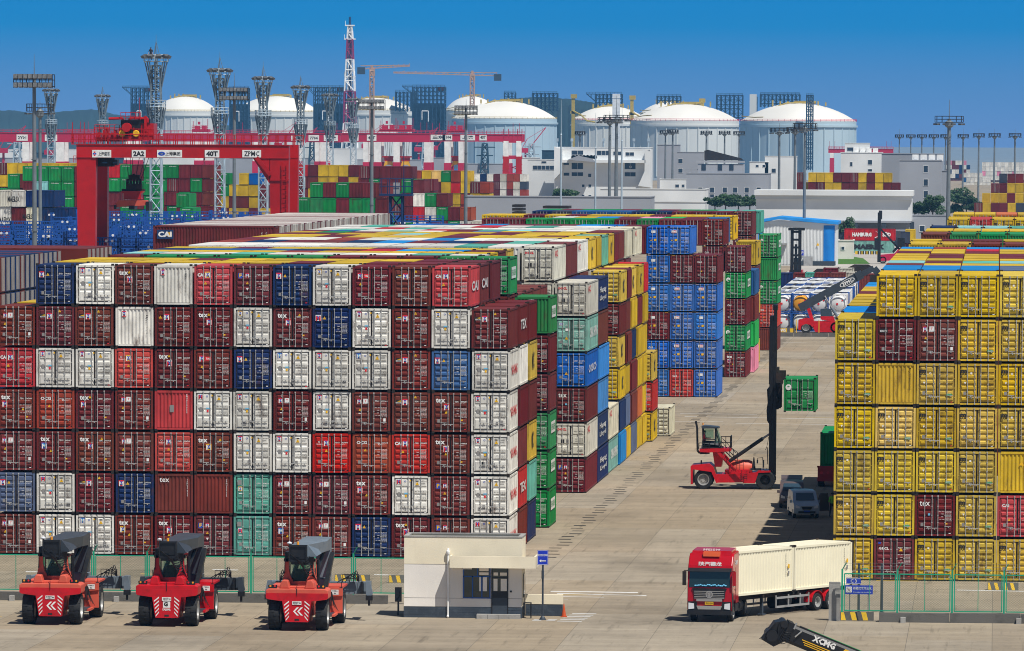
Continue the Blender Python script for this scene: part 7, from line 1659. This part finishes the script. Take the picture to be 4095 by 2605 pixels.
b=MB(); b.box(w*.55,-.25,2.2,w*.58,-.2,3.3); b.text('P',w*.565,2.75,.6,1,y=-.27); b.raw([(w*.745,-.25,4.3),(w*.785,-.25,4.3),(w*.765,-.25,5.0)],[(0,1,2)],2); b.obj('wall_sign',['sign blue','decal white','decal yellow'],T)
# red and grey long containers with names
for (zx,zy,zx2,cc,txt,ci,lab,z0,Yq) in ((242,405,845,'r','HAMBURG SÜD',0,'bright red long container with white lettering, on top of the grey one',2.9,1500),(340,550,830,'Q','MAERSK',1,'grey-green long container with black lettering, on the ground',0,1500)):
    a=at(*zH(zx,zy),Yq); c=at(*zH(zx2,zy),Yq); o=bpy.data.objects.new('shipping_container',body_mesh(12.2,2.9,'corr')); COL.objects.link(o); o.color=(*PAL[cc],1); tag(o,lab,'shipping container','named containers by the gate house')
    xr=c.x if cc=='r' else c.x; o.rotation_euler=(0,0,math.pi/2); o.location=(xr,Yq+1.22,z0)
    b=MB(); W_2=12.2
    # the long side faces -y: local +x side after the turn is world +y, so the -x side faces us
    if cc=='r': b.text('HAMBURG',8.0,1.45,1.0,0,y=-1.24,w=4.6,face='-x',bold=.06); b.text('SÜD',2.1,1.55,1.15,0,y=-1.24,w=2.0,face='-x',bold=.06); b.raw([(-1.226,4.9,2.4),(-1.226,3.4,1.55),(-1.226,3.6,1.45)],[(0,1,2)],0); b.raw([(-1.226,3.6,1.5),(-1.226,5.0,.7),(-1.226,4.8,.6)],[(0,1,2)],0)
    else: b.text('MAERSK',5.9,1.45,1.2,1,y=-1.24,w=7.4,face='-x',bold=.07); b.raw([(-1.226,11.6,1.0),(-1.226,11.6,1.9),(-1.226,10.6,1.9),(-1.226,10.6,1.0)],[(0,1,2,3)],2)
    b.obj('side_lettering',['decal white','decal black','decal cyan'],o)
for (zx,cc,lab) in ((960,'y','yellow container behind the terminal columns'),(120,'d','dark container left of the red long one'),(900,'d','grey blue container right of the red long one')):
    a=at(*zH(zx,415 if cc=='y' else 440),1560); wall(zH,zx,415 if cc=='y' else 440,1560,[cc],'x',lim=False)
b=MB()
for i in range(9): x=at(*zH(360+i*30,685),1480).x; b.box(x,0,0,x+.9,.5,.75,i%2)
b.obj('striped_kerb_blocks',['hazard yellow','white paint'],loc=(0,1480,0)); tag(bpy.data.objects['striped_kerb_blocks'],'yellow and white kerb blocks below the grey long container','barrier')
# lawn, road
def patch(name,pts,m_,z=.006,k='structure'):
    P=[gnd(*q) for q in pts]; b=MB(); b.raw([(p.x,p.y,z) for p in P],[tuple(range(len(P)))]); return kind(b.obj(name,[m_]),k)
defm('lawn',(.06,.16,.015),.9,dirt=.4,dscale=.4,dcol=(.10,.14,.03),bump=.3); defm('light road',(.42,.39,.35),.9,dirt=.3,dscale=.1,dcol=(.5,.48,.45)); defm('far yard',(.20,.24,.28),.9,dirt=.4,dscale=.01,dcol=(.14,.18,.2))
defm('leaf',(.025,.065,.018),.6,dirt=.5,dscale=.3,dcol=(.015,.045,.012),var=.35); defm('hill green',(.012,.035,.035),.9,dirt=.7,dscale=.006,dcol=(.005,.02,.018),var=.3)
patch('road',[(1925,600),(2130,560),(2160,600),(2060,650),(1900,660),(1830,650)],'light road',.005)
patch('lawn',[(1935,622),(1950,607),(2000,603),(2030,608),(2046,621)],'lawn',.010,'stuff')
patch('far_yard',[(-900,425),(3400,425),(4500,345),(-2500,345)],'far yard',.02)
# ---------------- trees ----------------
def tree(x,yb,Y,w,h,label,kindn='tree',seed=1,dens=900):
    dens=int(dens*1.5)
    p=at(x,yb,Y); T=thing(kindn,label,'tree',(p.x,Y,0)); z0=max(0,p.z); R=random.Random(seed); H=z0+h
    b=MB(); b.tube((0,0,0),(.2,0,z0+h*.5),.3,.15,n=7)
    for k in range(6): a_=k*1.05; b.tube((0,0,z0+h*.15),(w*.32*math.cos(a_),w*.2*math.sin(a_),z0+h*(.5+.05*k)),.16,.05,n=5)
    b.obj('trunk',['bark'],T)
    b=MB(); cl=[(R.uniform(-.36,.36)*w,R.uniform(-.3,.3)*w*.6,z0+h*R.uniform(.25,.80),R.uniform(.12,.24)*w) for _ in range(int(9+w*.6))]
    for _ in range(dens):
        c=R.choice(cl); u=Vector((R.gauss(0,1),R.gauss(0,1),R.gauss(0,1))).normalized()*c[3]*R.uniform(.55,1.08); u.z*=min(1.,h/w*1.1)
        q=Vector(c[:3])+u; s_=R.uniform(.22,.5)*max(.8,w/9); a1=Vector((R.gauss(0,1),R.gauss(0,1),R.gauss(0,1))).normalized()*s_; a2=a1.orthogonal().normalized()*s_*.6
        b.raw([q-a1,q+a2,q+a1,q-a2],[(0,1,2,3)])
    b.obj('crown',['leaf'],T)
tree(1326,470,1900,9.5,3.4,'rounded dark green bush before the white offices',seed=3,dens=1300)
for i,(x,w,h) in enumerate(((1680,6,2.9),(1705,8,3.9),(1735,7,3.0),(1762,6,3.3))): tree(x,488,1750,w,h,f"{['small','biggest','low','last'][i]} tree of the dark clump before the grey warehouse, {ORD[i+1]} from left",seed=10+i,dens=1500)
for i,(x,y,w,h) in enumerate(((2150,505,4,3.2),(2168,505,5,3.4),(2192,507,6.5,5.6))): tree(x,y,1700,w,h,['low tree at the terminal building corner','middle tree by the terminal building corner','tallest pale green tree below the grey office tower'][i],seed=20+i,dens=1300)
for i,(x,y,w,h) in enumerate(((2247,478,8,5),(2272,485,8,4.6),(2290,498,7,3.2),(2245,503,7,3.4))): tree(x,y,2100,w,h,f"dark tree {['at the back','in the middle','on the right','in front'][i]} of the clump right of the tall ring mast",seed=30+i,dens=1500)
tree(1990,552,1560,5,5,'small dark tree left of the red long container',seed=41,dens=500)
# ---------------- hills ----------------
def hill(pts,Y,name):
    b=MB(); n=len(pts); R=random.Random(n); prof=[]
    for i in range(n-1):
        for k in range(10):
            t=k/10; x=pts[i][0]*(1-t)+pts[i+1][0]*t; tt=t*t*(3-2*t); y=pts[i][1]*(1-tt)+pts[i+1][1]*tt; prof.append((x,y+R.uniform(-.9,.9)))
    rows=[]
    for (f,dy) in ((0,-900),(.55,-520),(.85,-250),(1.,0),(.8,350),(0,1100)):
        row=[]
        for (x,y) in prof:
            w=at(x,y,Y); row.append((w.x*(Y+dy)/Y,Y+dy,max(-2,w.z*f+(R.uniform(-4,4) if 0<f<1 else 0))))
        rows.append(row)
    m=len(prof); vs=[v for r in rows for v in r]; fs=[(r*m+i,r*m+i+1,(r+1)*m+i+1,(r+1)*m+i) for r in range(5) for i in range(m-1)]
    b.raw(vs,fs); return kind(b.obj(name,['hill green'],smooth=True),'structure')
hill([(-900,300),(-300,268),(-60,258),(20,260),(95,268),(150,262),(215,258),(290,272),(360,276),(450,290),(600,300),(760,318)],9000,'hills')
hill([(1120,330),(1170,250),(1200,232),(1260,229),(1330,232),(1390,240),(1430,262),(1480,300)],7500,'hills')
# far port clutter between the gantries and tanks
bldg('far_shed','pale far shed with a blue roof strip between the white gantry legs',1048,400,1140,3200,30,'blue sheet')
bldg('far_shed','dark blue low building under the right end of the far gantries',1040,404,1160,3150,30,'teal steel')
bldg('far_shed','pale cyan building block just left of the white offices',1226,372,1262,2800,20,'white wall')
bldg('far_shed','blue grey shed between lattice towers under the far gantries',840,376,1000,3500,40,'grey wall')
bldg('far_shed','white sheds seen through the far gantry legs at the left',150,352,300,3600,40,'white wall')
bldg('far_shed','low bluish shed under the leftmost far gantry',-40,372,180,3300,40,'grey wall')
bldg('far_shed','low bluish shed under the far gantries in the middle',540,372,720,3400,40,'grey wall')
bldg('far_shed','dim blue block right of the left far gantry legs',180,372,300,3200,40,'teal steel')
for i,(x0,x1,yt,Yq,mt) in enumerate(((-30,45,352,3400,'white wall'),(68,130,360,3450,'teal steel'),(300,455,362,3500,'white wall'),(500,590,366,3600,'grey wall'),(612,688,358,3700,'white wall'),(770,850,350,3700,'white wall'),(1012,1045,372,3300,'grey wall'),(1092,1180,386,3000,'grey wall'))):
    bldg('far_block',f"hazy far block, {ORD[i+1]} from the left in the distant industrial strip",x0,yt,x1,Yq,30,mt)
def cran(x,yt,yb,Y,lab):
    p=at(x,yt,Y); b=MB(); b.bar((0,0,0),(0,0,p.z*.62),1.1,1.1); b.bar((0,0,p.z*.55),(12,0,p.z),.5,.5); b.box(-2.6,-2,p.z*.56,2.2,2,p.z*.64); b.bar((-2,0,p.z*.64),(1,0,p.z*.8),.35,.35); b.bar((1,0,p.z*.8),(12,0,p.z),.2,.2); o=b.obj('crawler_crane',['magenta red'],loc=(p.x,Y,0)); tag(o,lab,'crane')
cran(470,297,330,3900,'small red crawler crane in front of the first tanks')
for i,(x,y,Yq) in enumerate(((8,296,3300),(116,305,3400),(655,286,4000),(700,300,3800),(985,300,3900),(1236,300,3700),(860,292,4100),(1022,296,4000))): cran(x,y,330,Yq,f"thin magenta crawler crane on the far skyline, {ORD[i+1]} of the scattered ones")
for i,(x,y,Yq) in enumerate(((40,330,3100),(210,340,3200),(330,338,3300),(735,322,3300),(1000,335,3200),(1140,338,3000),(1250,338,3300))):
    p_=at(x,y,Yq); T=thing('pylon',f"faint steel pylon in the far port clutter, {ORD[i+1]} from the left",'tower',(p_.x,Yq,0),group='far pylons'); b=MB(); lattice(b,0,0,0,p_.z,5,2.2,6,.4); b.box(-5,-.3,p_.z-2,5,.3,p_.z-1.5); b.box(-4,-.3,p_.z-6,4,.3,p_.z-5.5); b.obj('lattice_shaft',['teal steel' if i%2 else 'pale steel'],T)
# ---------------- kerb, tank containers and machines at the lane end ----------------
lowk=MB(); a=gnd(1826,792);c=gnd(1975,795)
x=a.x
while x<c.x+6: lowk.box(x+.02,0,0,x+2.3,.6,.55+random.uniform(-.03,.03)); x+=2.35
o=lowk.obj('low_wall',['dark concrete'],loc=(0,a.y,0)); tag(o,'low dark kerb wall crossing the lane end before the tank containers','wall')
def tank_container(x,Y,z,frame,tk,label,lite=False):
    T=thing('tank_container',label,'tank container',(x,Y,z),group='tank containers at the lane end')
    b=MB(); w=1.2;L=6.06;h=2.58
    for sx in (-w,w):
        for y in (0,L): b.box(sx-.08,y-.08,0,sx+.08,y+.08,h)
        for zz in (.08,h-.08): b.box(sx-.07,0,zz-.07,sx+.07,L,zz+.07)
        b.bar((sx,0,.1),(sx,1.4,h-.1),.07,.07); b.bar((sx,L,.1),(sx,L-1.4,h-.1),.07,.07)
    for y in (0,L):
        for zz in (.08,h-.08): b.box(-w,y-.07,zz-.07,w,y+.07,zz+.07)
    for s in (-1,1): b.bar((s*w,0,h*.72),(s*w*.55,0,h-.1),.07,.07); b.bar((s*w,0,h*.28),(s*w*.55,0,.1),.07,.07)
    b.obj('frame',[frame],T)
    b=MB(); r=1.10; b.lathe([(.01,.10),(.55,.13),(.9,.25),(r,.55),(r,L-.55),(.9,L-.25),(.01,L-.1)],(0,0,h/2),'y',22); b.obj('tank',[tk],T,smooth=True)
    b=MB(); b.box(-.24,.4,h-.03,.24,L-.4,h+.03); 
    for yy in (1.6,4.2): b.box(-1.1,yy,h-.02,1.1,yy+.22,h+.02)
    b.obj('walkway',['dark steel' if int(Y)%2 else 'white paint'],T)
    if not lite:
        b=MB(); b.raw([(.45,.1,1.7),(.57,.1,1.57),(.7,.14,1.7),(.57,.12,1.83)],[(0,1,2,3)]); b.box(-.25,.06,1.1,.0,.09,1.35); b.obj('placard',['decal red','decal blue'],T)
tx0=at(*zS(160,810),872)
ROWN=ORD[1:]+['fourteenth','fifteenth']
tcs=[('blue steel','tank white'),('blue steel','tank orange'),('blue steel','tank white'),('white paint','tank white'),('red machine paint','tank white')]
names=['white tank in a blue frame','orange tank in a blue frame','white tank in a blue frame','white tank in a white frame','white tank in a red frame']
for row in range(15):
    for k in range(5):
        if row>=1 and k==4: continue
        for t in (0,1):
            if row and t==0: continue
            if row==0 and k==4 and t: continue
            q_=k if row==0 else (3,0,3,3,2)[(k*2+row*3)%5]; fr,tk=tcs[q_]; nm=names[q_]
            if row==0 and t==0 and k==1: tk='tank white'; nm=names[0]
            tank_container(tx0.x-1.3-row*.02+(k-0)*2.6+random.uniform(-.05,.05),876+row*7.4,2.65*t,fr,tk,f"{nm}, {'upper' if t else 'lower'} tier, {'front' if row==0 else ROWN[row]} row, {ORD[k+1]} from left",lite=row>0)
b=MB(); p=at(*zS(105,830),868.5); b.box(p.x-1.6,868.4,.0,p.x+1.6,868.9,.75,0); b.box(p.x-.6,868.38,.12,p.x+.5,868.4,.66,1); b.text('W5',p.x-.05,.4,.42,2,y=868.37,w=.8,bold=.05); b.box(p.x-1.6,868.38,.1,p.x-1.2,868.4,.65,3); b.box(p.x+.9,868.38,.1,p.x+1.4,868.4,.65,3); o=b.obj('marker_block',['dark concrete','hazard yellow','decal white','hazard yellow']); tag(o,'striped marker block with white letters at the foot of the tank containers','barrier')
rows_=[(420,340,1030,'me'),(350,375,1003,'bb'),(275,375,1006,'t'),(560,372,1008,'e'),(705,385,940,'b')]
for (zx,zy,Yq,cs),wh in zip(rows_,('the farther row beyond the tanks','the nearer row beyond the tanks','the left end beyond the tanks','the pale spot beyond the tanks','the pile below the boom tip')): wall(zS,zx,zy,Yq,[cs],wh,L=6,lim=True)
# rear reach stacker with slate boom
YZ=870.5; p=at(*zS(285,848),YZ); sc=ppm(YZ)*3.373
def GZ(x,y): return ((x-285)/sc,(848-y)/sc)
T=thing('reach_stacker','red reach stacker in profile raising a slate boom with white oval logo','reach stacker',(p.x,YZ,0))
b=MB(); b.prism([GZ(225,820),GZ(225,745),GZ(290,728),GZ(345,740),GZ(350,790),GZ(335,800),GZ(320,782),GZ(285,775),GZ(250,790),GZ(245,825)],'y',-1.5,1.5); b.prism([GZ(345,755),GZ(520,755),GZ(520,840),GZ(360,840),GZ(340,800)],'y',-1.4,1.4); b.prism([GZ(290,660),GZ(315,650),GZ(345,745),GZ(365,840),GZ(340,800)],'y',-.7,.7); b.prism([GZ(400,740),GZ(400,715),GZ(500,715),GZ(515,760)],'y',-1.3,1.3); b.obj('chassis',['red machine paint'],T)
b=MB(); b.prism([GZ(400,718),GZ(398,660),GZ(410,655),GZ(478,655),GZ(498,718)],'y',-1.2,.2); b.obj('cab',['glass blue'],T)
b=MB()
A=Vector((GZ(232,655)[0],-.0,GZ(232,655)[1])); B_2=Vector((GZ(700,395)[0],0,GZ(700,395)[1])); C_2=Vector((GZ(815,335)[0],0,GZ(815,335)[1])); b.bar(A,B_2,.9,1.15); b.bar(B_2,C_2,.75,.78); b.bar(B_2-Vector((.4,0,.2)),B_2+Vector((.4,0,.22)),1.1,1.2); b.bar(C_2,Vector((GZ(850,375)[0],0,GZ(850,375)[1])),.8,.9); b.obj('boom',['slate paint'],T)
b=MB(); q=GZ(822,440); b.box(q[0]-.6,-1,q[1]-.6,q[0]+.9,1,q[1]+.9); b.box(q[0]-.9,-3,q[1]-.9,q[0]-.2,3,q[1]-.3); b.bar((q[0]+.3,0,q[1]+.6),(GZ(845,370)[0],0,GZ(845,370)[1]),.6,.6); b.obj('spreader',['dark steel'],T)
b=MB(); b.tube((GZ(430,555)[0],-.5,GZ(0,555)[1]),(GZ(490,655)[0],-.5,GZ(0,655)[1]),.10,n=8); b.tube((GZ(490,655)[0],-.5,GZ(0,655)[1]),(GZ(540,730)[0],-.5,GZ(0,730)[1]),.2,n=8,mi=1); b.obj('lift_cylinder',['rim grey','light slate paint'],T)
b=MB(); d=(B_2-A).normalized(); Rz_=Matrix((d,Vector((0,1,0)),d.cross(Vector((0,1,0))))).transposed().to_4x4(); b.T=Matrix.Translation(A.lerp(B_2,.80)+Vector((0,-.47,0)))@Rz_
pts=[(1.15*math.cos(t_),.42*math.sin(t_)) for t_ in [2*math.pi*i/20 for i in range(20)]]; b.raw([(u,-.008,v) for u,v in pts],[tuple(range(20))]); b.raw([(u*.9,-.014,v*.82) for u,v in pts],[tuple(range(20))],1); b.text('ZPMC',0,0,.44,0,y=-.02,w=1.55,bold=.05); b.obj('boom_logo',['decal white','slate paint'],T)
for q_ in ((285,800),(520,800)): wheel(T,(GZ(q_[0],0)[0],-1.1,.80),.80,.6,'y',20,face=-1); wheel(T,(GZ(q_[0],0)[0],1.1,.80),.80,.6,'y',20,face=1,rims=False)
for zx in (207,387): b=MB(); w_=at(*zS(zx,740),868); b.tube((0,0,0),(0,0,1.9),.06,n=6); o=b.obj('yellow_post',['hazard yellow'],loc=(w_.x,868,.0)); tag(o,'slim yellow post left of the profile stacker' if zx==207 else 'slim yellow post before the profile stacker','post')
# mast truck beyond the tank containers
def mast_truck(x0,x1,yt,yb,Y,label,body='red machine paint',side=1):
    a=at(x0,yb,Y);c=at(x1,yb,Y); w=c.x-a.x; h=at(x0,yt,Y).z; T=thing('container_handler',label,'container handler',(a.x,Y,0)); b=MB()
    for x in (0,w-.6): b.box(x,0,.3,x+.6,.7,h)
    for k in range(7): b.box(.5,.1,.5+k*h/7,w-.5,.6,.9+k*h/7)
    b.box(.8,.3,h*.35,w-.8,.5,h*.7); b.box(-.4,-.3,h-.5,w+.6,.6,h); b.obj('mast',['black paint'],T)
    b=MB(); b.box(-.2,.8,.8,w+.2,7,2.3); b.box(.6,-1.,.6,w-.4,.6,1.5); b.obj('chassis',[body],T); b=MB(); b.box(.6,1.5,2.3,w-.6,3.4,4.6); b.obj('cab',['glass blue'],T)
    for x in (-.2,w+.2): wheel(T,(x,1.2,.8),.8,.7,'x',16,lugs=False)
mast_truck(1858,1884,536,645,1180,'tall dark mast truck standing before the blue roofed shed')
def mast_side(x,yt,yb,Y,label,col):
    a=at(x,yb,Y); h=at(x,yt,Y).z; T=thing('container_handler',label,'container handler',(a.x,Y,0)); b=MB(); b.box(-.35,-1,.3,.35,1,h); b.box(-.1,-1.1,h-1.5,.6,1.1,h+.4); b.box(-1.0,-1.2,3,-.2,1.2,5.5); b.obj('mast',['black paint'],T)
    b=MB(); b.prism([(.4,.6),(7.5,.8),(8,2.3),(5,2.5),(4.2,3.2),(3.4,2.2),(.4,1.9)],'y',-1.4,1.4); b.obj('chassis',[col],T); b=MB(); b.box(4.0,-.8,3.6,5.6,.8,5.6); b.bar((.3,0,7.5),(5,0,2.5),.3,.4); b.bar((3.,0,2.5),(5,0,4.5),.5,.5); b.obj('cab',['black paint'],T)
    for x_ in (.9,6.4): wheel(T,(x_,-1.1,.8),.8,.6,'y',16,face=-1,lugs=False); wheel(T,(x_,1.1,.8),.8,.6,'y',16,lugs=False)
mast_side(2067,500,606,1370,'thin dark mast of a magenta lift truck in front of the lettered containers','magenta red')
def cabhead(x,yb,Y,w,label):
    p=at(x,yb,Y); T=thing('reach_stacker',label,'reach stacker',(p.x,Y,0)); b=MB(); b.box(-w/2,0,.3,w/2,3,1.6); b.prism([(-w*.45,2.6),(-w*.5,3.9),(-w*.2,4.6),(w*.35,4.6),(w*.55,4.1),(w*.4,2.6)],'y',.2,3); b.box(-w*.4,.5,1.6,-w*.3,2.6,3); b.box(w*.3,.5,1.6,w*.4,2.6,3); b.obj('body',['dark steel'],T)
    b=MB(); b.box(-w*.3,.4,1.7,w*.3,.5,2.7); b.obj('window',['glass blue'],T)
    for s in (-1,1): wheel(T,(s*w*.42,.9,.8),.8,.5,'x',16,face=s,lugs=False)
cabhead(1928,643,1080,2.9,'dark stacker head standing on the yard beyond the tank containers')
cabhead(2020,640,1120,4.6,'larger dark stacker head right of the first, above the boom')
p=at(1845,651,1050); T=thing('lorry_cab','red lorry front with white side lettering by the tall mast truck','lorry',(p.x,1050,0)); b=MB(); b.prism([(-2.2,.7),(-2.2,2.4),(-1.6,3.3),(1.6,3.4),(1.9,2.9),(1.9,.7)],'y',0,2.4); b.obj('cab',['red machine paint'],T); b=MB(); b.text('T-MVP',0,2.5,.7,0,y=-.01,w=2.6,bold=.04); b.obj('side_lettering',['decal white'],T); b=MB(); b.prism([(-2.15,2.45),(-1.65,3.1),(-1.5,2.4)],'y',-.02,0); b.obj('side_window',['glass blue'],T)
for x in (-1.4,1.2): wheel(T,(x,.2,.5),.5,.3,'y',16,face=-1,lugs=False)
wall(zS,62,378,1040,['nb'],'low boxes beside the tall mast truck',L=6)
# dark flat rack piles behind the middle tops
for (x0,x1,y0,lab) in ((1218*1.0,1268,825,'dark pile of flat racks at the left end of the pale wall'),(1415,1655,8,'')):
    pass
for (u0,u1,v0,lab) in ((0,63,795,'dark stack of folded flat racks left of the bush'),(188,345,803,'thin dark stack of folded flat racks near the slim pole')):
    a=at(*zC(u0,v0),1100);c=at(*zC(u1,v0),1100); b=MB(); zz=a.z
    for k in range(5): b.box(0,0,zz-.62*k-.45,c.x-a.x,8,zz-.62*k)
    b.box(.4,.4,0,c.x-a.x-.4,7.6,zz-.6*5); o=b.obj('flat_rack_stack',['dark steel'],loc=(a.x,1100,0)); tag(o,lab,'flat racks')
# ---------------- haze: the air of the port ----------------
m=bpy.data.materials.new('haze air'); m.use_nodes=True; t=m.node_tree; t.nodes.clear(); v=t.nodes.new('ShaderNodeVolumePrincipled'); v.inputs['Density'].default_value=.00005; v.inputs['Color'].default_value=(.22,.58,1.,1); v.inputs['Anisotropy'].default_value=.0
o_=t.nodes.new('ShaderNodeOutputMaterial'); t.links.new(v.outputs[0],o_.inputs['Volume']); M['haze air']=m
b=MB(); b.box(-4200,-60,-3,4200,11500,116); hz=kind(b.obj('haze',['haze air']),'stuff')
# lettering queued above
_logo=LOGO.obj('container_logo',['navy steel','decal white','decal yellow'])
_ml=ML.obj('pile_lettering',['decal black'])
finish_containers(300)
for o in bpy.data.objects:
    if o.parent is None and "logo panel" in str(o.get("label","")): _logo.parent=o; _logo.matrix_parent_inverse=(Matrix.Translation(o.location)@o.rotation_euler.to_matrix().to_4x4()).inverted()
    if o.name=='stacked_containers': _ml.parent=o
